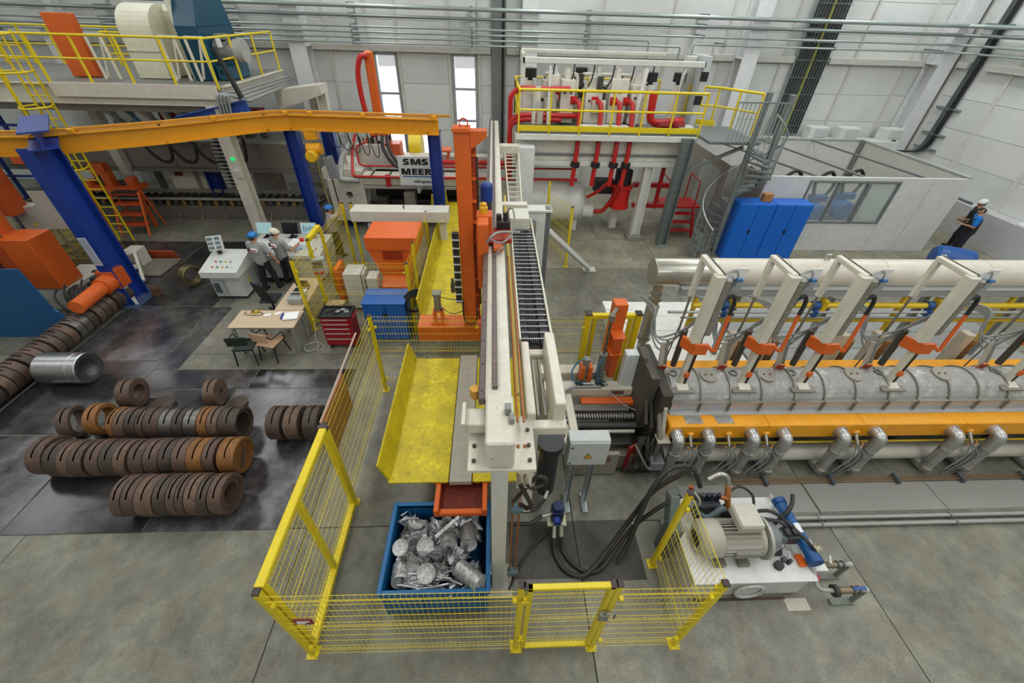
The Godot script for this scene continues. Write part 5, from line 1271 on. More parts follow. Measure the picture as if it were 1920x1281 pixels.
# ---- die rings ------------------------------------------------------------------
# a ring about the x axis, starting at x=0 in its own space, with a slot cut into part of its rim
func die_ring_mesh(r, bore, L, a0, a1, rec):
	var m = mb()
	var g0 = L * 0.5 - 0.013; var g1 = L * 0.5 + 0.013
	var seg = 40
	var b = min(0.012, L * 0.1)
	m.lathe([Vector2(bore, 0), Vector2(r - b, 0), Vector2(r, b), Vector2(r, g0)], Vector3.ZERO, Vector3.RIGHT, seg)
	m.lathe([Vector2(r, g1), Vector2(r, L - b), Vector2(r - b, L), Vector2(r * 0.82, L), Vector2(r * 0.8, L - rec), Vector2(bore, L - rec), Vector2(bore, 0)], Vector3.ZERO, Vector3.RIGHT, seg)
	var f = MB.frame(Vector3.RIGHT)
	for k in seg:
		var t0 = TAU * k / seg; var t1 = TAU * (k + 1) / seg
		var o0 = f.x * cos(t0) + f.y * sin(t0); var o1 = f.x * cos(t1) + f.y * sin(t1)
		# angle measured from straight up, towards the viewer positive
		var mid = (o0 + o1).normalized()
		var ang = atan2(mid.z, mid.y)
		var ins = ang > a0 and ang < a1
		var rr = r - 0.03 if ins else r
		m.strip([o0 * rr + Vector3(g0, 0, 0), o1 * rr + Vector3(g0, 0, 0)], [o0 * rr + Vector3(g1, 0, 0), o1 * rr + Vector3(g1, 0, 0)], [o0, o1], [o0, o1])
		if ins:
			m.strip([o0 * rr + Vector3(g0, 0, 0), o1 * rr + Vector3(g0, 0, 0)], [o0 * r + Vector3(g0, 0, 0), o1 * r + Vector3(g0, 0, 0)], [Vector3.RIGHT, Vector3.RIGHT], [Vector3.RIGHT, Vector3.RIGHT])
			m.strip([o0 * r + Vector3(g1, 0, 0), o1 * r + Vector3(g1, 0, 0)], [o0 * rr + Vector3(g1, 0, 0), o1 * rr + Vector3(g1, 0, 0)], [Vector3.LEFT, Vector3.LEFT], [Vector3.LEFT, Vector3.LEFT])
	return m.mesh()
func die_ring(x, d, r, bore, L, rec, mat, label, group, turn = 0.0, a0 = -0.9, a1 = 0.75):
	var key = "%.3f|%.3f|%.3f|%.3f|%.2f" % [r, bore, L, rec, a0]
	if not ring_cache.has(key): ring_cache[key] = die_ring_mesh(r, bore, L, a0, a1, rec)
	var o = MeshInstance3D.new()
	o.mesh = ring_cache[key]
	o.material_override = mat
	o.name = numbered("die_ring")
	add_child(o)
	o.position = V(x, r + 0.012, d)
	o.rotation.y = turn
	tag(o, label, "die ring", group)
	return o
var ring_cache = {}
func rings_zone():
	var br = [paint("#7d6e65", 0.5, 0.2, "rust", 0.9), paint("#746860", 0.48, 0.25, "rust", 1.1), paint("#8a7a6e", 0.5, 0.2, "rust", 0.7), paint("#66605a", 0.46, 0.3, "rust", 1.3)]
	var og = paint("#b0834a", 0.55, 0.1, "rust", 0.8)
	var sh = paint("#86827a", 0.32, 0.75, "steel", 2.0)
	var rng = RandomNumberGenerator.new()
	rng.seed = 5
	# front row
	var x = -5.93
	var w3 = [0.16, 0.2, 0.27, 0.2, 0.14, 0.13, 0.2, 0.16, 0.22]
	for i in w3.size():
		die_ring(x, 3.80 + rng.randf_range(-0.01, 0.01), 0.325, 0.17 if i == w3.size() - 1 else 0.08, w3[i] - 0.012, 0.03, br[i % 4], "dark brown slotted steel die ring standing in the shortest of the three rows", "die rings in the short row")
		x += w3[i]
	# middle row
	x = -7.84
	var w2 = [0.3, 0.24, 0.18, 0.26, 0.22, 0.24, 0.24, 0.24, 0.24, 0.22, 0.24, 0.26, 0.24, 0.3]
	for i in w2.size():
		var last = i == w2.size() - 1
		var off = 0.06 if i == 0 else 0.0
		die_ring(x, 4.54 + rng.randf_range(-0.012, 0.012) + off, 0.318 + off * 0.2, 0.03 if last else 0.12, w2[i] - (0.05 if i in [0, 3, 6, 12] else 0.01), 0.03, og if last or i == 11 else br[(i * 3) % 4], "orange rusty die ring with a bar across its face closing the longest row" if last else "brown slotted steel die ring standing in the longest of the three rows", "" if last else "die rings in the long row")
		x += w2[i]
	one("face_bar", "flat bar lying across the orange die ring's round face", "bar", mb().bar(V(x - 0.02, 0.18, 4.4), V(x - 0.02, 0.46, 4.66), 0.03, 0.05, Vector3.RIGHT), paint("#6d5c4c", 0.5, 0.4))
	# back row: open rings first
	die_ring(-8.05, 5.34, 0.3, 0.22, 0.2, 0.0, br[1], "open dark die ring leaning at the end of the back row", "", 0.25)
	die_ring(-7.6, 5.42, 0.3, 0.22, 0.22, 0.0, og, "wide open orange rusty die ring with a light bore in the back row", "", 0.1)
	x = -7.08
	var w1 = [0.12, 0.2, 0.2, 0.12, 0.28, 0.24, 0.2, 0.24, 0.18, 0.2, 0.34]
	for i in w1.size():
		var mt = br[(i * 5 + 1) % 4]
		if i == 0 or i == 8: mt = og
		if i in [5, 7]: mt = sh
		var last = i == w1.size() - 1
		die_ring(x, 5.32 + rng.randf_range(-0.01, 0.01), 0.305, 0.2 if last else 0.1, w1[i] - 0.014, 0.03, mt, "thick brown die ring with a hollow face closing the back row" if last else ("bare metal banded die ring in the back row of rusty rings" if i in [5, 7] else ("thin orange rusty die ring in the back row" if i in [0, 8] else "brown slotted steel die ring standing in the back row")), "" if last else ("banded rings in the back row" if i in [5, 7] else ("orange rings in the back row" if i in [0, 8] else "die rings in the back row")))
		x += w1[i]
	for i in 3: die_ring(-4.22 + i * 0.32 + (0.03 if i == 2 else 0.0), 5.28, 0.32, 0.18, 0.26, 0.02, br[(i + 1) % 4], "brown slotted die ring in the group of three by the mesh fence", "die rings by the fence")
	# singles
	die_ring(-7.5, 6.1, 0.3, 0.17, 0.26, 0.0, br[0], "single die ring with a wide silvery bore standing behind the back row", "", 0.12)
	die_ring(-5.86, 6.12, 0.28, 0.07, 0.22, 0.0, br[2], "single brown die ring with a small round hole standing behind the back row", "", 0.12)
	one("flat_disc", "thin dark steel disc lying behind the single die ring with wide bore", "disc", mb().cyl(V(-6.85, 0.012, 6.0), V(-6.85, 0.09, 6.0), 0.24, -1, 28), br[3])
	one("flat_disc", "thin dark steel disc lying behind the die ring with small hole", "disc", mb().cyl(V(-5.35, 0.012, 6.05), V(-5.35, 0.07, 6.05), 0.18, -1, 28), br[3])
	# row running away at the left: axis along depth
	var d = 5.6
	for i in 21:
		var L = 0.2
		die_ring(-10.2, d, 0.29, 0.09, L - 0.02, 0.03, sh if i in [12, 13] else br[(i * 3 + 1) % 4], "bare metal ring in the row of dark rings beside the blue plate" if i in [12, 13] else "dark brown die ring in the row running along the blue guard plate", "metal rings by the blue plate" if i in [12, 13] else "die rings along the blue plate", PI / 2, -2.0, 0.4)
		d += L + (0.04 if i % 3 == 2 else 0.0)
	# billet
	var b = T("aluminium_billet", "short shiny aluminium billet with a hollowed end lying on the steel plates", "billet", V(-9.2, 0.012, 7.0))
	var al = paint("#c3c3c2", 0.3, 0.9, "steel", 1.6)
	P(b, "body", mb().lathe([Vector2(0.0, 0), Vector2(0.32, 0), Vector2(0.335, 0.015), Vector2(0.335, 0.68), Vector2(0.327, 0.69), Vector2(0.327, 0.71), Vector2(0.34, 0.72), Vector2(0.34, 0.86), Vector2(0.325, 0.88)], V(-9.6, 0.352, 6.84), Vector3.RIGHT, 40), al)
	P(b, "end_face", mb().lathe([Vector2(0.325, 0.88), Vector2(0.22, 0.87), Vector2(0.17, 0.82), Vector2(0.11, 0.76), Vector2(0.0, 0.75)], V(-9.6, 0.352, 6.84), Vector3.RIGHT, 40, false), paint("#6f6f6f", 0.5, 0.7, "alloy", 3.0), "dark torn hollow end")
	# upright ring by the control desk
	var u = die_ring(-8.95, 10.9, 0.3, 0.24, 0.22, 0.0, paint("#8d8256", 0.38, 0.7, "steel", 1.5), "large brassy open ring standing on edge beside the control desk", "", -0.35, 3.0, 3.1)

# ---- left machine, runway crane --------------------------------------------------
func left_machine():
	var orange = paint("#dc6420", 0.42)
	var dorange = paint("#c7551e", 0.45)
	var navy = paint("#16388f", 0.4)
	var white = paint("#d8d7cf", 0.45, 0, "worn", 0.8)
	var dark = paint("#2c2a28", 0.55)
	var yel = paint("#e8cf1a", 0.42)
	var amber = paint("#e8a016", 0.4)
	# blue guard plate
	var bp = T("guard_plate", "large blue steel guard plate standing beside the row of dark rings", "guard plate", V(-11.6, 0, 8.38))
	P(bp, "plate", mb().ext_d([Vector2(-13.4, 0.0), Vector2(-10.8, 0.0), Vector2(-10.22, 0.38), Vector2(-10.3, 0.75), Vector2(-10.38, 0.8), Vector2(-10.44, 1.88), Vector2(-13.4, 1.87)], 8.36, 8.4), paint("#0c5285", 0.42))
	P(bp, "stiffener", mb().bb(-12.0, 0, 8.4, -11.9, 1.7, 8.5), paint("#0c5285", 0.42))
	# orange press body
	var t = T("orange_press", "tall orange hydraulic press body with thick cylinder behind the blue guard plate", "press machine", V(-11.6, 0, 10))
	P(t, "body", mb().bb(-11.75, 0.7, 9.46, -11.06, 2.04, 10.12), orange)
	P(t, "left_body", mb().bb(-13.4, 0.7, 9.5, -11.75, 2.02, 10.1), dorange)
	P(t, "main_cylinder", mb().cyl(V(-12.25, 1.9, 10.0), V(-12.25, 2.75, 10.0), 0.32, -1, 26), orange)
	P(t, "cylinder_cap", mb().lathe([Vector2(0.36, 0), Vector2(0.36, 0.12), Vector2(0.2, 0.16), Vector2(0, 0.16)], V(-12.25, 2.72, 10.0), Vector3.UP, 26), dorange)
	P(t, "second_cylinder", mb().cyl(V(-13.0, 1.9, 9.8), V(-13.0, 2.6, 9.8), 0.3, -1, 24), orange)
	P(t, "frame_base", mb().bb(-13.4, 0.02, 9.5, -11.1, 0.7, 10.1), white)
	P(t, "frame_rail", mb().bb(-11.1, 0.55, 9.4, -10.95, 0.68, 10.3), white)
	PX(t, "tie_rod", mb().cyl(V(-12.1, 0.7, 9.4), V(-12.1, 2.05, 9.4), 0.02, -1, 8).cyl(V(-12.0, 0.7, 9.38), V(-12.0, 2.05, 9.38), 0.02, -1, 8), paint("#5a3a2a", 0.4, 0.5))
	P(t, "cross_pipe", mb().pipe([V(-12.3, 2.1, 9.35), V(-11.9, 2.1, 9.35), V(-11.6, 2.12, 9.5)], 0.025), paint("#7c6a5c", 0.4, 0.5))
	P(t, "upper_block", mb().ext_d([Vector2(-13.5, 3.3), Vector2(-13.0, 3.3), Vector2(-12.8, 3.55), Vector2(-12.95, 3.85), Vector2(-13.4, 3.85)], 11.2, 11.7), dorange)
	P(t, "upper_block", mb().bb(-12.2, 3.2, 11.4, -11.7, 3.45, 11.9), paint("#e06a3a", 0.45))
	P(t, "upper_column", mb().bb(-13.4, 1.9, 11.2, -12.9, 3.3, 11.7), dorange)
	# orange pusher tube
	var ot = T("pusher_tube", "thick orange tube lying beside the blue crane post", "tube", V(-10.0, 0.6, 9.0))
	P(ot, "tube", mb().cyl(V(-9.98, 0.78, 8.5), V(-10.05, 0.78, 9.55), 0.17, -1, 24), orange)
	P(ot, "collar", mb().cyl(V(-10.04, 0.78, 9.4), V(-10.06, 0.78, 9.75), 0.22, -1, 24), orange)
	P(ot, "end_block", mb().bb(-10.3, 0.55, 9.7, -9.85, 1.05, 10.1), dorange)
	P(ot, "stand", mb().bb(-10.15, 0.02, 9.72, -9.95, 0.56, 10.0), white)
	# black hose bundle under the press
	var rng = RandomNumberGenerator.new()
	rng.seed = 31
	var hb = T("hose_bundle", "tangle of black hydraulic hoses at the foot of the orange press", "hoses", V(-10.7, 0, 9.2))
	for k in 16:
		var x = -11.1 + rng.randf() * 0.6
		var d = 9.0 + rng.randf() * 0.45
		P(hb, "hose", mb().tube(MB.smooth([V(x, 0.65 + rng.randf() * 0.2, d + 0.3), V(x + 0.15, 0.7, d), V(x + 0.3 + rng.randf() * 0.2, 0.35, d - 0.2), V(x + 0.35 + rng.randf() * 0.2, 0.05, d - 0.15)]), 0.024, 6), dark)
	P(hb, "bracket", mb().bb(-10.9, 0.02, 9.5, -10.5, 0.5, 9.7), white)
	P(hb, "valve", mb().bb(-10.75, 0.5, 9.9, -10.45, 0.75, 10.2), dark)
	# white tilting frame with orange scoop behind the post
	var sc = T("scoop_frame", "white tilting frame with orange scoop tray behind the blue crane post", "scoop", V(-10.5, 0, 11.6))
	P(sc, "tray", mb().bb(-11.6, 0.02, 11.3, -10.1, 0.05, 12.4), paint("#8d8a80", 0.5, 0.3, "worn", 1.0))
	P(sc, "back_plate", mb().box(V(-10.9, 0.16, 12.45), Vector3(1.3, 0.3, 0.04), Basis(Vector3.RIGHT, 0.3)), paint("#b6481e", 0.5))
	P(sc, "arm", mb().bar(V(-11.0, 0.5, 11.9), V(-10.3, 0.1, 10.9), 0.08), white)
	P(sc, "arm", mb().bar(V(-11.5, 0.55, 11.4), V(-10.95, 0.5, 11.95), 0.08), white)
	P(sc, "wheel", mb().cyl(V(-10.8, 0.3, 11.2), V(-10.7, 0.3, 11.2), 0.2, -1, 20), dark)
	P(sc, "deck", mb().bb(-12.2, 0.3, 10.6, -10.6, 0.42, 11.3), white)
	P(sc, "label_plate", mb().box(V(-11.3, 0.44, 10.95), Vector3(0.5, 0.02, 0.12), Basis(Vector3.UP, 0.5)), paint("#3a3936", 0.5), "black printed plate")
	one("wheel_hub", "small brown steel roller lying by the blue crane post foot", "roller", mb().cyl(V(-9.62, 0.13, 10.35), V(-9.5, 0.13, 10.2), 0.12, -1, 18), paint("#6b4c38", 0.5, 0.4))
	# crane post with cap beam
	var p1 = T("crane_post", "thick blue steel crane post with a printed notice on its side", "crane post", V(-10.0, 0, 10.05))
	P(p1, "column", mb().ibeam(V(-10.0, 0.02, 10.05), V(-10.0, 4.02, 10.05), 0.66, 0.32, 0.03, Vector3(0, 0, 1)), navy)
	P(p1, "cover_plate", mb().bb(-10.18, 0.02, 9.68, -9.94, 0.62, 9.72), paint("#1c4aa6", 0.42))
	P(p1, "base_plate", mb().bb(-10.35, 0.012, 9.55, -9.65, 0.04, 10.55), paint("#4a5a7a", 0.5))
	P(p1, "cap_beam", mb().ibeam(V(-9.5, 4.2, 9.65), V(-10.75, 4.2, 11.2), 0.36, 0.5, 0.03), navy)
	var nt = P(p1, "notice", mb().bb(-10.13, 1.25, 9.7, -9.94, 2.0, 9.718, 0.0), paint("#c9cdd8", 0.5), "white printed notice")
	var tx = mb()
	for k in 22: tx.bb(-10.115, 1.3 + k * 0.031, 9.695, -9.97 + (k % 3) * 0.008, 1.308 + k * 0.031, 9.7, 0.0)
	Q(nt, "print", tx, paint("#6a6f80", 0.5, 0, ""))
	P(p1, "white_stub", mb().cyl(V(-9.78, 0.05, 9.75), V(-9.78, 0.22, 9.75), 0.04, -1, 12), paint("#d9d9d6", 0.4))
	for q in [[-6.05, 13.75, "slim blue crane post under the bend of the amber runway beam"], [-1.76, 13.45, "slim blue crane post under the amber runway beam's end beside the white sign"]]:
		var p = T("crane_post", q[2], "crane post", V(q[0], 0, q[1]))
		P(p, "column", mb().ibeam(V(q[0], 0.02, q[1]), V(q[0], 3.72, q[1]), 0.36, 0.3, 0.025), navy)
		P(p, "base_plate", mb().bb(q[0] - 0.25, 0, q[1] - 0.25, q[0] + 0.25, 0.02, q[1] + 0.25), navy)
		P(p, "head_plate", mb().bb(q[0] - 0.2, 3.7, q[1] - 0.2, q[0] + 0.2, 3.74, q[1] + 0.2), paint("#0e2450", 0.4))
	# more blue posts in the background
	for q in [[-14.2, 10.6, 4.1, "blue steel post behind the wire fence at the orange press"], [-10.7, 16.6, 2.2, "blue steel post standing behind the roller table by the white cabinet"], [-5.55, 15.4, 3.4, "dark blue steel post beside the yellow hoist and the press platen"], [-16.5, 14.6, 5.0, "blue steel post beyond the yellow ladder"]]:
		var p = T("blue_post", q[3], "post", V(q[0], 0, q[1]))
		P(p, "column", mb().ibeam(V(q[0], 0, q[1]), V(q[0], q[2], q[1]), 0.4, 0.36, 0.03), paint("#122c7a", 0.42))
		P(p, "base_plate", mb().bb(q[0] - 0.26, 0, q[1] - 0.26, q[0] + 0.26, 0.02, q[1] + 0.26), navy)
	# amber runway beam
	var rb = T("runway_beam", "long bent amber crane runway beam carried by blue posts", "crane beam", V(-6, 3.75, 12.5))
	var path = [V(-14.5, 3.9, 10.0), V(-10.4, 3.9, 10.5), V(-8.4, 3.9, 11.75), V(-6.5, 3.9, 13.3), V(-5.9, 3.9, 13.5), V(-1.6, 3.9, 13.25)]
	for i in path.size() - 1:
		var ext_ = (path[i + 1] - path[i]).normalized() * 0.02
		P(rb, "beam_length", mb().ibeam(path[i] - ext_, path[i + 1] + ext_, 0.42, 0.26, 0.03), amber)
	for i in path.size() - 1: P(rb, "top_angle", mb().bar(path[i] + Vector3(0.05, 0.27, -0.05), path[i + 1] + Vector3(0.05 if i < 4 else 0.35, 0.27, -0.05), 0.1, 0.06), paint("#c98a18", 0.42))
	for f in [[1, 0.3], [2, 0.5], [3, 0.9], [4, 0.15], [4, 0.5], [4, 0.97]]:
		var pp = path[f[0]].lerp(path[f[0] + 1], f[1])
		P(rb, "clip", mb().box(pp + Vector3(0, 0.25, 0), Vector3(0.12, 0.1, 0.3), Basis(Vector3.UP, 0.4)), amber)
	# hoist
	var h = T("chain_hoist", "yellow electric chain hoist hanging from the amber runway beam", "hoist", V(-5.4, 3.0, 13.3))
	P(h, "trolley", mb().bb(-5.55, 3.45, 13.35, -5.2, 3.75, 13.65), amber)
	P(h, "body", mb().cyl(V(-5.55, 3.2, 13.4), V(-5.15, 3.2, 13.4), 0.16, -1, 20), amber)
	P(h, "motor", mb().lathe([Vector2(0.0, 0), Vector2(0.14, 0), Vector2(0.17, 0.05), Vector2(0.17, 0.3), Vector2(0.1, 0.34)], V(-5.4, 3.05, 13.05), Vector3(0, 0, -1), 20), paint("#e8b41c", 0.4))
	P(h, "chain_bag", mb().box(V(-4.95, 2.7, 13.3), Vector3(0.24, 0.62, 0.24), Basis(Vector3(0, 0, 1), 0.15)), paint("#7b7d82", 0.6))
	P(h, "chain", mb().cyl(V(-5.0, 3.1, 13.2), V(-4.95, 1.65, 13.2), 0.02, -1, 6), paint("#3a382f", 0.4, 0.6))
	P(h, "hook", mb().tube(MB.smooth([V(-4.95, 1.65, 13.2), V(-4.95, 1.5, 13.2), V(-4.88, 1.42, 13.2), V(-4.84, 1.5, 13.2)]), 0.03, 8), paint("#c9961c", 0.4))
	P(h, "pendant_cable", mb().tube(MB.smooth([V(-5.3, 3.0, 13.2), V(-5.2, 2.0, 13.0), V(-4.9, 1.2, 12.6), V(-5.1, 1.35, 12.5)]), 0.014, 6), paint("#8f8a2c", 0.5))
	for k in 5: P(h, "festoon_cable", mb().tube(MB.smooth([V(-4.9 + k * 0.28, 3.68, 13.5), V(-4.8 + k * 0.3, 3.3 - k * 0.07, 13.5), V(-4.6 + k * 0.28, 3.25 - k * 0.05, 13.5), V(-4.6 + k * 0.28, 3.68, 13.5)]), 0.014, 6), dark)
	# fence around the press, chart board, switch box
	fence_post(-13.4, 11.9, 2.0, "yellow fence post behind the orange press beside the grey switch box")
	fence_panel(-15.5, 11.9, -13.45, 11.9, 0.08, 1.97, "yellow wire mesh panel behind the orange press")
	fence_panel(-13.4, 11.95, -13.4, 13.4, 0.08, 1.97, "yellow wire mesh panel running back beside the yellow ladder")
	fence_panel(-13.3, 11.9, -12.0, 11.9, 0.08, 1.97, "yellow wire mesh panel below the handwritten chart board")
	var sb = T("switch_box", "grey wall switch box mounted on the fence behind the orange press", "switch box", V(-13.0, 1.2, 11.7))
	P(sb, "body", mb().bb(-13.25, 1.35, 11.55, -12.7, 2.05, 11.85), paint("#b9b8ad", 0.45))
	P(sb, "door", mb().bb(-13.23, 1.37, 11.53, -12.72, 2.03, 11.56), paint("#bdbcb2", 0.45))
	P(sb, "warning_sign", mb().ext_d([Vector2(-12.95, 1.5), Vector2(-12.8, 1.5), Vector2(-12.87, 1.62)], 11.52, 11.53), paint("#d8b024", 0.5, 0, ""))
	var cbd = T("chart_board", "white handwritten chart board beside the blue crane post", "notice board", V(-12.0, 0, 11.4))
	P(cbd, "board", mb().box(V(-12.02, 2.0, 11.4), Vector3(0.62, 1.05, 0.03), Basis(Vector3.UP, 0.1)), paint("#cbcabd", 0.5))
	var wr = mb()
	for k in 11:
		for j in 3:
			if (k * 7 + j * 5) % 4 == 0: continue
			wr.box(V(-12.22 + j * 0.19, 1.56 + k * 0.085, 11.375 + j * 0.018), Vector3(0.13 + 0.03 * ((k + j) % 3), 0.012, 0.006), Basis(Vector3.UP, 0.1), 0.0)
	Q(cbd, "writing", wr, paint("#75766f", 0.6, 0, ""))
	PX(cbd, "leg", mb().bar(V(-12.27, 0.0, 11.5), V(-12.25, 1.5, 11.39), 0.03).bar(V(-11.77, 0.0, 11.5), V(-11.79, 1.5, 11.42), 0.03), paint("#8d8e88", 0.4, 0.4))
	one("white_case", "small white equipment case standing behind the blue crane post", "case", mb().bb(-11.35, 0.0, 11.9, -10.95, 0.55, 12.3), paint("#c9c8bf", 0.45))
	# orange step platform
	var st = T("step_platform", "orange steel step platform beside the roller table", "steps", V(-12.5, 0, 14.5))
	for k in 4: P(st, "tread", mb().bb(-13.15, 0.32 + k * 0.32, 14.2 + k * 0.12, -12.25 + 0.0, 0.38 + k * 0.32, 14.55 + k * 0.12), paint("#b5441e", 0.5))
	for x in [-13.15, -12.2]:
		P(st, "side_rail", mb().bar(V(x, 0.0, 14.15), V(x, 1.4, 14.65), 0.06), orange)
		P(st, "back_leg", mb().bar(V(x, 0.0, 15.1), V(x, 1.4, 14.75), 0.05), orange)
	P(st, "rubber_mat", mb().bb(-13.1, 1.345, 14.55, -12.3, 1.36, 14.9), dark)
	var om = T("orange_cart", "orange machine table loaded with dark tools behind the yellow ladder", "machine table", V(-13.4, 0, 15.2))
	P(om, "top", mb().bb(-14.3, 1.3, 14.9, -12.4, 1.42, 15.5), dorange)
	for k in 5: P(om, "tool", mb().bb(-14.2 + k * 0.36, 1.42, 15.0 + (k % 2) * 0.15, -13.95 + k * 0.36, 1.6 + (k % 3) * 0.12, 15.3), dark if k % 2 else dorange)
	PX(om, "leg", mb().bb(-14.25, 0, 14.95, -14.15, 1.3, 15.05).bb(-12.55, 0, 14.95, -12.45, 1.3, 15.05), dorange)
	P(om, "tower", mb().bb(-14.0, 1.42, 15.3, -13.5, 2.1, 15.6), dorange)

# ---- desks, control desks, shredder, people ---------------------------------------
func desk_zone():
	var wood = paint("#d9c3a5", 0.5, 0.0, "plywood", 1.0)
	var steel = paint("#b4b6b6", 0.35, 0.5)
	var black = paint("#1d1d1f", 0.5)
	var lg = paint("#c9ccc8", 0.42)
	var orange = paint("#ea6a22", 0.4)
	var blue = paint("#1463b8", 0.4)
	var yel = paint("#e8cf1a", 0.42)
	# front table
	var t = T("office_table", "light wood office table with chairs pushed under its near side", "table", V(-5.37, 0, 8.1))
	P(t, "table_top", mb().bb(-6.12, 0.72, 7.74, -4.63, 0.75, 8.44), wood)
	for q in [[-6.05, 7.8], [-4.7, 7.8], [-6.05, 8.37], [-4.7, 8.37]]: P(t, "leg", mb().bb(q[0] - 0.03, 0, q[1] - 0.03, q[0] + 0.03, 0.72, q[1] + 0.03), steel)
	P(t, "rail", mb().bb(-6.0, 0.66, 7.79, -4.75, 0.71, 7.82), steel)
	var t2 = T("office_table", "light wood office table standing behind the front table with the printer on it", "table", V(-4.95, 0, 9.3))
	P(t2, "table_top", mb().bb(-5.35, 0.72, 8.46, -4.68, 0.75, 10.0), wood)
	for q in [[-5.28, 8.56], [-4.74, 8.56], [-5.28, 9.92], [-4.74, 9.92]]: P(t2, "leg", mb().bb(q[0] - 0.03, 0, q[1] - 0.03, q[0] + 0.03, 0.72, q[1] + 0.03), steel)
	# items on the tables
	var m = T("multimeter", "yellow and black multimeter lying on the front table", "multimeter", V(-5.75, 0.75, 8.35))
	P(m, "body", mb().bb(-5.84, 0.752, 8.3, -5.66, 0.79, 8.4), paint("#c9a62a", 0.5))
	P(m, "screen", mb().bb(-5.82, 0.79, 8.32, -5.76, 0.794, 8.38), black)
	P(m, "lead", mb().tube(MB.smooth([V(-5.66, 0.76, 8.35), V(-5.55, 0.76, 8.3), V(-5.6, 0.76, 8.22), V(-5.8, 0.76, 8.22), V(-5.98, 0.76, 8.28), V(-5.95, 0.76, 8.37)]), 0.007, 6), black)
	for q in [[-5.42, 8.25, 0.3, "loose white sheet of paper lying near the multimeter"], [-5.2, 8.32, 0.5, "loose white sheet of paper lying beside the ring binder"]]: one("paper_sheet", q[3], "paper", mb().box(V(q[0], 0.752, q[1]), Vector3(0.15, 0.002, 0.1), Basis(Vector3.UP, q[2]), 0.0), paint("#eeeeea", 0.6, 0, ""))
	var b = T("ring_binder", "white ring binder with blue edge on the front table", "binder", V(-4.85, 0.75, 8.17))
	P(b, "cover", mb().box(V(-4.83, 0.775, 8.17), Vector3(0.34, 0.03, 0.3), Basis(Vector3.UP, 0.15)), paint("#e9e9e6", 0.5))
	P(b, "spine", mb().box(V(-5.03, 0.775, 8.16), Vector3(0.06, 0.04, 0.2), Basis(Vector3.UP, 0.15)), paint("#22438f", 0.5), "blue edge")
	P(b, "sheet", mb().box(V(-4.83, 0.793, 8.17), Vector3(0.31, 0.004, 0.28), Basis(Vector3.UP, 0.2)), paint("#f1f1ee", 0.6, 0, ""))
	var pr = T("printer", "small grey printer with paper in its tray on the rear table", "printer", V(-4.92, 0.75, 8.85))
	P(pr, "body", mb().bb(-5.1, 0.752, 8.68, -4.74, 0.92, 9.05, 0.02), paint("#a9aaa8", 0.45))
	P(pr, "tray", mb().box(V(-4.95, 0.95, 8.95), Vector3(0.28, 0.02, 0.2), Basis(Vector3.RIGHT, -0.5)), paint("#bdbdba", 0.45))
	P(pr, "paper", mb().box(V(-4.95, 0.965, 8.93), Vector3(0.2, 0.004, 0.16), Basis(Vector3.RIGHT, -0.5), 0.0), paint("#efefec", 0.6, 0, ""))
	var lp = T("laptop", "open black laptop on the rear table beside the printer", "laptop", V(-5.0, 0.75, 9.4))
	P(lp, "base", mb().bb(-5.2, 0.752, 9.2, -4.85, 0.77, 9.45), black)
	P(lp, "lid", mb().box(V(-5.02, 0.87, 9.5), Vector3(0.35, 0.22, 0.012), Basis(Vector3.RIGHT, 0.25)), black)
	P(lp, "paper_note", mb().bb(-4.98, 0.771, 9.25, -4.86, 0.774, 9.4, 0.0), paint("#e5e8f0", 0.6, 0, ""))
	# chairs
	chair(-5.72, 7.5, 0.1, "black plastic chair with steel legs pushed under the front table", paint("#1f2a22", 0.5), black)
	chair(-5.2, 7.62, -0.25, "chair with a pale wooden seat pushed under the front table", paint("#c9a183", 0.5, 0, "plywood", 1.0), black)
	var oc = T("office_chair", "black mesh office chair beside the rear table", "office chair", V(-5.95, 0, 9.4))
	P(oc, "seat", mb().bb(-6.15, 0.42, 9.2, -5.7, 0.5, 9.65, 0.03), black)
	P(oc, "backrest", mb().box(V(-5.92, 0.8, 9.15), Vector3(0.46, 0.6, 0.05), Basis(Vector3.UP, -0.5) * Basis(Vector3.RIGHT, 0.2), 0.02), paint("#232326", 0.6))
	P(oc, "post", mb().cyl(V(-5.93, 0.08, 9.42), V(-5.93, 0.42, 9.42), 0.03, -1, 10), black)
	for k in 5: P(oc, "foot", mb().bar(V(-5.93, 0.07, 9.42), V(-5.93 + cos(k * TAU / 5) * 0.3, 0.05, 9.42 + sin(k * TAU / 5) * 0.3), 0.04), black)
	# red tool cabinet
	var rc = T("tool_cabinet", "red rolling tool cabinet with steel drawer handles and open top tray", "tool cabinet", V(-3.72, 0, 8.05))
	var red = paint("#a3181d", 0.35)
	P(rc, "body", mb().bb(-4.05, 0.1, 7.88, -3.35, 0.92, 8.32), red)
	for k in 5:
		var h0 = [0.14, 0.36, 0.52, 0.66, 0.79][k]
		var h1 = [0.34, 0.5, 0.64, 0.77, 0.9][k]
		var dr = P(rc, "drawer", mb().bb(-4.03, h0, 7.86, -3.37, h1, 7.885), red)
		P(dr, "handle", mb().bb(-4.0, h1 - 0.035, 7.84, -3.42, h1 - 0.015, 7.865), paint("#cfd2d4", 0.3, 0.7, ""))
	P(rc, "top_tray", mb().bb(-4.08, 0.92, 7.86, -3.33, 0.97, 7.9).bb(-4.08, 0.92, 8.3, -3.33, 0.97, 8.34).bb(-4.08, 0.92, 7.9, -4.04, 0.97, 8.3).bb(-3.37, 0.92, 7.9, -3.33, 0.97, 8.3).bb(-4.04, 0.921, 7.9, -3.37, 0.93, 8.3), paint("#1b1c1d", 0.45))
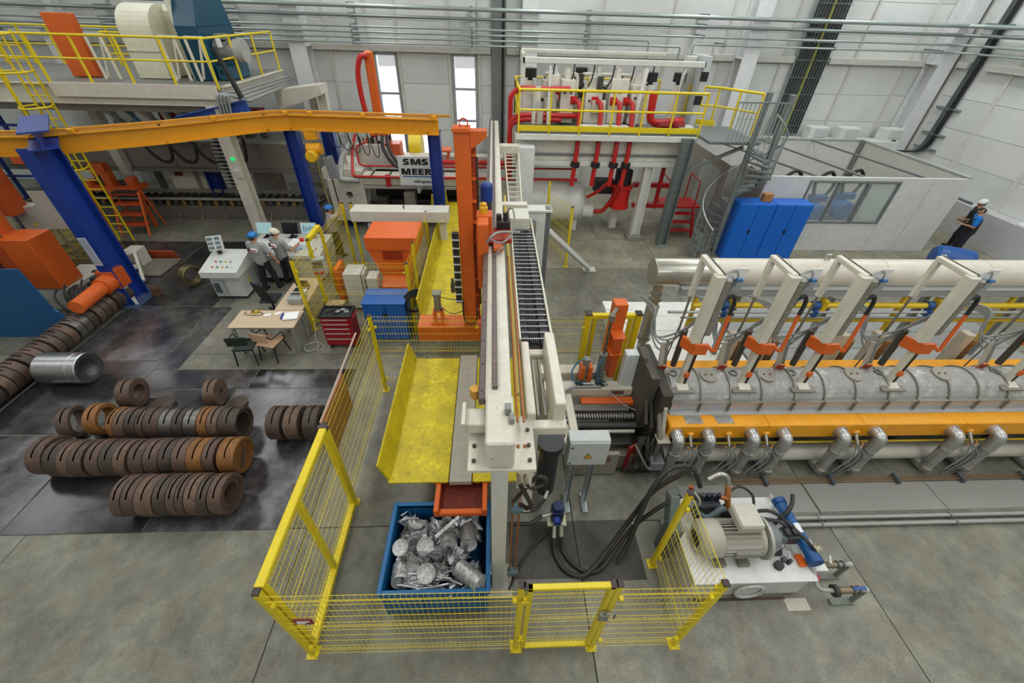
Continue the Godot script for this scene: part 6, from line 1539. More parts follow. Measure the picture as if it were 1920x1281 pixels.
	P(rc, "push_handle", mb().bar(V(-3.3, 0.88, 7.95), V(-3.3, 0.88, 8.28), 0.03), red)
	for q in [[-3.98, 7.94], [-3.42, 7.94], [-3.98, 8.26], [-3.42, 8.26]]: P(rc, "castor", mb().cyl(V(q[0] - 0.02, 0.05, q[1]), V(q[0] + 0.02, 0.05, q[1]), 0.05, -1, 12), black)
	var rng = RandomNumberGenerator.new()
	rng.seed = 8
	var tools = ["dark spanner lying in the tool cabinet's top tray", "plastic bag of parts lying in the tool cabinet's top tray"]
	for k in 7:
		var x = -3.95 + k * 0.08; var d = 7.98 + rng.randf() * 0.2
		one("spanner", tools[0], "tool", mb().bar(V(x, 0.945, d), V(x + 0.12, 0.945, d + 0.12), 0.025, 0.015), paint("#3a3c3e", 0.35, 0.6), "spanners in the top tray")
	for k in 3: one("parts_bag", tools[1], "bag", mb().dome(V(-3.68 + k * 0.1, 0.94, 8.12 + (k % 2) * 0.08), Vector3(0.07, 0.03, 0.06), Basis(), -0.2, 10, 5), paint("#8f9089", 0.2), "parts bags in the top tray")
	# blue steel box and grey cabinet inside the fence
	var bx = T("blue_cabinet", "low blue steel cabinet with a flat top behind the red tool cabinet", "cabinet", V(-2.6, 0, 8.6))
	P(bx, "body", mb().bb(-3.12, 0.02, 8.2, -2.13, 1.08, 8.86), paint("#1561b4", 0.4))
	P(bx, "lid", mb().bb(-3.14, 1.08, 8.18, -2.11, 1.11, 8.88), paint("#1561b4", 0.4))
	P(bx, "door_seam", mb().bb(-2.63, 0.06, 8.17, -2.6, 1.04, 8.2), paint("#0f4f98", 0.4))
	P(bx, "lock", mb().bb(-2.66, 0.75, 8.165, -2.57, 0.83, 8.2), black)
	var wc = T("grey_cabinet", "tall light grey electrical cabinet with door ajar inside the fence", "cabinet", V(-3.65, 0, 9.8))
	P(wc, "body", mb().bb(-3.95, 0.05, 9.55, -3.5, 1.12, 10.1), paint("#cfcfc6", 0.45))
	P(wc, "side_door", mb().bb(-3.48, 0.05, 9.58, -3.42, 1.1, 10.05), paint("#bdbdb4", 0.45))
	P(wc, "inner_box", mb().bb(-3.38, 0.3, 9.6, -3.1, 0.98, 10.0), paint("#d6d3ca", 0.45))
	# orange shredder
	var sh = T("orange_shredder", "large orange shredder hopper with a vent grille inside the yellow fence", "shredder", V(-2.7, 0, 10.5))
	P(sh, "hood", mb().bb(-3.36, 1.55, 10.05, -2.0, 1.92, 11.1), orange)
	P(sh, "hopper", mb().ext_d([Vector2(-3.34, 1.55), Vector2(-2.0, 1.55), Vector2(-2.3, 0.75), Vector2(-3.05, 0.75)], 10.1, 10.9), orange)
	P(sh, "chute", mb().ext_x([Vector2(9.7, 0.25), Vector2(9.75, 0.62), Vector2(10.1, 0.78), Vector2(10.6, 0.78), Vector2(10.6, 0.25)], -3.05, -2.3), orange)
	P(sh, "base", mb().bb(-3.15, 0.0, 9.7, -2.2, 0.3, 10.9), paint("#3a332e", 0.6))
	P(sh, "black_guard", mb().bb(-2.95, 0.3, 9.62, -2.75, 0.62, 9.7), black)
	var gr = mb()
	for k in 9: gr.bb(-2.95 + k * 0.06, 1.28, 10.08, -2.92 + k * 0.06, 1.5, 10.1, 0.0)
	for k in 6: gr.bb(-2.96, 1.29 + k * 0.04, 10.075, -2.43, 1.3 + k * 0.04, 10.1, 0.0)
	Q(sh, "vent_grille", gr, paint("#b23a14", 0.5))
	one("orange_screen", "tall orange side panel standing inside the fence door", "panel", mb().bb(-4.32, 0.0, 9.9, -4.2, 1.05, 10.5), orange)
	# white transverse beam of the loading bridge
	var wb = T("white_bridge", "wide white bridge beam crossing above the orange shredder", "bridge", V(-2.8, 0, 11.8))
	P(wb, "beam", mb().bb(-4.1, 1.7, 11.55, -1.3, 2.02, 12.1), paint("#dedad0", 0.45))
	PX(wb, "leg", mb().bb(-3.7, 0, 11.7, -3.5, 1.6, 11.9).bb(-1.6, 0, 11.7, -1.4, 1.6, 11.9), paint("#d8d4cc", 0.45))
	P(wb, "lifting_eye", mb().lathe([Vector2(0.03, -0.01), Vector2(0.05, -0.01), Vector2(0.05, 0.01), Vector2(0.03, 0.01), Vector2(0.03, -0.01)], V(-2.6, 2.07, 11.8), Vector3(1, 0, 0), 14), black)
	# fence of the shredder cell
	for q in [[-4.65, 8.66, 2.0, "yellow fence post standing between the rear table and the red tool cabinet"], [-4.58, 9.58, 2.05, "thick yellow door post nearer the printer"], [-4.55, 10.4, 2.05, "thick yellow door post nearer the control desk"], [-4.5, 12.2, 2.0, "yellow fence post at the white bridge beam's left leg"], [-4.24, 12.2, 2.0, "yellow fence post just right of the bridge corner post"], [-2.03, 8.6, 1.95, "yellow fence post behind the black hose reel"], [-2.03, 9.6, 2.0, "yellow fence post between the shredder chute and the yellow chute"], [-1.95, 11.6, 2.0, "yellow fence post under the white bridge beam"]]:
		fence_post(q[0], q[1], q[2], q[3])
	one("door_lintel", "thick yellow lintel across the fence door by the control desk", "lintel", mb().bb(-4.63, 2.0, 9.6, -4.51, 2.12, 10.38), yel)
	fence_panel(-4.65, 8.7, -4.6, 9.54, 0.08, 1.97, "yellow wire mesh panel beside the printer table")
	fence_panel(-4.56, 9.64, -4.54, 10.36, 0.08, 1.97, "yellow wire mesh leaf in the fence door")
	fence_panel(-4.54, 10.44, -4.5, 12.16, 0.08, 1.97, "yellow wire mesh panel beside the control desk")
	fence_panel(-4.6, 8.62, -2.07, 8.58, 0.08, 1.97, "yellow wire mesh panel in front of the grey electrical cabinet")
	fence_panel(-2.02, 8.64, -1.96, 11.56, 0.08, 1.97, "yellow wire mesh panel between the shredder and the long yellow chute")
	var sk = T("socket_box", "grey power socket box with red sockets hung on the fence door", "socket box", V(-4.5, 1.1, 9.7))
	P(sk, "body", mb().box(V(-4.48, 1.35, 9.62), Vector3(0.3, 0.42, 0.2), Basis(Vector3.UP, 0.2)), paint("#b7b9b2", 0.45))
	P(sk, "window", mb().box(V(-4.48, 1.42, 9.51), Vector3(0.24, 0.18, 0.02), Basis(Vector3.UP, 0.2)), paint("#4c4e50", 0.3))
	PX(sk, "socket", mb().cyl(V(-4.55, 1.2, 9.52), V(-4.55, 1.2, 9.46), 0.045, -1, 14).cyl(V(-4.41, 1.2, 9.52), V(-4.41, 1.2, 9.46), 0.045, -1, 14), paint("#b81f24", 0.4))
	var hr = T("hose_reel", "coil of black hose hanging on the fence beside the yellow chute", "hose", V(-1.95, 0.6, 8.6))
	for k in 4: P(hr, "coil", mb().lathe([Vector2(0.2 + k * 0.03, -0.02), Vector2(0.235 + k * 0.03, -0.02), Vector2(0.235 + k * 0.03, 0.02), Vector2(0.2 + k * 0.03, 0.02), Vector2(0.2 + k * 0.03, -0.02)], V(-1.92, 0.95, 8.45 + k * 0.04), Vector3(0.5, 0, 1), 24), paint("#2a2b2d", 0.6))
	var fan = T("swivel_base", "grey five-armed swivel chair base under the orange clamp beam", "chair base", V(-1.5, 0, 7.0))
	for k in 5: P(fan, "arm", mb().bar(V(-1.5, 0.12, 7.0), V(-1.5 + cos(k * TAU / 5 + 0.3) * 0.3, 0.06, 7.0 + sin(k * TAU / 5 + 0.3) * 0.3), 0.05, 0.04), paint("#8a93a6", 0.4, 0.3))
	P(fan, "post", mb().cyl(V(-1.5, 0.1, 7.0), V(-1.5, 0.5, 7.0), 0.03, -1, 10), paint("#6d737f", 0.4, 0.4))
	var cc = T("cable_coil", "loose pale cable coiled on the floor beside the red tool cabinet", "cable", V(-4.35, 0, 8.0))
	P(cc, "cable", mb().tube(MB.smooth([V(-4.55, 0.3, 8.6), V(-4.5, 0.03, 8.3), V(-4.3, 0.02, 7.9), V(-4.5, 0.02, 7.75), V(-4.65, 0.02, 7.95), V(-4.4, 0.02, 8.1), V(-4.15, 0.02, 7.9), V(-4.3, 0.02, 7.75)], 6), 0.01, 6), paint("#c9c8be", 0.5))
	# control desk with slanted top, left
	var cd = T("control_desk", "pale grey slanted control desk with a small tilted panel on top", "control desk", V(-7.3, 0, 10.5))
	P(cd, "plinth", mb().bb(-7.72, 0.012, 10.1, -6.98, 0.1, 10.85), paint("#2a2b2c", 0.6))
	P(cd, "body", mb().bb(-7.76, 0.1, 10.06, -6.94, 0.78, 10.86), lg)
	P(cd, "console", mb().ext_x([Vector2(9.9, 0.78), Vector2(9.9, 0.95), Vector2(10.7, 1.12), Vector2(10.95, 1.12), Vector2(10.95, 0.78)], -7.84, -6.86), paint("#d6d9d3", 0.42))
	P(cd, "vent_box", mb().bb(-7.68, 0.25, 9.98, -7.4, 0.62, 10.06), paint("#aab0ae", 0.45))
	P(cd, "vent", mb().bb(-7.65, 0.28, 9.96, -7.5, 0.58, 9.98), paint("#4a5050", 0.5))
	P(cd, "warning_sign", mb().ext_x([Vector2(10.35, 0.4), Vector2(10.5, 0.4), Vector2(10.425, 0.54)], -6.94, -6.935), paint("#d6c02a", 0.5, 0, ""))
	for k in 9: P(cd, "push_button", mb().cyl(V(-7.55 + (k % 5) * 0.13, 1.0 + (k / 5) * 0.045, 10.1 + (k / 5) * 0.22), V(-7.55 + (k % 5) * 0.13, 1.03 + (k / 5) * 0.045, 10.095 + (k / 5) * 0.22), 0.022, -1, 10), paint(["#c9382a", "#2b8a5a", "#d9b428", "#8c8f92", "#e8e8e4"][k % 5], 0.4, 0, ""))
	P(cd, "red_label", mb().box(V(-7.02, 0.985, 10.1), Vector3(0.14, 0.006, 0.1), Basis(Vector3.RIGHT, 0.21), 0.0), paint("#7c1f22", 0.5, 0, ""))
	P(cd, "panel_neck", mb().cyl(V(-7.6, 1.1, 10.7), V(-7.6, 1.25, 10.7), 0.06, -1, 12), black)
	var pn = P(cd, "tilted_panel", mb().box(V(-7.6, 1.42, 10.68), Vector3(0.36, 0.4, 0.06), Basis(Vector3.UP, 0.35) * Basis(Vector3.RIGHT, -0.5)), lg)
	for k in 6: P(pn, "panel_screen", mb().box(V(-7.6, 1.42, 10.68) + Basis(Vector3.UP, 0.35) * Basis(Vector3.RIGHT, -0.5) * Vector3(-0.1 + (k % 2) * 0.17, 0.12 - (k / 2) * 0.12, 0.034), Vector3(0.12, 0.08, 0.006), Basis(Vector3.UP, 0.35) * Basis(Vector3.RIGHT, -0.5), 0.0), paint("#5a6a70", 0.3, 0, ""))
	# main control desk
	var md = T("control_console", "long pale control console with monitors where the two workers stand", "control console", V(-5.9, 0, 11.6))
	P(md, "plinth", mb().bb(-7.0, 0.0, 11.15, -5.15, 0.1, 12.1), paint("#2a2b2c", 0.6))
	P(md, "body", mb().bb(-7.05, 0.1, 11.1, -5.1, 0.82, 12.15), lg)
	P(md, "console_top", mb().ext_x([Vector2(10.95, 0.82), Vector2(10.95, 0.92), Vector2(11.6, 1.02), Vector2(12.2, 1.02), Vector2(12.2, 0.82)], -7.12, -5.02), paint("#d8dad4", 0.42))
	for k in 12: P(md, "push_button", mb().cyl(V(-6.6 + k * 0.14, 0.96, 11.15 + (k % 3) * 0.1), V(-6.6 + k * 0.14, 0.99 + (k % 3) * 0.015, 11.145 + (k % 3) * 0.1), 0.02, -1, 8), paint(["#8c8f92", "#3a3c3e", "#c9382a", "#2f6fb0"][k % 4], 0.4, 0, ""))
	P(md, "emergency_button", mb().cyl(V(-5.75, 1.02, 11.7), V(-5.75, 1.1, 11.7), 0.06, -1, 14), paint("#d8301f", 0.4, 0, ""))
	P(md, "mouse_mat", mb().box(V(-5.6, 0.985, 11.35), Vector3(0.35, 0.006, 0.25), Basis(Vector3.RIGHT, 0.15), 0.0), paint("#a9c2cc", 0.5, 0, ""))
	var scr = StandardMaterial3D.new()
	scr.albedo_color = Color(0.62, 0.75, 0.76)
	scr.roughness = 0.25
	scr.emission_enabled = true
	scr.emission = Color(0.55, 0.72, 0.74)
	scr.emission_energy_multiplier = 0.35
	for q in [[-6.85, "computer monitor with a pale green screen on the control console", true], [-6.1, "switched-off dark monitor between the two lit monitors", false], [-5.55, "computer monitor showing bar diagrams beside the red button", true]]:
		var mo = T("monitor", q[1], "monitor", V(q[0], 1.02, 11.95))
		P(mo, "stand", mb().bb(q[0] - 0.03, 1.05, 11.95, q[0] + 0.03, 1.2, 11.98).bb(q[0] - 0.1, 1.021, 11.86, q[0] + 0.1, 1.05, 12.06), black)
		P(mo, "case", mb().box(V(q[0], 1.32, 11.93), Vector3(0.46, 0.34, 0.04), Basis(Vector3.RIGHT, -0.25)), paint("#c3c5c6" if q[2] else "#22252a", 0.4))
		var s = P(mo, "screen", mb().box(V(q[0], 1.32, 11.93) + Basis(Vector3.RIGHT, -0.25) * Vector3(0, 0.005, 0.021), Vector3(0.42, 0.3, 0.004), Basis(Vector3.RIGHT, -0.25), 0.0), scr if q[2] else paint("#14161a", 0.2, 0, ""))
		if q[2] and q[0] > -6: 
			for k in 5: P(s, "screen_bar", mb().box(V(q[0] - 0.14 + k * 0.065, 1.31, 11.93) + Basis(Vector3.RIGHT, -0.25) * Vector3(0, 0.0, 0.025), Vector3(0.03, 0.2 - (k % 3) * 0.05, 0.002), Basis(Vector3.RIGHT, -0.25), 0.0), paint("#5a7896", 0.4, 0, ""))
	# cardboard and clutter behind the fence
	var cl = T("clutter_box", "open cardboard box with straw-coloured packing behind the fence", "box", V(-4.2, 0, 9.2))
	P(cl, "box", mb().bb(-4.45, 0.0, 8.85, -3.98, 0.4, 9.45), paint("#b39a6c", 0.7))
	for k in 6: P(cl, "packing", mb().dome(V(-4.38 + k * 0.07, 0.4, 8.98 + (k % 3) * 0.15), Vector3(0.08, 0.05, 0.08), Basis(), -0.3, 8, 4), paint("#c2ab7a", 0.8))
	workers()

func chair(x, d, turn, label, shell, frame_m):
	var t = T("chair", label, "chair", Vector3.ZERO)
	P(t, "seat", mb().bb(-0.22, 0.43, -0.22, 0.22, 0.46, 0.22, 0.012), shell)
	P(t, "backrest", mb().box(Vector3(0, 0.72, 0.25), Vector3(0.44, 0.22, 0.03), Basis(Vector3.RIGHT, -0.15), 0.012), shell)
	for s in [-1, 1]:
		P(t, "leg", mb().bar(Vector3(s * 0.22, 0, 0.24), Vector3(s * 0.2, 0.44, 0.16), 0.025), frame_m)
		P(t, "leg", mb().bar(Vector3(s * 0.22, 0, -0.24), Vector3(s * 0.2, 0.44, -0.16), 0.025), frame_m)
		P(t, "armrest", mb().tube(MB.fillet([Vector3(s * 0.23, 0.44, -0.2), Vector3(s * 0.25, 0.66, -0.18), Vector3(s * 0.25, 0.68, 0.2), Vector3(s * 0.22, 0.8, 0.25)], 0.06), 0.014, 8), frame_m)
	P(t, "seat_frame", mb().bb(-0.2, 0.4, -0.2, 0.2, 0.425, 0.2), frame_m)
	t.position = V(x, 0, d)
	t.rotation.y = turn
	return t

# ---- extrusion press, platform with valves, fan platform, wall services -------------
func rail_run(t, pts, h, y, posts, r = 0.03):
	# handrail: top and knee tube along pts (x, d), posts every step
	var a = []; var b = []
	for p in pts:
		a.append(V(p[0], h + 1.1, p[1])); b.append(V(p[0], h + 0.58, p[1]))
	P(t, "handrail", mb().pipe(a, r, 0.08, 8), y)
	P(t, "knee_rail", mb().pipe(b, r * 0.8, 0.08, 8), y)
	for i in pts.size() - 1:
		var n = posts[i]
		for k in n + (1 if i == pts.size() - 2 else 0):
			var f = float(k) / n
			var x = lerpf(pts[i][0], pts[i + 1][0], f); var d = lerpf(pts[i][1], pts[i + 1][1], f)
			P(t, "rail_post", mb().bar(V(x, h - 0.08, d), V(x, h + 1.1, d), 0.065, 0.045), y)
func press_zone():
	var w = paint("#dcd9ce", 0.45, 0, "worn", 0.5)
	var red = paint("#c2231f", 0.38)
	var orange = paint("#dc6420", 0.42)
	var gr = paint("#8b8780", 0.5, 0, "worn", 0.6)
	var dk = paint("#3b3833", 0.55, 0.2, "worn", 0.8)
	var black = paint("#232322", 0.5)
	# the press
	var t = T("extrusion_press", "long white extrusion press with red oil pipes along the back wall", "press", V(-2, 0, 16))
	P(t, "platen", mb().bb(-5.85, 0.3, 15.7, -4.6, 1.78, 16.6), w)
	for s in [-1, 1]:
		var pg = [Vector2(-5.225 + s * 0.625, 0.3), Vector2(-5.18, 0.3)]
		for k in 13: pg.append(Vector2(-5.18 + s * sin(PI * k / 12.0) * 0.13, 1.25 - cos(PI * k / 12.0) * 0.13))
		pg.append(Vector2(-5.18, 1.78)); pg.append(Vector2(-5.225 + s * 0.625, 1.78))
		P(t, "platen_half", mb().ext_d(pg, 15.0, 15.7), w)
	P(t, "platen_head", mb().ext_d([Vector2(-6.0, 1.78), Vector2(-4.65, 1.78), Vector2(-4.65, 2.05), Vector2(-5.6, 2.2), Vector2(-6.0, 2.1)], 15.1, 16.6), w)
	P(t, "grey_duct", mb().pipe([V(-4.7, 1.8, 14.95), V(-5.35, 1.8, 14.95), V(-5.3, 2.4, 15.3), V(-4.9, 2.9, 15.6)], 0.09, 0.15), paint("#b7b9b4", 0.45))
	P(t, "frame_beam", mb().bb(-4.6, 1.62, 15.0, 0.0, 1.95, 15.5), w)
	P(t, "lower_rail", mb().bb(-4.6, 1.5, 14.95, 0.0, 1.6, 15.3), paint("#a7a49b", 0.45))
	P(t, "bed", mb().bb(-4.6, 0.2, 15.4, 0.3, 0.9, 17.0), dk)
	P(t, "container", mb().cyl(V(-4.4, 1.25, 16.2), V(-1.2, 1.25, 16.2), 0.55, -1, 28), dk)
	P(t, "upper_beam", mb().bb(-4.6, 1.9, 16.4, 0.4, 2.25, 16.9), w)
	P(t, "housing", mb().ext_d([Vector2(-4.9, 1.95), Vector2(-3.5, 1.95), Vector2(-3.5, 2.2), Vector2(-4.0, 2.7), Vector2(-4.9, 2.7)], 16.0, 16.5), paint("#d6d3ca", 0.45))
	for k in 6: P(t, "clamp_strap", mb().bb(-4.3 + k * 0.62, 1.94, 14.98, -4.24 + k * 0.62, 1.97, 15.52), dk)
	for q in [[1.93, 14.92, -4.75, 3.0, 0.045], [2.1, 15.6, -4.6, 2.9, 0.035], [2.35, 15.3, -1.9, 0.6, 0.085]]:
		P(t, "red_pipe", mb().cyl(V(q[2], q[0], q[1]), V(q[3], q[0], q[1]), q[4], -1, 12), red)
	P(t, "red_pipe_riser", mb().pipe([V(-4.75, 1.93, 14.92), V(-4.9, 1.95, 14.95), V(-4.95, 2.6, 15.6), V(-4.8, 3.1, 15.8)], 0.045, 0.12), red)
	P(t, "red_pipe_riser", mb().pipe([V(-4.6, 2.1, 15.6), V(-4.8, 2.15, 15.6), V(-4.85, 2.7, 15.8), V(-4.4, 2.85, 15.9)], 0.035, 0.12), red)
	for x in [-3.7, -2.6, -0.6]: P(t, "pipe_support", mb().bb(x - 0.08, 1.6, 14.9, x + 0.08, 2.0, 15.0), red)
	P(t, "yellow_tool", mb().bar(V(-2.2, 0.95, 14.6), V(-2.15, 1.45, 14.6), 0.08), paint("#e2c71d", 0.45))
	for k in 3: P(t, "under_box", mb().bb(-4.2 + k * 1.0, 0.5, 14.8, -3.8 + k * 1.0, 1.2 + (k % 2) * 0.2, 15.2), [dk, gr, w, dk][k])
	# vertical orange cylinder
	var c = T("press_cylinder", "tall orange hydraulic cylinder with a red bent pipe above the press", "cylinder", V(-4.0, 2.2, 16.5))
	P(c, "barrel", mb().bb(-4.22, 3.3, 16.4, -3.92, 5.44, 16.6, 0.05), orange)
	P(c, "head", mb().bb(-4.4, 2.95, 16.2, -3.75, 3.12, 16.8), orange)
	PX(c, "tie_bolt", mb().cyl(V(-4.33, 2.5, 16.25), V(-4.33, 3.2, 16.25), 0.045).cyl(V(-3.82, 2.5, 16.25), V(-3.82, 3.2, 16.25), 0.045).cyl(V(-4.33, 2.5, 16.75), V(-4.33, 3.2, 16.75), 0.045).cyl(V(-3.82, 2.5, 16.75), V(-3.82, 3.2, 16.75), 0.045), paint("#3a2d26", 0.4, 0.5))
	P(c, "lower_head", mb().bb(-4.35, 1.9, 16.2, -3.4, 2.7, 16.8), paint("#d4633a", 0.45))
	P(c, "red_pipe", mb().tube(MB.smooth([V(-4.1, 5.3, 16.35), V(-4.32, 5.25, 16.3), V(-4.48, 4.7, 16.3), V(-4.45, 3.8, 16.3), V(-4.3, 3.2, 16.3), V(-4.25, 2.9, 16.3)], 6), 0.085, 12), red)
	for k in 2: P(c, "black_hose", mb().tube(MB.smooth([V(-3.95 + k * 0.18, 3.0, 16.1), V(-3.9 + k * 0.2, 2.6, 15.8), V(-3.5 + k * 0.2, 2.15, 15.5), V(-2.9 + k * 0.1, 2.0 + k * 0.1, 15.4)], 6), 0.06, 10), black)
	for k in 5: P(c, "gauge", mb().cyl(V(-4.8 + k * 0.14, 2.72, 16.2), V(-4.8 + k * 0.14, 2.9, 16.15), 0.05, -1, 12), paint(["#2e2d2a", "#8d7c62", "#b8391f", "#44443f", "#a2a29c"][k], 0.4, 0.3))
	# maker's sign
	var sg = T("company_sign", "white board with bold black letters and a blue line on the press", "sign", V(-2.55, 1.9, 14.3))
	P(sg, "board", mb().bb(-3.12, 1.88, 14.2, -2.0, 2.82, 14.26), paint("#dfe1df", 0.45))
	P(sg, "blue_line", mb().bb(-3.0, 2.17, 14.19, -2.02, 2.2, 14.2, 0.0), paint("#2a64a8", 0.5, 0, ""))
	for q in [["SMS", 0.3, -2.95, 2.55, true], ["MEER", 0.3, -3.03, 2.24, true], ["SMS group", 0.15, -2.66, 1.96, false]]:
		var tm = TextMesh.new()
		var sf = SystemFont.new()
		sf.font_names = PackedStringArray(["Droid Sans"])
		sf.font_weight = 800 if q[4] else 600
		var fv = FontVariation.new()
		fv.base_font = sf
		fv.variation_embolden = 1.1 if q[4] else 0.3
		tm.font = fv
		tm.text = q[0]
		tm.font_size = 64
		tm.pixel_size = q[1] / 46.0
		tm.depth = 0.006
		tm.horizontal_alignment = HORIZONTAL_ALIGNMENT_LEFT
		tm.vertical_alignment = VERTICAL_ALIGNMENT_BOTTOM
		var o = MeshInstance3D.new()
		o.mesh = tm
		o.material_override = paint("#141416", 0.5, 0, "")
		o.name = "lettering"
		sg.add_child(o, true)
		var ab = tm.get_aabb()
		var wide = {"SMS": 0.82, "MEER": 1.0, "SMS group": 0.62}[q[0]]
		o.scale = Vector3(wide / ab.size.x, (0.2 if q[4] else 0.1) / ab.size.y, 1)
		o.position = V(q[2], q[3], 14.196) - sg.position - Vector3(ab.position.x * o.scale.x, ab.position.y * o.scale.y, 0)
	P(sg, "bracket", mb().bb(-2.6, 1.6, 14.26, -2.5, 2.6, 15.0), paint("#b9b9b4", 0.45))
	# yellow roll and clutter near the back wall
	var yr = T("yellow_drum", "yellow sheet roll standing before the bright low window", "roll", V(-2.95, 1.2, 17.3))
	P(yr, "roll", mb().cyl(V(-3.2, 2.35, 17.3), V(-2.75, 2.35, 17.3), 0.5, -1, 30), paint("#ecd01c", 0.4))
	P(yr, "stand", mb().bb(-3.15, 0, 17.1, -2.8, 1.9, 17.5), gr)
	var ot = T("orange_bracket", "orange steel bracket on the press beyond the blue crane post", "bracket", V(-1.9, 1.9, 16.4))
	P(ot, "top", mb().bb(-2.2, 2.45, 16.2, -1.55, 2.52, 16.7), paint("#e06a3a", 0.45))
	PX(ot, "cheek", mb().ext_d([Vector2(-2.1, 2.45), Vector2(-1.95, 2.45), Vector2(-1.95, 2.0), Vector2(-2.0, 2.0)], 16.25, 16.6).ext_d([Vector2(-1.7, 2.45), Vector2(-1.6, 2.45), Vector2(-1.7, 2.0), Vector2(-1.75, 2.0)], 16.25, 16.6), orange)
	var ep = T("switchgear", "grey electric panel with a yellow switch beyond the orange mast", "electric panel", V(-0.4, 1.5, 17.2))
	P(ep, "body", mb().bb(-0.85, 1.9, 17.0, 0.05, 2.85, 17.3), paint("#b9bfbf", 0.45))
	P(ep, "yellow_switch", mb().bb(-0.2, 2.5, 16.95, -0.02, 2.7, 17.0), paint("#e0b81e", 0.45))
	PX(ep, "socket", mb().bb(-0.35, 2.05, 16.96, -0.25, 2.15, 17.0).bb(-0.18, 2.05, 16.96, -0.08, 2.15, 17.0), paint("#2b4f8f", 0.45))
	PX(ep, "leg", mb().bb(-0.8, 0, 17.1, -0.7, 1.9, 17.2).bb(-0.1, 0, 17.1, 0.0, 1.9, 17.2), gr)
	P(ep, "gauge_ring", mb().lathe([Vector2(0.16, 0), Vector2(0.22, 0), Vector2(0.22, 0.05), Vector2(0.16, 0.05), Vector2(0.16, 0)], V(-0.8, 2.2, 16.8), Vector3(0, 0, 1), 20), paint("#c9c8c0", 0.4, 0.4))
	# roller table and grey hood on the left
	var ro = T("roller_table", "long low roller table with dark rollers along the press run-out", "roller table", V(-10.5, 0, 16))
	P(ro, "base", mb().bb(-18, 0, 15.72, -6.6, 0.5, 16.6), paint("#6f6c66", 0.55, 0, "worn", 0.5))
	P(ro, "front_rail", mb().bb(-18, 0.72, 15.7, -6.6, 0.8, 15.8), paint("#a5a39b", 0.4, 0.3))
	P(ro, "rear_rail", mb().bb(-18, 0.72, 16.5, -6.6, 0.85, 16.6), gr)
	for k in 31:
		P(ro, "roller", mb().cyl(V(-15.4 + k * 0.29, 0.66, 15.82), V(-15.4 + k * 0.29, 0.66, 16.5), 0.075, -1, 10), paint("#3a352e", 0.5, 0.3))
		P(ro, "roller_bearing", mb().bb(-15.46 + k * 0.29, 0.52, 15.7, -15.34 + k * 0.29, 0.7, 15.74), paint("#8a6b34" if k % 2 else "#4b4740", 0.5))
	for k in 10: P(ro, "floor_bolt", mb().bar(V(-14.5 + k * 0.85, 0.0, 15.5), V(-14.5 + k * 0.85, 0.25, 15.72), 0.025), gr)
	var hd = T("cooling_hood", "long grey box hood hanging over the roller table under the fan platform", "hood", V(-11, 1.5, 16.8))
	P(hd, "body", mb().bb(-18, 1.72, 16.3, -6.3, 2.6, 18.2), gr)
	P(hd, "lower_flange", mb().bb(-18, 1.6, 16.2, -6.3, 1.72, 18.3), paint("#7c7973", 0.5, 0, "worn", 0.6))
	for k in 7: P(hd, "seam", mb().bb(-16.5 + k * 1.6, 1.72, 16.27, -16.44 + k * 1.6, 2.6, 16.3), paint("#7c7973", 0.5))
	for k in 4: P(hd, "leg", mb().bb(-17 + k * 3.4, 0, 17.5, -16.8 + k * 3.4, 1.6, 17.7), gr)
	var bh = paint("#1f1d1a", 0.5)
	for k in 4: one("cable_loop", "black cable loop hanging from the pipework onto the grey hood", "cable", mb().tube(MB.smooth([V(-12.2 + k * 0.85, 3.2, 15.9), V(-12.1 + k * 0.85, 2.6, 15.8), V(-11.75 + k * 0.85, 2.1, 15.8), V(-11.35 + k * 0.85, 2.2, 15.8), V(-11.25 + k * 0.85, 3.2, 15.9)], 6), 0.05, 8), bh, "cable loops over the grey hood")
	for q in [[-12.0, 15.9, 0.9, 1.6, "white machine cabinet behind the roller table left of the blue post"], [-9.6, 17.2, 0.8, 1.5, "white machine cabinet behind the roller table right of the blue post"]]:
		var wc = T("machine_cabinet", q[4], "cabinet", V(q[0], 0, q[1]))
		P(wc, "body", mb().bb(q[0] - 0.4, 0, q[1] + 0.8, q[0] + 0.5, q[3], q[1] + 1.4), w)
		P(wc, "label", mb().bb(q[0] - 0.2, q[3] - 0.3, q[1] + 0.79, q[0] + 0.1, q[3] - 0.15, q[1] + 0.8, 0.0), paint("#7a2f2a", 0.5, 0, ""))
		P(wc, "side_arm", mb().bb(q[0] + 0.6, 0, q[1] + 0.9, q[0] + 0.8, q[3], q[1] + 1.1), w)

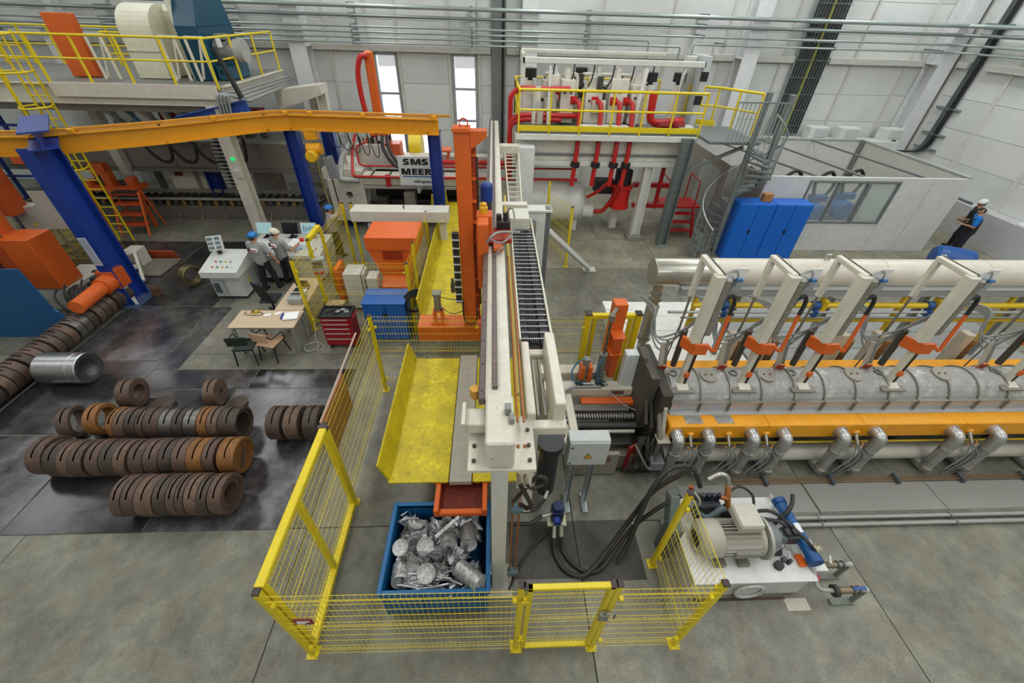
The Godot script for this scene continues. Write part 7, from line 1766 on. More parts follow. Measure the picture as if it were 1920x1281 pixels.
func platform_zone():
	var y = paint("#ecd21a", 0.4)
	var w = paint("#dfdfd9", 0.45)
	var wh = paint("#eeede7", 0.42, 0, "worn", 0.4)
	var red = paint("#c31f1c", 0.38)
	var galv = paint("#8d9695", 0.45, 0.5, "steel", 1.0)
	var black = paint("#1c1c1d", 0.5)
	var t = T("valve_platform", "raised white platform with yellow railing carrying the press valves", "platform", V(3.6, 0, 15))
	P(t, "deck", mb().bb(0.75, 3.62, 13.95, 6.5, 3.7, 16.9), paint("#8f938f", 0.5, 0.3, "chequer", 1.5))
	P(t, "edge_beam", mb().bb(0.7, 3.45, 13.88, 6.5, 3.62, 14.0), w)
	P(t, "main_beam", mb().bb(0.7, 2.75, 14.3, 6.3, 3.5, 14.8), wh)
	P(t, "rear_beam", mb().bb(0.7, 2.6, 16.2, 6.3, 3.5, 16.7), wh)
	P(t, "lower_flange", mb().bb(0.7, 2.6, 14.2, 6.3, 2.75, 14.9), w)
	P(t, "toe_board", mb().bb(0.75, 3.7, 13.9, 6.4, 3.86, 13.92), y)
	rail_run(t, [[0.78, 16.8], [0.78, 13.9], [6.45, 13.9]], 3.7, y, [3, 6], 0.038)
	rail_run(t, [[0.78, 16.8], [5.9, 16.8]], 3.7, y, [4])
	rail_run(t, [[6.5, 15.6], [7.4, 15.3], [8.3, 14.2]], 3.7, y, [2, 2], 0.038)
	P(t, "toe_board", mb().bar(V(6.5, 3.78, 15.6), V(7.5, 3.78, 15.2), 0.02, 0.16), y)
	P(t, "post", mb().ibeam(V(6.12, 0.02, 13.76), V(6.12, 3.6, 13.76), 0.32, 0.3, 0.025), galv)
	P(t, "post_foot", mb().bb(5.95, 0, 13.6, 6.35, 0.04, 13.95), paint("#b4bcbe", 0.4, 0.6))
	P(t, "post", mb().ibeam(V(5.28, 0.15, 14.35), V(5.28, 2.6, 14.35), 0.3, 0.3, 0.03), w)
	P(t, "post_foot", mb().bb(4.98, 0.0, 14.1, 5.58, 0.15, 14.6), paint("#8d8a80", 0.6))
	P(t, "post", mb().ibeam(V(1.2, 0.02, 16.4), V(1.2, 2.6, 16.4), 0.3, 0.3, 0.03), w)
	# white cable frame above the deck
	P(t, "cable_tray", mb().bb(0.9, 5.35, 15.0, 6.6, 5.5, 15.2), w)
	P(t, "upper_tray", mb().bb(0.9, 5.55, 15.9, 5.6, 5.65, 16.1), paint("#d5d4ca", 0.45))
	P(t, "tray_corner", mb().bb(0.88, 5.35, 15.0, 0.98, 5.6, 16.1), paint("#d8d6c6", 0.45))
	for x in [0.95, 1.95, 3.3, 4.7, 6.0]: P(t, "frame_post", mb().bb(x - 0.05, 3.7, 15.05, x + 0.05, 5.35, 15.15), w)
	P(t, "grey_panel", mb().bb(6.55, 3.7, 15.0, 6.75, 5.65, 15.9), paint("#c3c8ca", 0.42))
	P(t, "panel_back", mb().bb(6.2, 3.7, 15.6, 6.55, 5.6, 15.9), paint("#d2d2c6", 0.45))
	PX(t, "panel_screen", mb().bb(6.5, 5.0, 14.97, 6.74, 5.25, 15.0).bb(6.5, 4.35, 14.97, 6.74, 4.6, 15.0), black)
	# valve stands with black filter heads
	for q in [[1.2, 15.6], [2.95, 16.2], [5.05, 15.3], [6.0, 15.35]]:
		P(t, "filter_tube", mb().cyl(V(q[0], 3.7, q[1]), V(q[0], 4.85, q[1]), 0.14, -1, 20), wh)
		P(t, "filter_head", mb().lathe([Vector2(0.08, 0), Vector2(0.08, 0.06), Vector2(0.2, 0.08), Vector2(0.2, 0.32), Vector2(0, 0.32)], V(q[0], 4.85, q[1]), Vector3.UP, 20), black)
	# white valve blocks
	var rng = RandomNumberGenerator.new()
	rng.seed = 12
	for k in 8: P(t, "valve_block", mb().bb(1.6 + k * 0.45, 3.75, 15.3 + (k % 3) * 0.3, 1.98 + k * 0.45, 4.4 + rng.randf() * 0.55, 15.8 + (k % 3) * 0.25), wh)
	for k in 16: P(t, "valve_fitting", mb().cyl(V(1.5 + rng.randf() * 3.6, 4.3 + rng.randf() * 0.5, 15.25 + rng.randf() * 0.2), V(1.5 + rng.randf() * 3.6, 4.35 + rng.randf() * 0.4, 15.3), 0.035, -1, 8) if false else mb().cyl(V(1.6 + k * 0.22, 4.35 + (k % 4) * 0.15, 15.2), V(1.6 + k * 0.22, 4.35 + (k % 4) * 0.15, 15.4), 0.05, -1, 10), paint(["#3a3a38", "#9b9a94", "#d9d7cf", "#57524a"][k % 4], 0.4, 0.4))
	for k in 6: P(t, "white_pipe", mb().pipe([V(1.7 + k * 0.6, 4.9, 15.9), V(1.7 + k * 0.6, 5.05, 15.5), V(2.1 + k * 0.6, 5.05, 15.4), V(2.1 + k * 0.6, 4.6, 15.3)], 0.06, 0.12), wh)
	for q in [[2.15, 2.58, 4.95], [2.95, 3.5, 4.75], [3.72, 4.28, 5.0], [4.42, 4.85, 4.85]]:
		P(t, "valve_cabinet", mb().bb(q[0], 3.75, 14.92, q[1], q[2], 15.4), wh)
		for k in 2: P(t, "sight_glass", mb().cyl(V(q[0] + 0.12 + k * 0.2, q[2] - 0.35, 14.92), V(q[0] + 0.12 + k * 0.2, q[2] - 0.35, 14.9), 0.035, -1, 12), black)
		P(t, "valve_bonnet", mb().cyl(V(q[0] + 0.2, q[2], 15.15), V(q[0] + 0.2, q[2] + 0.28, 15.15), 0.12, -1, 14), wh)
	for k in 26:
		var bx = 1.3 + (k * 0.37 - floor(k * 0.37 / 3.6) * 3.6); var bd = 14.75 + (k % 5) * 0.22; var bh = 3.75 + (k % 4) * 0.32
		P(t, "valve_part", mb().bb(bx, bh, bd, bx + 0.16 + (k % 3) * 0.07, bh + 0.22 + (k % 2) * 0.14, bd + 0.2) if k % 2 else mb().cyl(V(bx, bh, bd), V(bx, bh + 0.4, bd), 0.07 + (k % 3) * 0.02, -1, 12), [wh, wh, paint("#c9c6bb", 0.45), paint("#4b4a46", 0.5, 0.3)][(k / 2) % 4])
	for k in 6: P(t, "black_cable", mb().tube(MB.smooth([V(1.9 + k * 0.62, 5.4, 15.05), V(1.85 + k * 0.62, 5.0, 15.0), V(1.75 + k * 0.6, 4.6, 15.05 + (k % 2) * 0.1), V(2.0 + k * 0.55, 4.3, 15.2)], 5), 0.022, 6), black)
	# red pipes
	for q in [[2.72, 14.0, 0], [3.4, 14.0, 1], [4.0, 14.0, 2], [4.42, 14.0, 3]]:
		P(t, "red_pipe", mb().pipe([V(q[0] - 0.15, 4.4, 14.9), V(q[0], 4.4, 14.6), V(q[0], 4.1, 14.5), V(q[0], 3.2, 14.15), V(q[0] - 0.06, 2.0, 14.1)], 0.075, 0.2), red)
		P(t, "pipe_flange", mb().cyl(V(q[0] - 0.01, 2.75, 14.13), V(q[0] - 0.02, 2.6, 14.13), 0.15, -1, 16), black)
		P(t, "pipe_socket", mb().bb(q[0] - 0.26, 4.3, 14.86, q[0] - 0.05, 4.52, 14.92), red)
	for q in [[4.72, 0.6], [3.98, 0.3], [3.86, 0.8]]: P(t, "red_pipe", mb().pipe([V(3.0 - q[1], q[0], 14.8), V(0.9, q[0], 14.8), V(0.55, q[0] - 0.15, 14.8), V(0.5 + q[1] * 0.1, 1.9, 14.9)], 0.08, 0.25), red)
	for k in 5: P(t, "red_pipe", mb().pipe([V(1.9 + k * 0.1, 4.7 - k * 0.12, 15.1), V(2.2, 4.7 - k * 0.12, 15.1), V(2.2 + k * 0.05, 4.0, 15.1)], 0.05, 0.1), red)
	P(t, "big_red_pipe", mb().pipe([V(5.0, 4.75, 14.6), V(5.05, 3.95, 14.6), V(5.3, 3.85, 14.6), V(6.2, 3.9, 14.8)], 0.12, 0.25), red)
	PX(t, "red_handwheel", mb().cyl(V(5.45, 3.78, 14.35), V(5.45, 3.9, 14.4), 0.22, -1, 18).cyl(V(5.95, 3.78, 14.35), V(5.95, 3.9, 14.4), 0.2, -1, 18), paint("#9b1a20", 0.45))
	P(t, "dip_rod", mb().cyl(V(5.75, 3.8, 14.5), V(5.85, 5.2, 14.6), 0.03, -1, 8), galv)
	PX(t, "white_frame", mb().bar(V(1.75, 3.75, 14.6), V(1.75, 5.3, 14.9), 0.08).bar(V(4.55, 3.75, 14.6), V(4.75, 5.3, 14.9), 0.1).bb(2.7, 3.7, 14.2, 4.3, 3.82, 14.5).bb(5.9, 3.7, 14.2, 6.4, 3.84, 14.6), w)
	P(t, "cable_conduit", mb().cyl(V(1.2, 2.95, 14.25), V(6.2, 2.95, 14.25), 0.035, -1, 8), galv)
	# white pressure tank beneath
	var k2 = T("pressure_tank", "large white horizontal pressure tank with red pipes under the valve platform", "tank", V(2.7, 0, 15.5))
	P(k2, "shell", mb().lathe([Vector2(0.0, 0), Vector2(0.3, 0.05), Vector2(0.62, 0.2), Vector2(0.72, 0.45), Vector2(0.72, 2.3)], V(3.5, 1.05, 15.3), Vector3.LEFT, 30, false), paint("#e3e3de", 0.35))
	P(k2, "head_flange", mb().cyl(V(1.2, 1.05, 15.3), V(0.5, 1.05, 15.3), 0.5, -1, 28), w)
	P(k2, "nozzle", mb().cyl(V(3.4, 0.8, 15.0), V(3.75, 0.8, 14.9), 0.24, -1, 20), w)
	P(k2, "red_pipe", mb().pipe([V(3.75, 0.8, 14.9), V(4.1, 0.8, 14.9), V(4.35, 1.4, 14.7), V(4.4, 2.1, 14.3)], 0.075, 0.2), red)
	P(k2, "red_pipe", mb().pipe([V(3.4, 1.4, 14.7), V(3.75, 1.7, 14.5), V(3.95, 2.1, 14.2)], 0.06, 0.2), red)
	PX(k2, "saddle", mb().bb(1.6, 0, 15.0, 1.8, 0.6, 15.7).bb(3.0, 0, 15.0, 3.2, 0.6, 15.7), w)
	P(k2, "dark_valve", mb().bb(3.7, 1.45, 14.9, 4.4, 1.9, 15.4), black)
	# red vertical valve body
	var rv = T("red_valve", "red bolted valve body hanging beside the white pressure tank", "valve", V(4.6, 0.8, 15))
	P(rv, "body", mb().lathe([Vector2(0.0, 0), Vector2(0.28, 0.03), Vector2(0.38, 0.05), Vector2(0.38, 0.14), Vector2(0.33, 0.16), Vector2(0.33, 0.75), Vector2(0.4, 0.78), Vector2(0.4, 0.88), Vector2(0, 0.9)], V(4.65, 0.95, 14.9), Vector3.UP, 26), paint("#d0211d", 0.38))
	P(rv, "top", mb().cyl(V(4.65, 1.85, 14.9), V(4.65, 2.3, 14.9), 0.3, -1, 18), black)
	P(rv, "stand", mb().bb(4.55, 0.0, 15.2, 4.8, 1.0, 15.5), w)
	P(rv, "stand_foot", mb().bb(4.4, 0.0, 15.5, 5.0, 0.08, 16.0), paint("#8d8a80", 0.6))
	# red framework and steps under the platform
	var rf = T("red_framework", "red steel framework with short steps beside the galvanized post", "framework", V(7.0, 0, 15.3))
	for k in 6: P(rf, "upright", mb().bar(V(5.6 + k * 0.22, 0.9, 15.0 + (k % 2) * 0.4), V(5.6 + k * 0.22, 2.6, 15.0 + (k % 2) * 0.4), 0.08), red)
	PX(rf, "cross_beam", mb().bb(5.2, 0.95, 14.9, 6.8, 1.1, 15.1).bb(5.2, 1.6, 15.2, 6.8, 1.75, 15.4), red)
	P(rf, "platform", mb().bb(6.4, 0.95, 14.9, 7.8, 1.02, 15.9), red)
	for k in 3: P(rf, "step", mb().bb(6.5, 0.2 + k * 0.27, 14.5 + k * 0.14, 7.5, 0.24 + k * 0.27, 14.75 + k * 0.14), red)
	for x in [6.45, 7.55]:
		P(rf, "stringer", mb().bar(V(x, 0.02, 14.45), V(x, 1.0, 14.95), 0.05, 0.18), red)
		P(rf, "hand_rail", mb().pipe([V(x, 0.9, 14.9), V(x, 1.9, 15.0), V(x, 1.95, 15.9), V(x, 1.0, 15.9)], 0.025, 0.1), red)
	# concrete plinth
	one("concrete_plinth", "low concrete machine plinth under the white post and red valve", "plinth", mb().ext_h([Vector2(3.9, 14.2), Vector2(6.0, 14.2), Vector2(6.0, 16.6), Vector2(3.9, 16.6)], 0.0, 0.02), paint("#aba698", 0.7, 0, "concrete", 0.4))
	# yellow screen by the gantry
	fence_post(2.4, 12.1, 2.0, "yellow fence post beside the white diagonal brace")
	fence_post(1.85, 13.6, 2.3, "tall yellow fence post before the white pressure tank")
	fence_panel(2.4, 12.15, 1.86, 13.55, 0.08, 1.97, "narrow yellow wire mesh panel before the white pressure tank")
	spiral_stair()

func spiral_stair():
	var galv = paint("#8f9897", 0.45, 0.5, "steel", 1.0)
	var lgalv = paint("#a9b1b1", 0.4, 0.5)
	var cx = 7.72; var cd = 12.95
	var t = T("spiral_stair", "galvanized steel spiral staircase beside the blue cabinets", "staircase", V(cx, 0, cd))
	P(t, "centre_pole", mb().cyl(V(cx, 0.0, cd), V(cx, 5.0, cd), 0.09, -1, 16), galv)
	var hr = []
	for k in 19:
		var a = PI * 1.25 - k * 0.33
		var h = 0.2 * (k + 1)
		if h > 3.75: break
		var v0 = Vector3(cos(a - 0.2), 0, -sin(a - 0.2)); var v1 = Vector3(cos(a + 0.2), 0, -sin(a + 0.2))
		var c = V(cx, h, cd)
		var m = mb()
		var q = [c + v0 * 0.1, c + v0 * 0.85, c + v1 * 0.85, c + v1 * 0.1]
		var lo = []
		for e in q: lo.append(e - Vector3(0, 0.045, 0))
		var mid = c + (v0 + v1) * 0.25 - Vector3(0, 0.02, 0)
		m.face(q, mid); m.face(lo, mid)
		for i in 4: m.face([q[i], q[(i + 1) % 4], lo[(i + 1) % 4], lo[i]], mid)
		P(t, "tread", m, galv)
		var e = c + Vector3(cos(a), 0, -sin(a)) * 0.83
		P(t, "baluster", mb().cyl(e, e + Vector3(0, 1.0, 0), 0.012, -1, 6), lgalv)
		var e2 = c + v0 * 0.83
		P(t, "baluster", mb().cyl(e2, e2 + Vector3(0, 0.95, 0), 0.01, -1, 6), lgalv)
		hr.append(e + Vector3(0, 1.0, 0))
	P(t, "handrail", mb().tube(MB.smooth(hr, 4), 0.025, 8), paint("#c5cac9", 0.3, 0.7))
	P(t, "landing", mb().bb(6.45, 3.62, 13.0, 8.0, 3.7, 15.2), paint("#7d8483", 0.5, 0.3, "chequer", 1.5))
	P(t, "landing_brace", mb().bar(V(6.25, 2.6, 13.8), V(7.7, 3.5, 13.3), 0.1), galv)
	for k in 14: P(t, "guard_bar", mb().cyl(V(6.9 + k * 0.11, 3.7, 12.75 + abs(k - 7) * 0.02), V(6.9 + k * 0.11, 4.75, 12.75 + abs(k - 7) * 0.02), 0.014, -1, 6), lgalv)
	PX(t, "guard_rail", mb().bar(V(6.9, 4.75, 12.88), V(7.7, 4.78, 12.74), 0.04).bar(V(7.7, 4.78, 12.74), V(8.4, 4.75, 12.88), 0.04), galv)
	P(t, "guard_post", mb().bb(8.36, 2.4, 12.9, 8.5, 4.95, 13.05), galv)
	for k in 7: P(t, "lower_guard", mb().bar(V(6.95, 0.05, 12.6 + k * 0.1), V(6.95, 0.95, 12.6 + k * 0.1), 0.02), lgalv)
	for k in 4: P(t, "lower_guard_rail", mb().bar(V(6.95, 0.2 + k * 0.24, 12.55), V(6.95, 0.2 + k * 0.24, 13.25), 0.025), lgalv)

func fan_zone():
	var y = paint("#ecd21a", 0.4)
	var w = paint("#dedcd2", 0.45, 0, "worn", 0.5)
	var teal = paint("#114a63", 0.42)
	var cream = paint("#e2dfc8", 0.4)
	var galv = paint("#9aa09e", 0.45, 0.4)
	var t = T("fan_platform", "raised white steel platform with yellow railing carrying the blower fan", "platform", V(-11, 0, 16))
	P(t, "deck", mb().bb(-18, 4.6, 14.05, -7.8, 4.68, 18.2), paint("#8f908a", 0.5, 0.2, "chequer", 1.5))
	P(t, "front_beam", mb().ibeam(V(-18, 4.42, 14.0), V(-7.8, 4.42, 14.0), 0.5, 0.2, 0.03), w)
	P(t, "front_fascia", mb().bb(-12.4, 4.35, 13.86, -7.85, 4.7, 13.9), w)
	P(t, "side_beam", mb().ibeam(V(-7.75, 4.42, 14.0), V(-7.75, 4.42, 18.2), 0.5, 0.2, 0.03), w)
	P(t, "lower_beam", mb().bb(-18, 3.9, 14.4, -7.9, 4.15, 14.6), paint("#a09d95", 0.5))
	rail_run(t, [[-18, 13.9], [-7.8, 13.9], [-7.7, 18.0]], 4.68, y, [9, 3])
	rail_run(t, [[-18, 18.0], [-12.2, 18.0]], 4.68, y, [6])
	rail_run(t, [[-11.4, 15.3], [-10.7, 15.3]], 4.68, y, [1])
	P(t, "post", mb().ibeam(V(-8.15, 0.02, 14.0), V(-8.15, 4.2, 14.0), 0.4, 0.34, 0.03, Vector3(0, 0, 1)), w)
	P(t, "post_base", mb().bb(-8.4, 0, 13.75, -7.9, 0.03, 14.25), w)
	P(t, "lamp", mb().dome(V(-8.1, 2.75, 13.78), Vector3(0.06, 0.06, 0.06)), green_lamp(), "small green signal lamp")
	P(t, "socket", mb().bb(-8.2, 2.2, 13.72, -8.0, 2.42, 13.8), paint("#c3c4be", 0.45))
	P(t, "post", mb().ibeam(V(-6.7, 2.6, 17.9), V(-6.7, 4.2, 17.9), 0.3, 0.3, 0.03), w)
	PX(t, "post", mb().bb(-17.2, 0.0, 14.2, -16.9, 4.2, 14.5).bb(-13.6, 1.5, 16.0, -13.3, 4.2, 16.3), w)
	for k in 4:
		var x = -12.3 + k * 1.1
		PX(t, "strut", mb().bar(V(x, 4.2, 14.6), V(x + 0.45, 2.9, 15.8), 0.12).bar(V(x + 0.9, 4.2, 14.6), V(x + 0.5, 2.9, 15.8), 0.12), w)
	# pipework hanging below
	for k in 4:
		P(t, "drop_pipe", mb().pipe([V(-11.4 + k * 0.55, 4.0, 15.2), V(-12.0 + k * 0.55, 4.0, 15.0), V(-12.0 + k * 0.55, 3.2, 15.2), V(-11.9 + k * 0.55, 2.65, 15.9)], 0.07, 0.16), galv)
		P(t, "pipe_flange", mb().cyl(V(-12.0 + k * 0.55, 3.5, 15.1), V(-12.0 + k * 0.55, 3.42, 15.12), 0.14, -1, 14), galv)
	P(t, "blue_pipe", mb().bar(V(-11.5, 3.9, 14.9), V(-10.9, 2.9, 15.2), 0.12, 0.08), paint("#2a6a96", 0.45), "blue painted pipe")
	for k in 5: P(t, "burner", mb().bb(-9.8 + k * 0.5, 3.0, 15.3, -9.55 + k * 0.5, 3.4, 15.6), paint("#55524c", 0.5, 0.3, "worn", 1.5))
	P(t, "red_duct", mb().bb(-11.3, 3.35, 16.0, -7.9, 3.75, 16.4), paint("#8f1d20", 0.45))
	P(t, "long_pipe", mb().cyl(V(-11.8, 3.0, 15.0), V(-8.4, 3.0, 15.0), 0.04, -1, 8), w)
	P(t, "blue_beam", mb().ibeam(V(-9.1, 3.8, 13.6), V(-7.2, 4.2, 14.0), 0.32, 0.22, 0.025), paint("#1d4a9a", 0.42))
	# pipe tray along the right edge
	for k in 4: P(t, "edge_pipe", mb().pipe([V(-7.9 + k * 0.09, 4.0, 13.75), V(-7.85 + k * 0.1, 4.5, 13.75), V(-7.5 + k * 0.09, 4.52 - k * 0.08, 14.2), V(-7.4, 4.5 - k * 0.08, 18.0)], 0.035, 0.1), galv)
	P(t, "cable_ladder", mb().bb(-8.95, 1.6, 14.6, -8.5, 4.0, 14.65), paint("#2b2b2a", 0.6))
	for k in 20: P(t, "ladder_rung", mb().bb(-9.1, 1.65 + k * 0.12, 14.56, -8.45, 1.67 + k * 0.12, 14.6), paint("#c2c4c0", 0.4, 0.3))
	P(t, "black_gas_strut", mb().cyl(V(-7.25, 4.4, 13.9), V(-7.55, 5.6, 13.9), 0.07, -1, 12), paint("#1c1c1d", 0.5))
	P(t, "strut_foot", mb().ext_d([Vector2(-7.4, 4.05), Vector2(-7.0, 4.05), Vector2(-7.2, 3.7)], 13.7, 13.9), w)
	# ladder with cage
	var l = T("cage_ladder", "yellow caged access ladder up to the fan platform", "ladder", V(-12.75, 0, 13.8))
	for x in [-12.99, -12.52]: P(l, "stile", mb().bar(V(x, 0.0, 13.8), V(x, 5.85, 13.8), 0.06, 0.03), y)
	for k in 19: P(l, "rung", mb().cyl(V(-12.97, 0.3 + k * 0.29, 13.8), V(-12.54, 0.3 + k * 0.29, 13.8), 0.018, -1, 6), y)
	for k in 5: P(l, "cage_hoop", mb().tube(MB.smooth([V(-12.99, 2.5 + k * 0.82, 13.8), V(-13.1, 2.5 + k * 0.82, 13.4), V(-12.75, 2.5 + k * 0.82, 13.1), V(-12.4, 2.5 + k * 0.82, 13.4), V(-12.52, 2.5 + k * 0.82, 13.8)], 5), 0.025, 6), y)
	for q in [[-13.08, 13.4], [-12.75, 13.12], [-12.42, 13.4]]: P(l, "cage_strap", mb().bar(V(q[0], 2.5, q[1]), V(q[0], 5.78, q[1]), 0.05, 0.012), y)
	# blower fan
	var f = T("blower_fan", "large cream and blue blower fan with its motor on the platform", "blower fan", V(-9.5, 4.68, 16))
	var prof = [Vector2(-11.0, 4.7), Vector2(-10.0, 4.7), Vector2(-10.0, 5.9)]
	var scroll = []
	for k in 17:
		var a = lerp(PI, 0.0, k / 16.0)
		scroll.append(Vector2(15.75 + cos(a) * 0.75, 5.85 + sin(a) * 0.62))
	scroll.append(Vector2(16.5, 4.7)); scroll.append(Vector2(15.0, 4.7))
	P(f, "inlet_box", mb().ext_x(scroll, -10.62, -9.72), cream)
	P(f, "seam", mb().bb(-10.64, 5.35, 14.98, -9.7, 5.38, 15.0), paint("#b9b6a4", 0.45))
	P(f, "inlet_cone", mb().ext_x([Vector2(15.7, 4.72), Vector2(16.4, 4.72), Vector2(16.45, 6.2), Vector2(16.2, 6.4), Vector2(15.9, 6.45), Vector2(15.75, 6.3)], -9.72, -8.95), paint("#d9d5bc", 0.42))
	P(f, "flange", mb().bb(-9.02, 4.7, 14.95, -8.95, 6.7, 16.5), paint("#e5e2d0", 0.42))
	P(f, "casing", mb().ext_x([Vector2(14.9, 4.7), Vector2(16.6, 4.7), Vector2(16.9, 5.8), Vector2(16.7, 6.6), Vector2(16.0, 7.0), Vector2(15.3, 6.8), Vector2(14.85, 6.0)], -8.95, -8.35), teal)
	P(f, "casing_rib", mb().bb(-8.35, 6.0, 14.9, -8.32, 6.05, 16.8), teal)
	P(f, "motor_base", mb().bb(-8.3, 4.7, 15.0, -7.9, 5.05, 16.2), paint("#17566f", 0.42))
	for k in 4: P(f, "base_slot", mb().bb(-8.2 + (k % 2) * 0.15, 4.85, 14.98 + 0.0, -8.12 + (k % 2) * 0.15, 4.95, 15.0), paint("#0a1a22", 0.6)) if k < 2 else null
	P(f, "motor", mb().cyl(V(-8.3, 5.4, 15.5), V(-7.75, 5.4, 15.5), 0.28, -1, 24), paint("#8b8d88", 0.45))
	P(f, "motor_cover", mb().cyl(V(-7.75, 5.4, 15.5), V(-7.5, 5.4, 15.5), 0.3, -1, 24), paint("#a7a8a2", 0.45))
	P(f, "motor_box", mb().bb(-8.2, 5.68, 15.3, -7.9, 5.82, 15.6), paint("#8f908a", 0.45))
	P(f, "tag", mb().bb(-8.12, 5.5, 15.18, -7.98, 5.75, 15.2), paint("#efefec", 0.5, 0, ""))
	for x in [-11.3, -9.3, -8.6]: PX(f, "support_frame", mb().bar(V(x, 4.7, 14.6), V(x - 0.1, 5.75, 14.7), 0.07).bar(V(x + 0.4, 4.7, 14.6), V(x + 0.3, 5.75, 14.7), 0.07).bar(V(x - 0.1, 5.75, 14.7), V(x + 0.4, 5.75, 14.7), 0.07).bar(V(x + 0.3, 5.7, 14.7), V(x + 0.05, 4.75, 14.65), 0.06), w)
	one("orange_duct", "tall flat orange duct panel standing on the fan platform", "duct", mb().bb(-12.55, 4.7, 15.0, -11.8, 6.2, 15.25), paint("#dc6420", 0.42))
	# clutter at far left: blue frames
	var bf = T("blue_scaffold", "blue steel framework with wire mesh beyond the yellow ladder", "framework", V(-16, 0, 15))
	for k in 4: P(bf, "upright", mb().bar(V(-17.5 + k * 0.9, 0.0, 15.2), V(-17.5 + k * 0.9, 4.3, 15.2), 0.1), paint("#1b3f94", 0.42))
	for k in 5: P(bf, "rail", mb().bar(V(-17.6, 0.9 + k * 0.8, 15.15), V(-14.7, 0.9 + k * 0.8, 15.15), 0.07), paint("#1b3f94", 0.42))
	var ws = T("white_machine", "white machine body with struts at the end under the fan platform", "machine", V(-6.4, 0, 17.5))
	P(ws, "body", mb().ext_d([Vector2(-7.6, 3.6), Vector2(-6.0, 4.1), Vector2(-6.0, 4.4), Vector2(-7.6, 4.2)], 16.8, 17.6), w)
	P(ws, "leg", mb().bb(-6.3, 0, 17.2, -6.0, 4.1, 17.5), w)
	P(ws, "brace", mb().bar(V(-7.5, 3.6, 17.0), V(-6.2, 2.4, 17.2), 0.14), w)
	P(ws, "grey_cabinet", mb().ext_d([Vector2(-6.4, 1.9), Vector2(-5.9, 1.9), Vector2(-5.6, 2.3), Vector2(-5.8, 3.2), Vector2(-6.4, 3.2)], 15.9, 16.4), paint("#9a9b97", 0.45))
	for k in 8: P(ws, "coloured_wire", mb().tube(MB.smooth([V(-5.9 + k * 0.05, 2.6, 15.85), V(-5.65 + k * 0.05, 2.45, 15.7), V(-5.55 + k * 0.05, 2.0, 15.6)], 4), 0.014, 5), paint(["#c98a4a", "#a8953a", "#8d8d86", "#b86a3a"][k % 4], 0.5, 0, ""))

func green_lamp():
	var m = StandardMaterial3D.new()
	m.albedo_color = Color(0.1, 0.6, 0.3)
	m.emission_enabled = true
	m.emission = Color(0.1, 0.9, 0.45)
	m.emission_energy_multiplier = 0.8
	return m

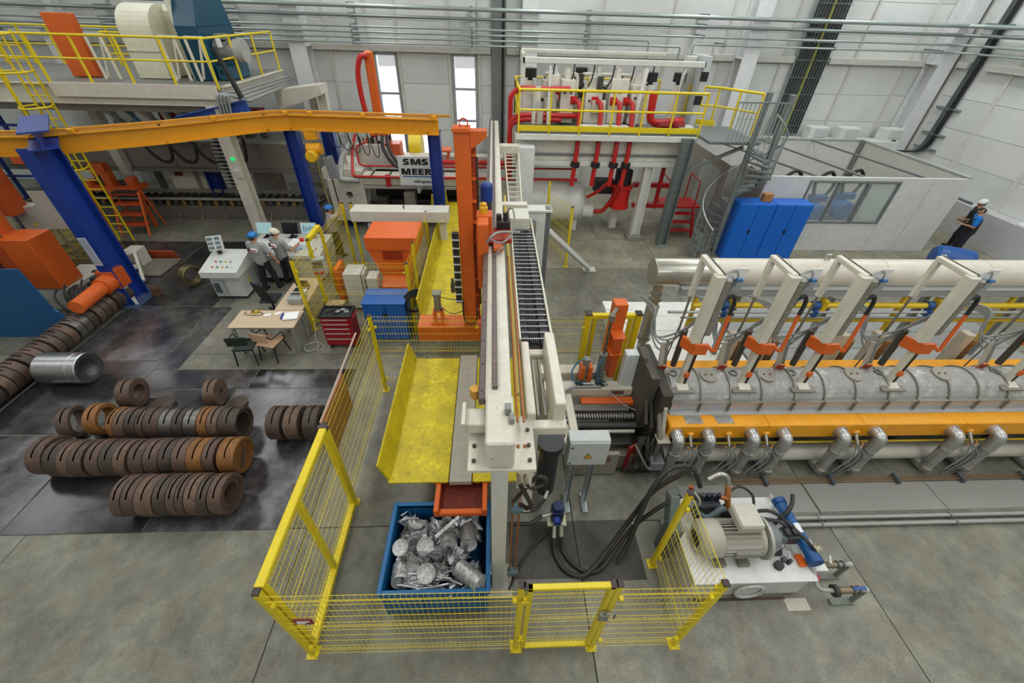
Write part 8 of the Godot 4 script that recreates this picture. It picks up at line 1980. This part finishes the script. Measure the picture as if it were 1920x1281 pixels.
func wall_services():
	var galv = paint("#a9b4b2", 0.35, 0.45)
	var dg = paint("#8a9593", 0.35, 0.5)
	var black = paint("#202124", 0.55)
	var w = paint("#e0e1de", 0.45)
	var rows = [[6.57, -24, 18.2, 0.07, galv, "thick galvanized pipe highest on the back wall"], [6.29, -24, 18.2, 0.055, dg, "dark galvanized pipe second from the top of the back wall"], [5.98, -24, 18.2, 0.04, galv, "thin galvanized pipe third from the top of the back wall"], [5.82, -24, 5.95, 0.038, galv, "thin galvanized pipe fourth from the top, ending over the valve platform"], [5.66, -24, 7.2, 0.038, galv, "thin galvanized pipe fifth from the top, ending over the spiral stair"], [5.5, -24, 0.9, 0.038, galv, "thin galvanized pipe lowest on the back wall"], [5.74, 7.7, 18.2, 0.035, galv, "thin galvanized pipe crossing the black cable tray"]]
	for q in rows:
		var t = T("wall_pipe", q[5], "pipe", V((q[1] + q[2]) / 2, q[0], 19.2), "pipes along the back wall")
		var pts = [V(q[1], q[0], 19.12), V(q[2], q[0], 19.12)]
		if q[2] > 18: pts.append(V(18.45, q[0], 18.6)); pts.append(V(18.45, q[0], 8))
		elif q[2] > 0.95: pts.append(V(q[2], q[0] - 0.6, 19.12))
		if q[1] > 0: pts.push_front(V(q[1], q[0] - 0.6, 19.12))
		P(t, "pipe", mb().pipe(pts, q[3], 0.1, 10), q[4])
		for k in 9:
			var x = q[1] + 1.2 + k * 4.4
			if x < q[2] - 0.3: P(t, "hanger", mb().bb(x - 0.03, q[0] - q[3] - 0.02, 19.08, x + 0.03, q[0] + q[3] + 0.03, 20.0 - 0.01), dg)
	# big vertical cable tray with black cables
	var t = T("cable_tray", "wide vertical tray of black cables with one yellow-green cable on the back wall", "cable tray", V(13.0, 2.5, 19.8))
	P(t, "tray", mb().bb(12.35, 2.55, 19.85, 13.75, 10.5, 19.9), galv)
	for k in 11: P(t, "cable", mb().cyl(V(12.45 + k * 0.12, 2.6, 19.8), V(12.45 + k * 0.12, 7.4 + (k % 3) * 0.15, 19.8), 0.027, -1, 8), paint("#b9b52e", 0.5) if k == 5 else black)
	for k in 8: P(t, "tray_rung", mb().bb(12.35, 2.9 + k * 0.6, 19.74, 13.75, 2.92 + k * 0.6, 19.76), dg)
	var t2 = T("power_riser", "grey vertical cable trunk with a black cable near the wall windows", "cable trunk", V(0.2, 2, 19.9))
	P(t2, "trunk", mb().bb(-0.05, 1.5, 19.86, 0.5, 10.5, 19.92), paint("#7f8482", 0.45, 0.3))
	P(t2, "cable", mb().cyl(V(0.4, 1.5, 19.83), V(0.4, 10.4, 19.83), 0.045, -1, 8), black)
	var t3 = T("cable_bundle", "bundle of dark cables running down the right hand wall", "cable bundle", V(18.8, 2.2, 18.4))
	for k in 6: P(t3, "cable", mb().pipe([V(18.78, 10.4, 18.15 + k * 0.07), V(18.78, 2.5, 18.35 + k * 0.07), V(18.7, 2.2, 18.6 + k * 0.05), V(18.2, 2.1, 19.2)], 0.03, 0.2, 8), black if k < 3 else paint("#56605f", 0.5))
	for h in [2.35, 2.9, 3.85, 6.6]: P(t3, "bracket", mb().bb(18.76, h, 18.0, 18.86, h + 0.08, 19.1), dg)
	# white duct ledge with air conditioners
	one("duct_ledge", "white box duct along the back wall above the cubicle", "duct", mb().bb(11.9, 2.1, 19.0, 18.0, 2.5, 19.7), w)
	for q in [[13.8, "white air conditioning unit beside the black cable tray"], [15.2, "white air conditioning unit between the other two on the duct"], [17.2, "white air conditioning unit beside the corner column"]]:
		var ac = T("air_conditioner", q[1], "air conditioner", V(q[0] + 0.4, 2.5, 19.4))
		P(ac, "body", mb().bb(q[0], 2.5, 19.15, q[0] + 0.85, 2.98, 19.6), paint("#dfe3e0", 0.45))
		P(ac, "grille", mb().bb(q[0] + 0.25, 2.6, 19.12, q[0] + 0.8, 2.92, 19.15), paint("#c9cecc", 0.5))
		Q(ac, "valve_stub", mb().cyl(V(q[0] + 0.5, 2.53, 19.1), V(q[0] + 0.5, 2.53, 19.05), 0.03, -1, 8).cyl(V(q[0] + 0.6, 2.53, 19.1), V(q[0] + 0.6, 2.53, 19.05), 0.03, -1, 8), black)

func right_zone():
	var wp = paint("#d5d6d4", 0.5)
	var blue = paint("#0a68d2", 0.36)
	var fr = paint("#858a8a", 0.4, 0.4)
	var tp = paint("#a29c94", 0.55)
	var black = paint("#1c1c1e", 0.5)
	# cubicle
	var t = T("white_cubicle", "open-topped white panel cubicle with an aluminium window", "cubicle", V(12.5, 0, 16))
	var xs = [8.95, 10.44, 13.58, 14.7, 15.92]
	P(t, "front_panel", mb().bb(xs[0], 0.0, 13.42, xs[1], 2.62, 13.5), wp)
	P(t, "front_panel", mb().bb(xs[1], 0.0, 13.42, xs[2], 1.05, 13.5), wp)
	P(t, "front_panel", mb().bb(xs[1], 2.5, 13.42, xs[2], 2.62, 13.5), wp)
	P(t, "front_panel", mb().bb(xs[2] + 0.01, 0.0, 13.42, xs[3], 2.62, 13.5), wp)
	P(t, "front_panel", mb().bb(xs[3] + 0.012, 0.0, 13.42, xs[4], 2.62, 13.5), wp)
	P(t, "side_wall", mb().bb(15.84, 0.0, 13.5, 15.92, 2.62, 18.6), paint("#d3d0c8", 0.5))
	P(t, "back_wall", mb().bb(8.2, 0.0, 18.5, 15.84, 2.62, 18.58), paint("#d9d9d6", 0.5))
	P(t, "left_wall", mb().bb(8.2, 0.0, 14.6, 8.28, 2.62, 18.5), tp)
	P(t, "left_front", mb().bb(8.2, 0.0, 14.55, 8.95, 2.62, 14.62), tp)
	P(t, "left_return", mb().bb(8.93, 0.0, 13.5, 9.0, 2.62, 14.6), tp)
	P(t, "door_glass", mb().bb(8.17, 0.6, 15.0, 8.2, 2.3, 16.6), paint("#b4bdbb", 0.2))
	PX(t, "top_channel", mb().bb(15.8, 2.62, 13.42, 15.95, 2.68, 18.6).bb(8.2, 2.62, 18.46, 15.8, 2.68, 18.6), paint("#b9bdbb", 0.4, 0.3))
	PX(t, "tie_bar", mb().bar(V(11.3, 2.6, 18.5), V(12.3, 2.6, 13.5), 0.06).bar(V(13.6, 2.6, 18.5), V(14.4, 2.6, 13.5), 0.06).bar(V(9.0, 2.62, 18.4), V(10.6, 2.62, 13.5), 0.06), fr)
	P(t, "corner_post", mb().bb(15.74, 0, 18.3, 15.84, 2.6, 18.5), fr)
	var wn = P(t, "window_frame", mb().bb(10.44, 1.05, 13.39, 13.58, 1.12, 13.53).bb(10.44, 2.43, 13.39, 13.58, 2.5, 13.53).bb(10.44, 1.12, 13.39, 10.5, 2.43, 13.53).bb(13.52, 1.12, 13.39, 13.58, 2.43, 13.53).bb(11.45, 1.12, 13.4, 11.52, 2.43, 13.52).bb(12.46, 1.12, 13.38, 12.58, 2.43, 13.54), fr)
	var gl = StandardMaterial3D.new()
	gl.albedo_color = Color(0.72, 0.8, 0.78, 0.35)
	gl.transparency = BaseMaterial3D.TRANSPARENCY_ALPHA
	gl.roughness = 0.06
	P(wn, "pane", mb().bb(12.58, 1.12, 13.45, 13.52, 2.43, 13.46, 0.0), gl)
	var gl2 = gl.duplicate()
	gl2.albedo_color = Color(0.85, 0.9, 0.9, 0.12)
	P(wn, "pane", mb().bb(10.5, 1.12, 13.45, 11.45, 2.43, 13.46, 0.0), gl2)
	P(wn, "pane", mb().bb(11.52, 1.12, 13.45, 12.46, 2.43, 13.46, 0.0), gl2)
	# blue pumps inside the cubicle
	for q in [[10.9, 15.0, "blue pump unit with black hoses seen through the cubicle's first pane"], [12.1, 14.9, "blue pump unit with black hoses seen through the cubicle's middle pane"], [13.4, 15.2, "blue pump unit behind the cubicle's greenish pane"]]:
		var p = T("pump_unit", q[2], "pump", V(q[0], 0, q[1]))
		P(p, "base", mb().bb(q[0] - 0.5, 0, q[1] - 0.4, q[0] + 0.5, 0.5, q[1] + 0.4), paint("#3c4a58", 0.5))
		P(p, "motor", mb().lathe([Vector2(0, 0), Vector2(0.3, 0.02), Vector2(0.36, 0.08), Vector2(0.36, 0.6), Vector2(0.2, 0.7)], V(q[0], 0.95, q[1] - 0.45), Vector3(0, 0, -1), 24), paint("#155a9a", 0.4))
		P(p, "head", mb().bb(q[0] - 0.2, 1.3, q[1] - 0.1, q[0] + 0.4, 1.5, q[1] + 0.2), paint("#1a4f86", 0.42))
		P(p, "hose", mb().tube(MB.smooth([V(q[0] - 0.1, 1.4, q[1]), V(q[0] - 0.3, 2.0, q[1]), V(q[0] + 0.1, 2.35, q[1]), V(q[0] + 0.5, 1.9, q[1] + 0.1), V(q[0] + 0.4, 1.3, q[1] + 0.2)], 6), 0.06, 8), black)
	# blue cabinets
	for q in [[7.95, 9.15, "blue steel cabinet beside the spiral stair"], [9.17, 10.4, "blue steel cabinet nearer the cubicle window"]]:
		var b = T("steel_cabinet", q[2], "cabinet", V((q[0] + q[1]) / 2, 0, 13.0))
		P(b, "body", mb().bb(q[0], 0.0, 12.72, q[1], 1.95, 13.3), blue)
		for k in 2:
			var m = (q[1] - q[0]) / 2
			P(b, "door", mb().bb(q[0] + 0.02 + k * m, 0.05, 12.7, q[0] + m - 0.005 + k * m, 1.92, 12.73), blue)
		P(b, "lock", mb().bb((q[0] + q[1]) / 2 - 0.05, 0.98, 12.67, (q[0] + q[1]) / 2 + 0.03, 1.08, 12.7), black)
	one("cardboard_box", "small brown cardboard box standing on the blue cabinet", "box", mb().bb(8.75, 1.95, 12.9, 9.05, 2.2, 13.1), paint("#b07a4a", 0.7))
	# blue drum lying by the two men
	var d = T("blue_drum", "blue plastic drum lying on its side near the two men", "drum", V(15.5, 0, 11.9))
	P(d, "barrel", mb().lathe([Vector2(0, 0), Vector2(0.3, 0.02), Vector2(0.38, 0.1), Vector2(0.4, 0.3), Vector2(0.4, 0.9), Vector2(0.36, 1.05), Vector2(0, 1.08)], V(14.95, 0.45, 12.2), Vector3(1, 0, 0.55), 28), paint("#16519a", 0.4))
	P(d, "cradle", mb().bb(14.95, 0, 11.4, 15.9, 0.12, 12.2), paint("#6d6f6a", 0.5))
	one("crumpled_paper", "crumpled white paper heap lying on the grey plinth by the wall", "paper", mb().dome(V(18.45, 1.2, 12.9), Vector3(0.16, 0.12, 0.3), Basis(), 0.0, 9, 4), paint("#dcdce2", 0.6))
	one("plinth_profile", "long dark metal profile lying on the grey plinth by the wall", "metal profile", mb().bar(V(18.5, 1.24, 15.0), V(18.5, 1.24, 16.4), 0.1, 0.06), paint("#6b7470", 0.45, 0.4))

# ---- people ------------------------------------------------------------------------
class Blob:
	var o: Vector3
	var c: float
	var k: float
	var nx: int; var ny: int; var nz: int
	var s: PackedFloat32Array
	func _init(lo: Vector3, hi: Vector3, cell: float, sharp := 60.0):
		o = lo; c = cell; k = sharp
		nx = int((hi.x - lo.x) / cell) + 2; ny = int((hi.y - lo.y) / cell) + 2; nz = int((hi.z - lo.z) / cell) + 2
		s.resize(nx * ny * nz)
	func bone(a: Vector3, b: Vector3, ra: float, rb: float) -> Blob:
		var pad: float = max(ra, rb) + 4.0 / k
		var lo := (a.min(b) - Vector3.ONE * pad - o) / c
		var hi := (a.max(b) + Vector3.ONE * pad - o) / c
		var ab := b - a
		var l2: float = max(ab.length_squared(), 0.000001)
		for x in range(max(0, int(lo.x)), min(nx, int(hi.x) + 1)):
			for y in range(max(0, int(lo.y)), min(ny, int(hi.y) + 1)):
				for z in range(max(0, int(lo.z)), min(nz, int(hi.z) + 1)):
					var p := o + Vector3(x, y, z) * c
					var t: float = clamp((p - a).dot(ab) / l2, 0.0, 1.0)
					var d := p.distance_to(a + ab * t) - lerpf(ra, rb, t)
					s[(x * ny + y) * nz + z] += exp(-k * d)
		return self
	func to(m: MB) -> MB:
		m.mark()
		var idx := {}
		var base := m.v.size()
		var offs := [0, nz * ny, nz, nz * ny + nz, 1, nz * ny + 1, nz + 1, nz * ny + nz + 1]
		var cp := [Vector3(0, 0, 0), Vector3(1, 0, 0), Vector3(0, 1, 0), Vector3(1, 1, 0), Vector3(0, 0, 1), Vector3(1, 0, 1), Vector3(0, 1, 1), Vector3(1, 1, 1)]
		var ed := [[0, 1], [2, 3], [4, 5], [6, 7], [0, 2], [1, 3], [4, 6], [5, 7], [0, 4], [1, 5], [2, 6], [3, 7]]
		for x in nx - 1:
			for y in ny - 1:
				for z in nz - 1:
					var q := (x * ny + y) * nz + z
					var inn := 0
					for e in 8:
						if s[q + offs[e]] > 1.0: inn += 1
					if inn == 0 or inn == 8: continue
					var p := Vector3.ZERO
					var n := 0
					for e in ed:
						var f0 := log(max(s[q + offs[e[0]]], 1e-6)); var f1 := log(max(s[q + offs[e[1]]], 1e-6))
						if (f0 > 0) != (f1 > 0):
							p += cp[e[0]].lerp(cp[e[1]], clamp(f0 / (f0 - f1), 0.0, 1.0)); n += 1
					idx[q] = m.v.size()
					m.v.append(o + (Vector3(x, y, z) + p / n) * c)
					m.n.append(Vector3.ZERO)
		var sx := ny * nz
		for q in idx:
			for ax in 3:
				var st: int = [sx, nz, 1][ax]
				var u: int = [nz, 1, sx][ax]
				var w: int = [1, sx, nz][ax]
				if q + st >= s.size(): continue
				var a := s[q] > 1.0
				if a == (s[q + st] > 1.0): continue
				if not (idx.has(q - u) and idx.has(q - w) and idx.has(q - u - w)): continue
				var r := [idx[q], idx[q - u], idx[q - u - w], idx[q - w]]
				if a: r.reverse()
				m.ix.append_array(PackedInt32Array([r[0], r[1], r[2], r[0], r[2], r[3]]))
				var nn: Vector3 = (m.v[r[2]] - m.v[r[0]]).cross(m.v[r[1]] - m.v[r[0]])
				for e in r: m.n[e] += nn
		for i in range(base, m.v.size()): m.n[i] = m.n[i].normalized()
		return m

func hand(m: MB, w: Vector3, dir: Vector3, palm: Vector3, side: float, curl := 0.5) -> void:
	var f := dir.normalized()
	var n := (palm - f * palm.dot(f)).normalized()
	var u := f.cross(n) * side
	var b := Blob.new(w - Vector3.ONE * 0.2, w + Vector3.ONE * 0.2, 0.007, 160.0)
	b.bone(w - f * 0.02, w + f * 0.03, 0.026, 0.028)
	for k in 4:
		var x := (k - 1.5) * 0.021
		var kn := w + f * 0.09 + u * x
		b.bone(w + f * 0.03 + u * x * 0.7, kn, 0.016, 0.012)
		var L: float = [0.07, 0.08, 0.075, 0.058][k]
		var d1 := (f + n * curl).normalized()
		var d2 := (f * (1.0 - curl * 0.7) + n * curl * 1.7).normalized()
		b.bone(kn, kn + d1 * L * 0.5, 0.010, 0.009)
		b.bone(kn + d1 * L * 0.5, kn + d1 * L * 0.5 + d2 * L * 0.5, 0.009, 0.008)
	var tb := w + f * 0.03 - u * 0.03
	b.bone(w + f * 0.015 - u * 0.015, tb, 0.016, 0.013)
	b.bone(tb, tb + (f * 0.7 - u * 0.6 + n * 0.4).normalized() * 0.05, 0.011, 0.009)
	b.to(m)

# pose: elbows and wrists in the person's own space (x right, y up, looking to -z)
func person(label: String, at: Vector3, turn: float, c: Dictionary) -> Node3D:
	var t := T("person", label, "person", Vector3.ZERO)
	var H: float = c.get("h", 1.75) / 1.75
	var lean: Vector3 = c.get("lean", Vector3.ZERO)
	var pel := Vector3(0, 0.95, 0)
	var ch := Vector3(0, 1.28, 0) + lean * 0.7
	var nk := Vector3(0, 1.47, 0.01) + lean
	var hd: Vector3 = nk + c.get("head", Vector3(0, 0.15, -0.02))
	var look: Vector3 = c.get("look", Vector3(0, 0, -1)).normalized()
	var sh := [Vector3(-0.205, 1.41, 0.0) + lean, Vector3(0.205, 1.41, 0.0) + lean]
	var el: Array = c["elbow"]
	var wr: Array = c["wrist"]
	var hip := [Vector3(-0.09, 0.9, 0), Vector3(0.09, 0.9, 0)]
	var ft: Array = c.get("feet", [Vector3(-0.12, 0.07, 0.04), Vector3(0.12, 0.07, -0.06)])
	var lo := Vector3(-0.3, -0.02, -0.35); var hi := Vector3(0.3, 1.75, 0.3)
	for e in el + wr:
		lo = lo.min(e - Vector3.ONE * 0.12); hi = hi.max(e + Vector3.ONE * 0.12)
	var slo := Vector3(lo.x, 0.74, -0.45); var shi := Vector3(hi.x, 1.8, 0.4)
	var tlo := Vector3(-0.34, -0.02, -0.36); var thi := Vector3(0.34, 1.14, 0.36)
	var skin := paint(c.get("skin", "#b98a6c"), 0.55, 0.0, "")
	var body := MB.new()
	var b := Blob.new(lo, hi, 0.024, 55.0)
	b.bone(pel, ch, 0.11, 0.13).bone(ch, nk, 0.12, 0.06).bone(nk, hd, 0.05, 0.055)
	for i in 2:
		b.bone(ch + Vector3(0, 0.08, 0), sh[i], 0.07, 0.05).bone(sh[i], el[i], 0.045, 0.038).bone(el[i], wr[i], 0.038, 0.027)
		var kn: Vector3 = (hip[i] + ft[i]) * 0.5 + Vector3(0, 0.02, -0.03)
		b.bone(hip[i], kn, 0.075, 0.052).bone(kn, ft[i], 0.05, 0.038).bone(ft[i], ft[i] + Vector3(0, -0.03, -0.12), 0.035, 0.03)
	b.to(body)
	var q := Basis.looking_at(look, Vector3.UP)
	var hb := Blob.new(hd - Vector3.ONE * 0.2, hd + Vector3.ONE * 0.2, 0.013, 110.0)
	hb.bone(hd + q * Vector3(0, 0.03, 0.02), hd + q * Vector3(0, 0.02, -0.02), 0.082, 0.078)
	hb.bone(hd + q * Vector3(0, -0.03, -0.03), hd + q * Vector3(0, -0.085, -0.055), 0.055, 0.028)
	hb.bone(hd + q * Vector3(0, 0.01, -0.098), hd + q * Vector3(0, -0.025, -0.112), 0.01, 0.013)
	for s in [-1.0, 1.0]:
		hb.bone(hd + q * Vector3(s * 0.082, 0.01, 0.01), hd + q * Vector3(s * 0.086, -0.03, 0.005), 0.014, 0.01)
	hb.bone(nk, hd + Vector3(0, -0.04, 0.02), 0.05, 0.052)
	hb.to(body)
	for i in 2:
		hand(body, wr[i], wr[i] - el[i], c.get("palm", [Vector3(1, 0, 0), Vector3(-1, 0, 0)])[i], -1.0 if i == 0 else 1.0, c.get("curl", 0.45))
	var bm := P(t, "body", body, skin)
	for s in [-1.0, 1.0]: P(bm, "eye", MB.new().dome(hd + q * Vector3(s * 0.032, 0.012, -0.088), Vector3.ONE * 0.011, Basis(), -0.5, 8, 6), paint("#2a211c", 0.3, 0, ""))
	P(bm, "mouth", MB.new().box(hd + q * Vector3(0, -0.055, -0.1), Vector3(0.04, 0.008, 0.01), q, 0.003), paint("#8c5346", 0.5, 0, ""))
	# shirt with short sleeves
	var sb := Blob.new(slo, shi, 0.024, 55.0)
	sb.bone(pel + Vector3(0, -0.02, 0), ch, 0.135, 0.148).bone(ch + Vector3(0, 0.02, 0), nk + Vector3(0, -0.05, 0), 0.13, 0.07)
	for i in 2: sb.bone(ch + Vector3(0, 0.09, 0), sh[i], 0.095, 0.074).bone(sh[i], sh[i].lerp(el[i], c.get("sleeve", 0.75)), 0.07, 0.074)
	for s in [-1.0, 1.0]: sb.bone(pel + Vector3(s * 0.07, -0.04, 0), ch + Vector3(s * 0.085, 0.02, 0), 0.115, 0.125)
	var shirt := P(t, "shirt", sb.to(MB.new()), paint(c["shirt"], 0.8, 0.0, "grime", 2.0))
	P(shirt, "collar", MB.new().lathe([Vector2(0.075, -0.02), Vector2(0.08, 0.0), Vector2(0.068, 0.03), Vector2(0.06, 0.02)], nk + Vector3(0, -0.02, 0), Vector3(0, 1, -0.15), 16), paint(c["shirt"], 0.8, 0.0, "grime", 2.0))
	if c.has("vest"):
		var vb := Blob.new(slo, shi, 0.024, 55.0)
		vb.bone(pel + Vector3(0, -0.06, 0), ch, 0.155, 0.165).bone(ch + Vector3(0, 0.02, 0), nk + Vector3(0, -0.05, 0), 0.145, 0.085)
		for s in [-1.0, 1.0]: vb.bone(pel + Vector3(s * 0.07, -0.06, 0), ch + Vector3(s * 0.09, 0.03, 0), 0.12, 0.12)
		P(t, "vest", vb.to(MB.new()), paint(c["vest"], 0.7, 0.0, "grime", 2.0))
	if c.has("logo"):
		var lp := ch + Vector3(0, 0.05, 0.178)
		P(shirt, "back_print", MB.new().box(lp + Vector3(0.055, 0, 0), Vector3(0.19, 0.085, 0.05), Basis(), 0.004), paint("#e6e2e0", 0.7, 0, ""))
		P(shirt, "print_mark", MB.new().box(lp + Vector3(-0.085, 0, 0), Vector3(0.085, 0.09, 0.05), Basis(), 0.004), paint("#4a3a3e", 0.7, 0, ""))
		for k in 5: P(shirt, "print_letter", MB.new().box(lp + Vector3(-0.01 + k * 0.031, 0.0, 0.027), Vector3(0.016, 0.06 if k % 2 == 0 else 0.042, 0.005), Basis(), 0.0), paint("#b8282c", 0.7, 0, ""))
	var tb := Blob.new(tlo, thi, 0.024, 55.0)
	tb.bone(pel + Vector3(-0.05, -0.02, 0), pel + Vector3(0.05, -0.02, 0), 0.118, 0.118)
	for i in 2:
		var kn: Vector3 = (hip[i] + ft[i]) * 0.5 + Vector3(0, 0.02, -0.03)
		tb.bone(hip[i], kn, 0.102, 0.078).bone(kn, ft[i] + Vector3(0, 0.0, 0), 0.078, 0.064)
	P(t, "trousers", tb.to(MB.new()), paint(c["trousers"], 0.8, 0.0, "grime", 2.0))
	for i in 2:
		var bb_ := Blob.new(ft[i] - Vector3(0.12, 0.12, 0.28), ft[i] + Vector3(0.12, 0.14, 0.16), 0.018, 90.0)
		bb_.bone(ft[i] + Vector3(0, -0.02, 0.03), ft[i] + Vector3(0, -0.03, -0.15), 0.046, 0.036)
		P(t, "shoe", bb_.to(MB.new()), paint("#1b1a1a", 0.6, 0, ""))
	if c.has("helmet"):
		var hm := MB.new().dome(hd + Vector3(0, 0.045, 0.0), Vector3(0.118, 0.115, 0.14), q, 0.0, 22, 9)
		P(t, "helmet", hm, paint(c["helmet"], 0.35))
		P(t, "helmet_brim", MB.new().lathe([Vector2(0.1, -0.004), Vector2(0.128, -0.008), Vector2(0.128, 0.006), Vector2(0.1, 0.008)], hd + Vector3(0, 0.046, 0) + q * Vector3(0, 0, -0.018), Vector3.UP, 24), paint(c["helmet"], 0.35))
		P(t, "helmet_ridge", MB.new().dome(hd + Vector3(0, 0.06, 0), Vector3(0.02, 0.11, 0.13), q, 0.0, 12, 6), paint(c["helmet"], 0.35))
	var hr := Blob.new(hd - Vector3.ONE * 0.2, hd + Vector3.ONE * 0.2, 0.015, 110.0)
	hr.bone(hd + q * Vector3(0, 0.0, 0.04), hd + q * Vector3(0, 0.055 if not c.has("helmet") else 0.02, 0.01), 0.078, 0.08)
	P(t, "hair", hr.to(MB.new()), paint("#2b211b", 0.7, 0, ""))
	t.position = at
	t.rotation.y = turn
	t.scale = Vector3.ONE * H
	return t

func workers() -> void:
	var grey := "#a4a5a5"
	var dk := "#1d2029"
	person("worker in blue helmet and grey shirt standing with both arms lowered at the control console", V(-6.5, 0, 10.62), -0.25, {"h": 1.76, "elbow": [Vector3(-0.3, 1.13, -0.03), Vector3(0.32, 1.15, -0.05)], "wrist": [Vector3(-0.3, 0.9, -0.2), Vector3(0.36, 0.92, -0.14)], "shirt": grey, "trousers": dk, "helmet": "#1979c4", "logo": true, "feet": [Vector3(-0.14, 0.07, 0.12), Vector3(0.15, 0.07, -0.12)], "look": Vector3(0.2, -0.15, -1)})
	var p2 := person("worker in white helmet and grey shirt holding a paper at the control console", V(-6.08, 0, 10.95), -0.5, {"h": 1.72, "elbow": [Vector3(-0.26, 1.12, -0.06), Vector3(0.3, 1.14, -0.1)], "wrist": [Vector3(-0.08, 1.08, -0.3), Vector3(0.26, 1.14, -0.34)], "palm": [Vector3(0, 1, 0), Vector3(0, 1, 0)], "shirt": grey, "trousers": dk, "helmet": "#e4dfcb", "logo": true, "look": Vector3(0.5, -0.45, -1)})
	one("paper_form", "white paper form held in the white-helmeted worker's hands", "paper", MB.new().box(V(-5.78, 1.2, 11.23), Vector3(0.24, 0.004, 0.3), Basis(Vector3.UP, -0.5) * Basis(Vector3.RIGHT, 0.35), 0.0), paint("#eceae4", 0.6, 0, ""))
	person("worker in blue helmet and grey shirt reaching one arm up to the hoist pendant", V(-5.15, 0, 12.75), -1.0, {"h": 1.72, "elbow": [Vector3(-0.3, 1.14, -0.02), Vector3(0.3, 1.52, -0.2)], "wrist": [Vector3(-0.3, 0.9, -0.12), Vector3(0.26, 1.74, -0.32)], "shirt": "#a9a7ab", "trousers": dk, "helmet": "#1979c4", "look": Vector3(0, 0.1, -1)})
	person("man in white helmet and black shirt standing behind the man in the vest", V(17.35, 0, 13.75), 0.9, {"h": 1.82, "elbow": [Vector3(-0.3, 1.14, 0.0), Vector3(0.3, 1.15, -0.02)], "wrist": [Vector3(-0.12, 1.05, -0.22), Vector3(0.2, 1.0, -0.2)], "shirt": "#17191c", "trousers": "#262a33", "helmet": "#e9e9e6", "look": Vector3(0, -0.5, -1)})
	person("dark-haired man in black vest and blue shirt looking down at a small device", V(16.95, 0, 13.2), 0.9, {"h": 1.76, "elbow": [Vector3(-0.28, 1.12, -0.05), Vector3(0.3, 1.13, -0.06)], "wrist": [Vector3(-0.1, 1.1, -0.3), Vector3(0.12, 1.08, -0.3)], "palm": [Vector3(0, 1, 0), Vector3(0, 1, 0)], "curl": 0.8, "shirt": "#1678cf", "vest": "#1b1c20", "trousers": "#20242e", "sleeve": 0.75, "lean": Vector3(0, -0.02, -0.06), "look": Vector3(0, -0.7, -1)})
	one("handheld_device", "small black device held by the man in the vest", "device", MB.new().box(V(16.7, 1.15, 13.42), Vector3(0.08, 0.03, 0.15), Basis(Vector3.UP, 0.9)), paint("#17181a", 0.4))
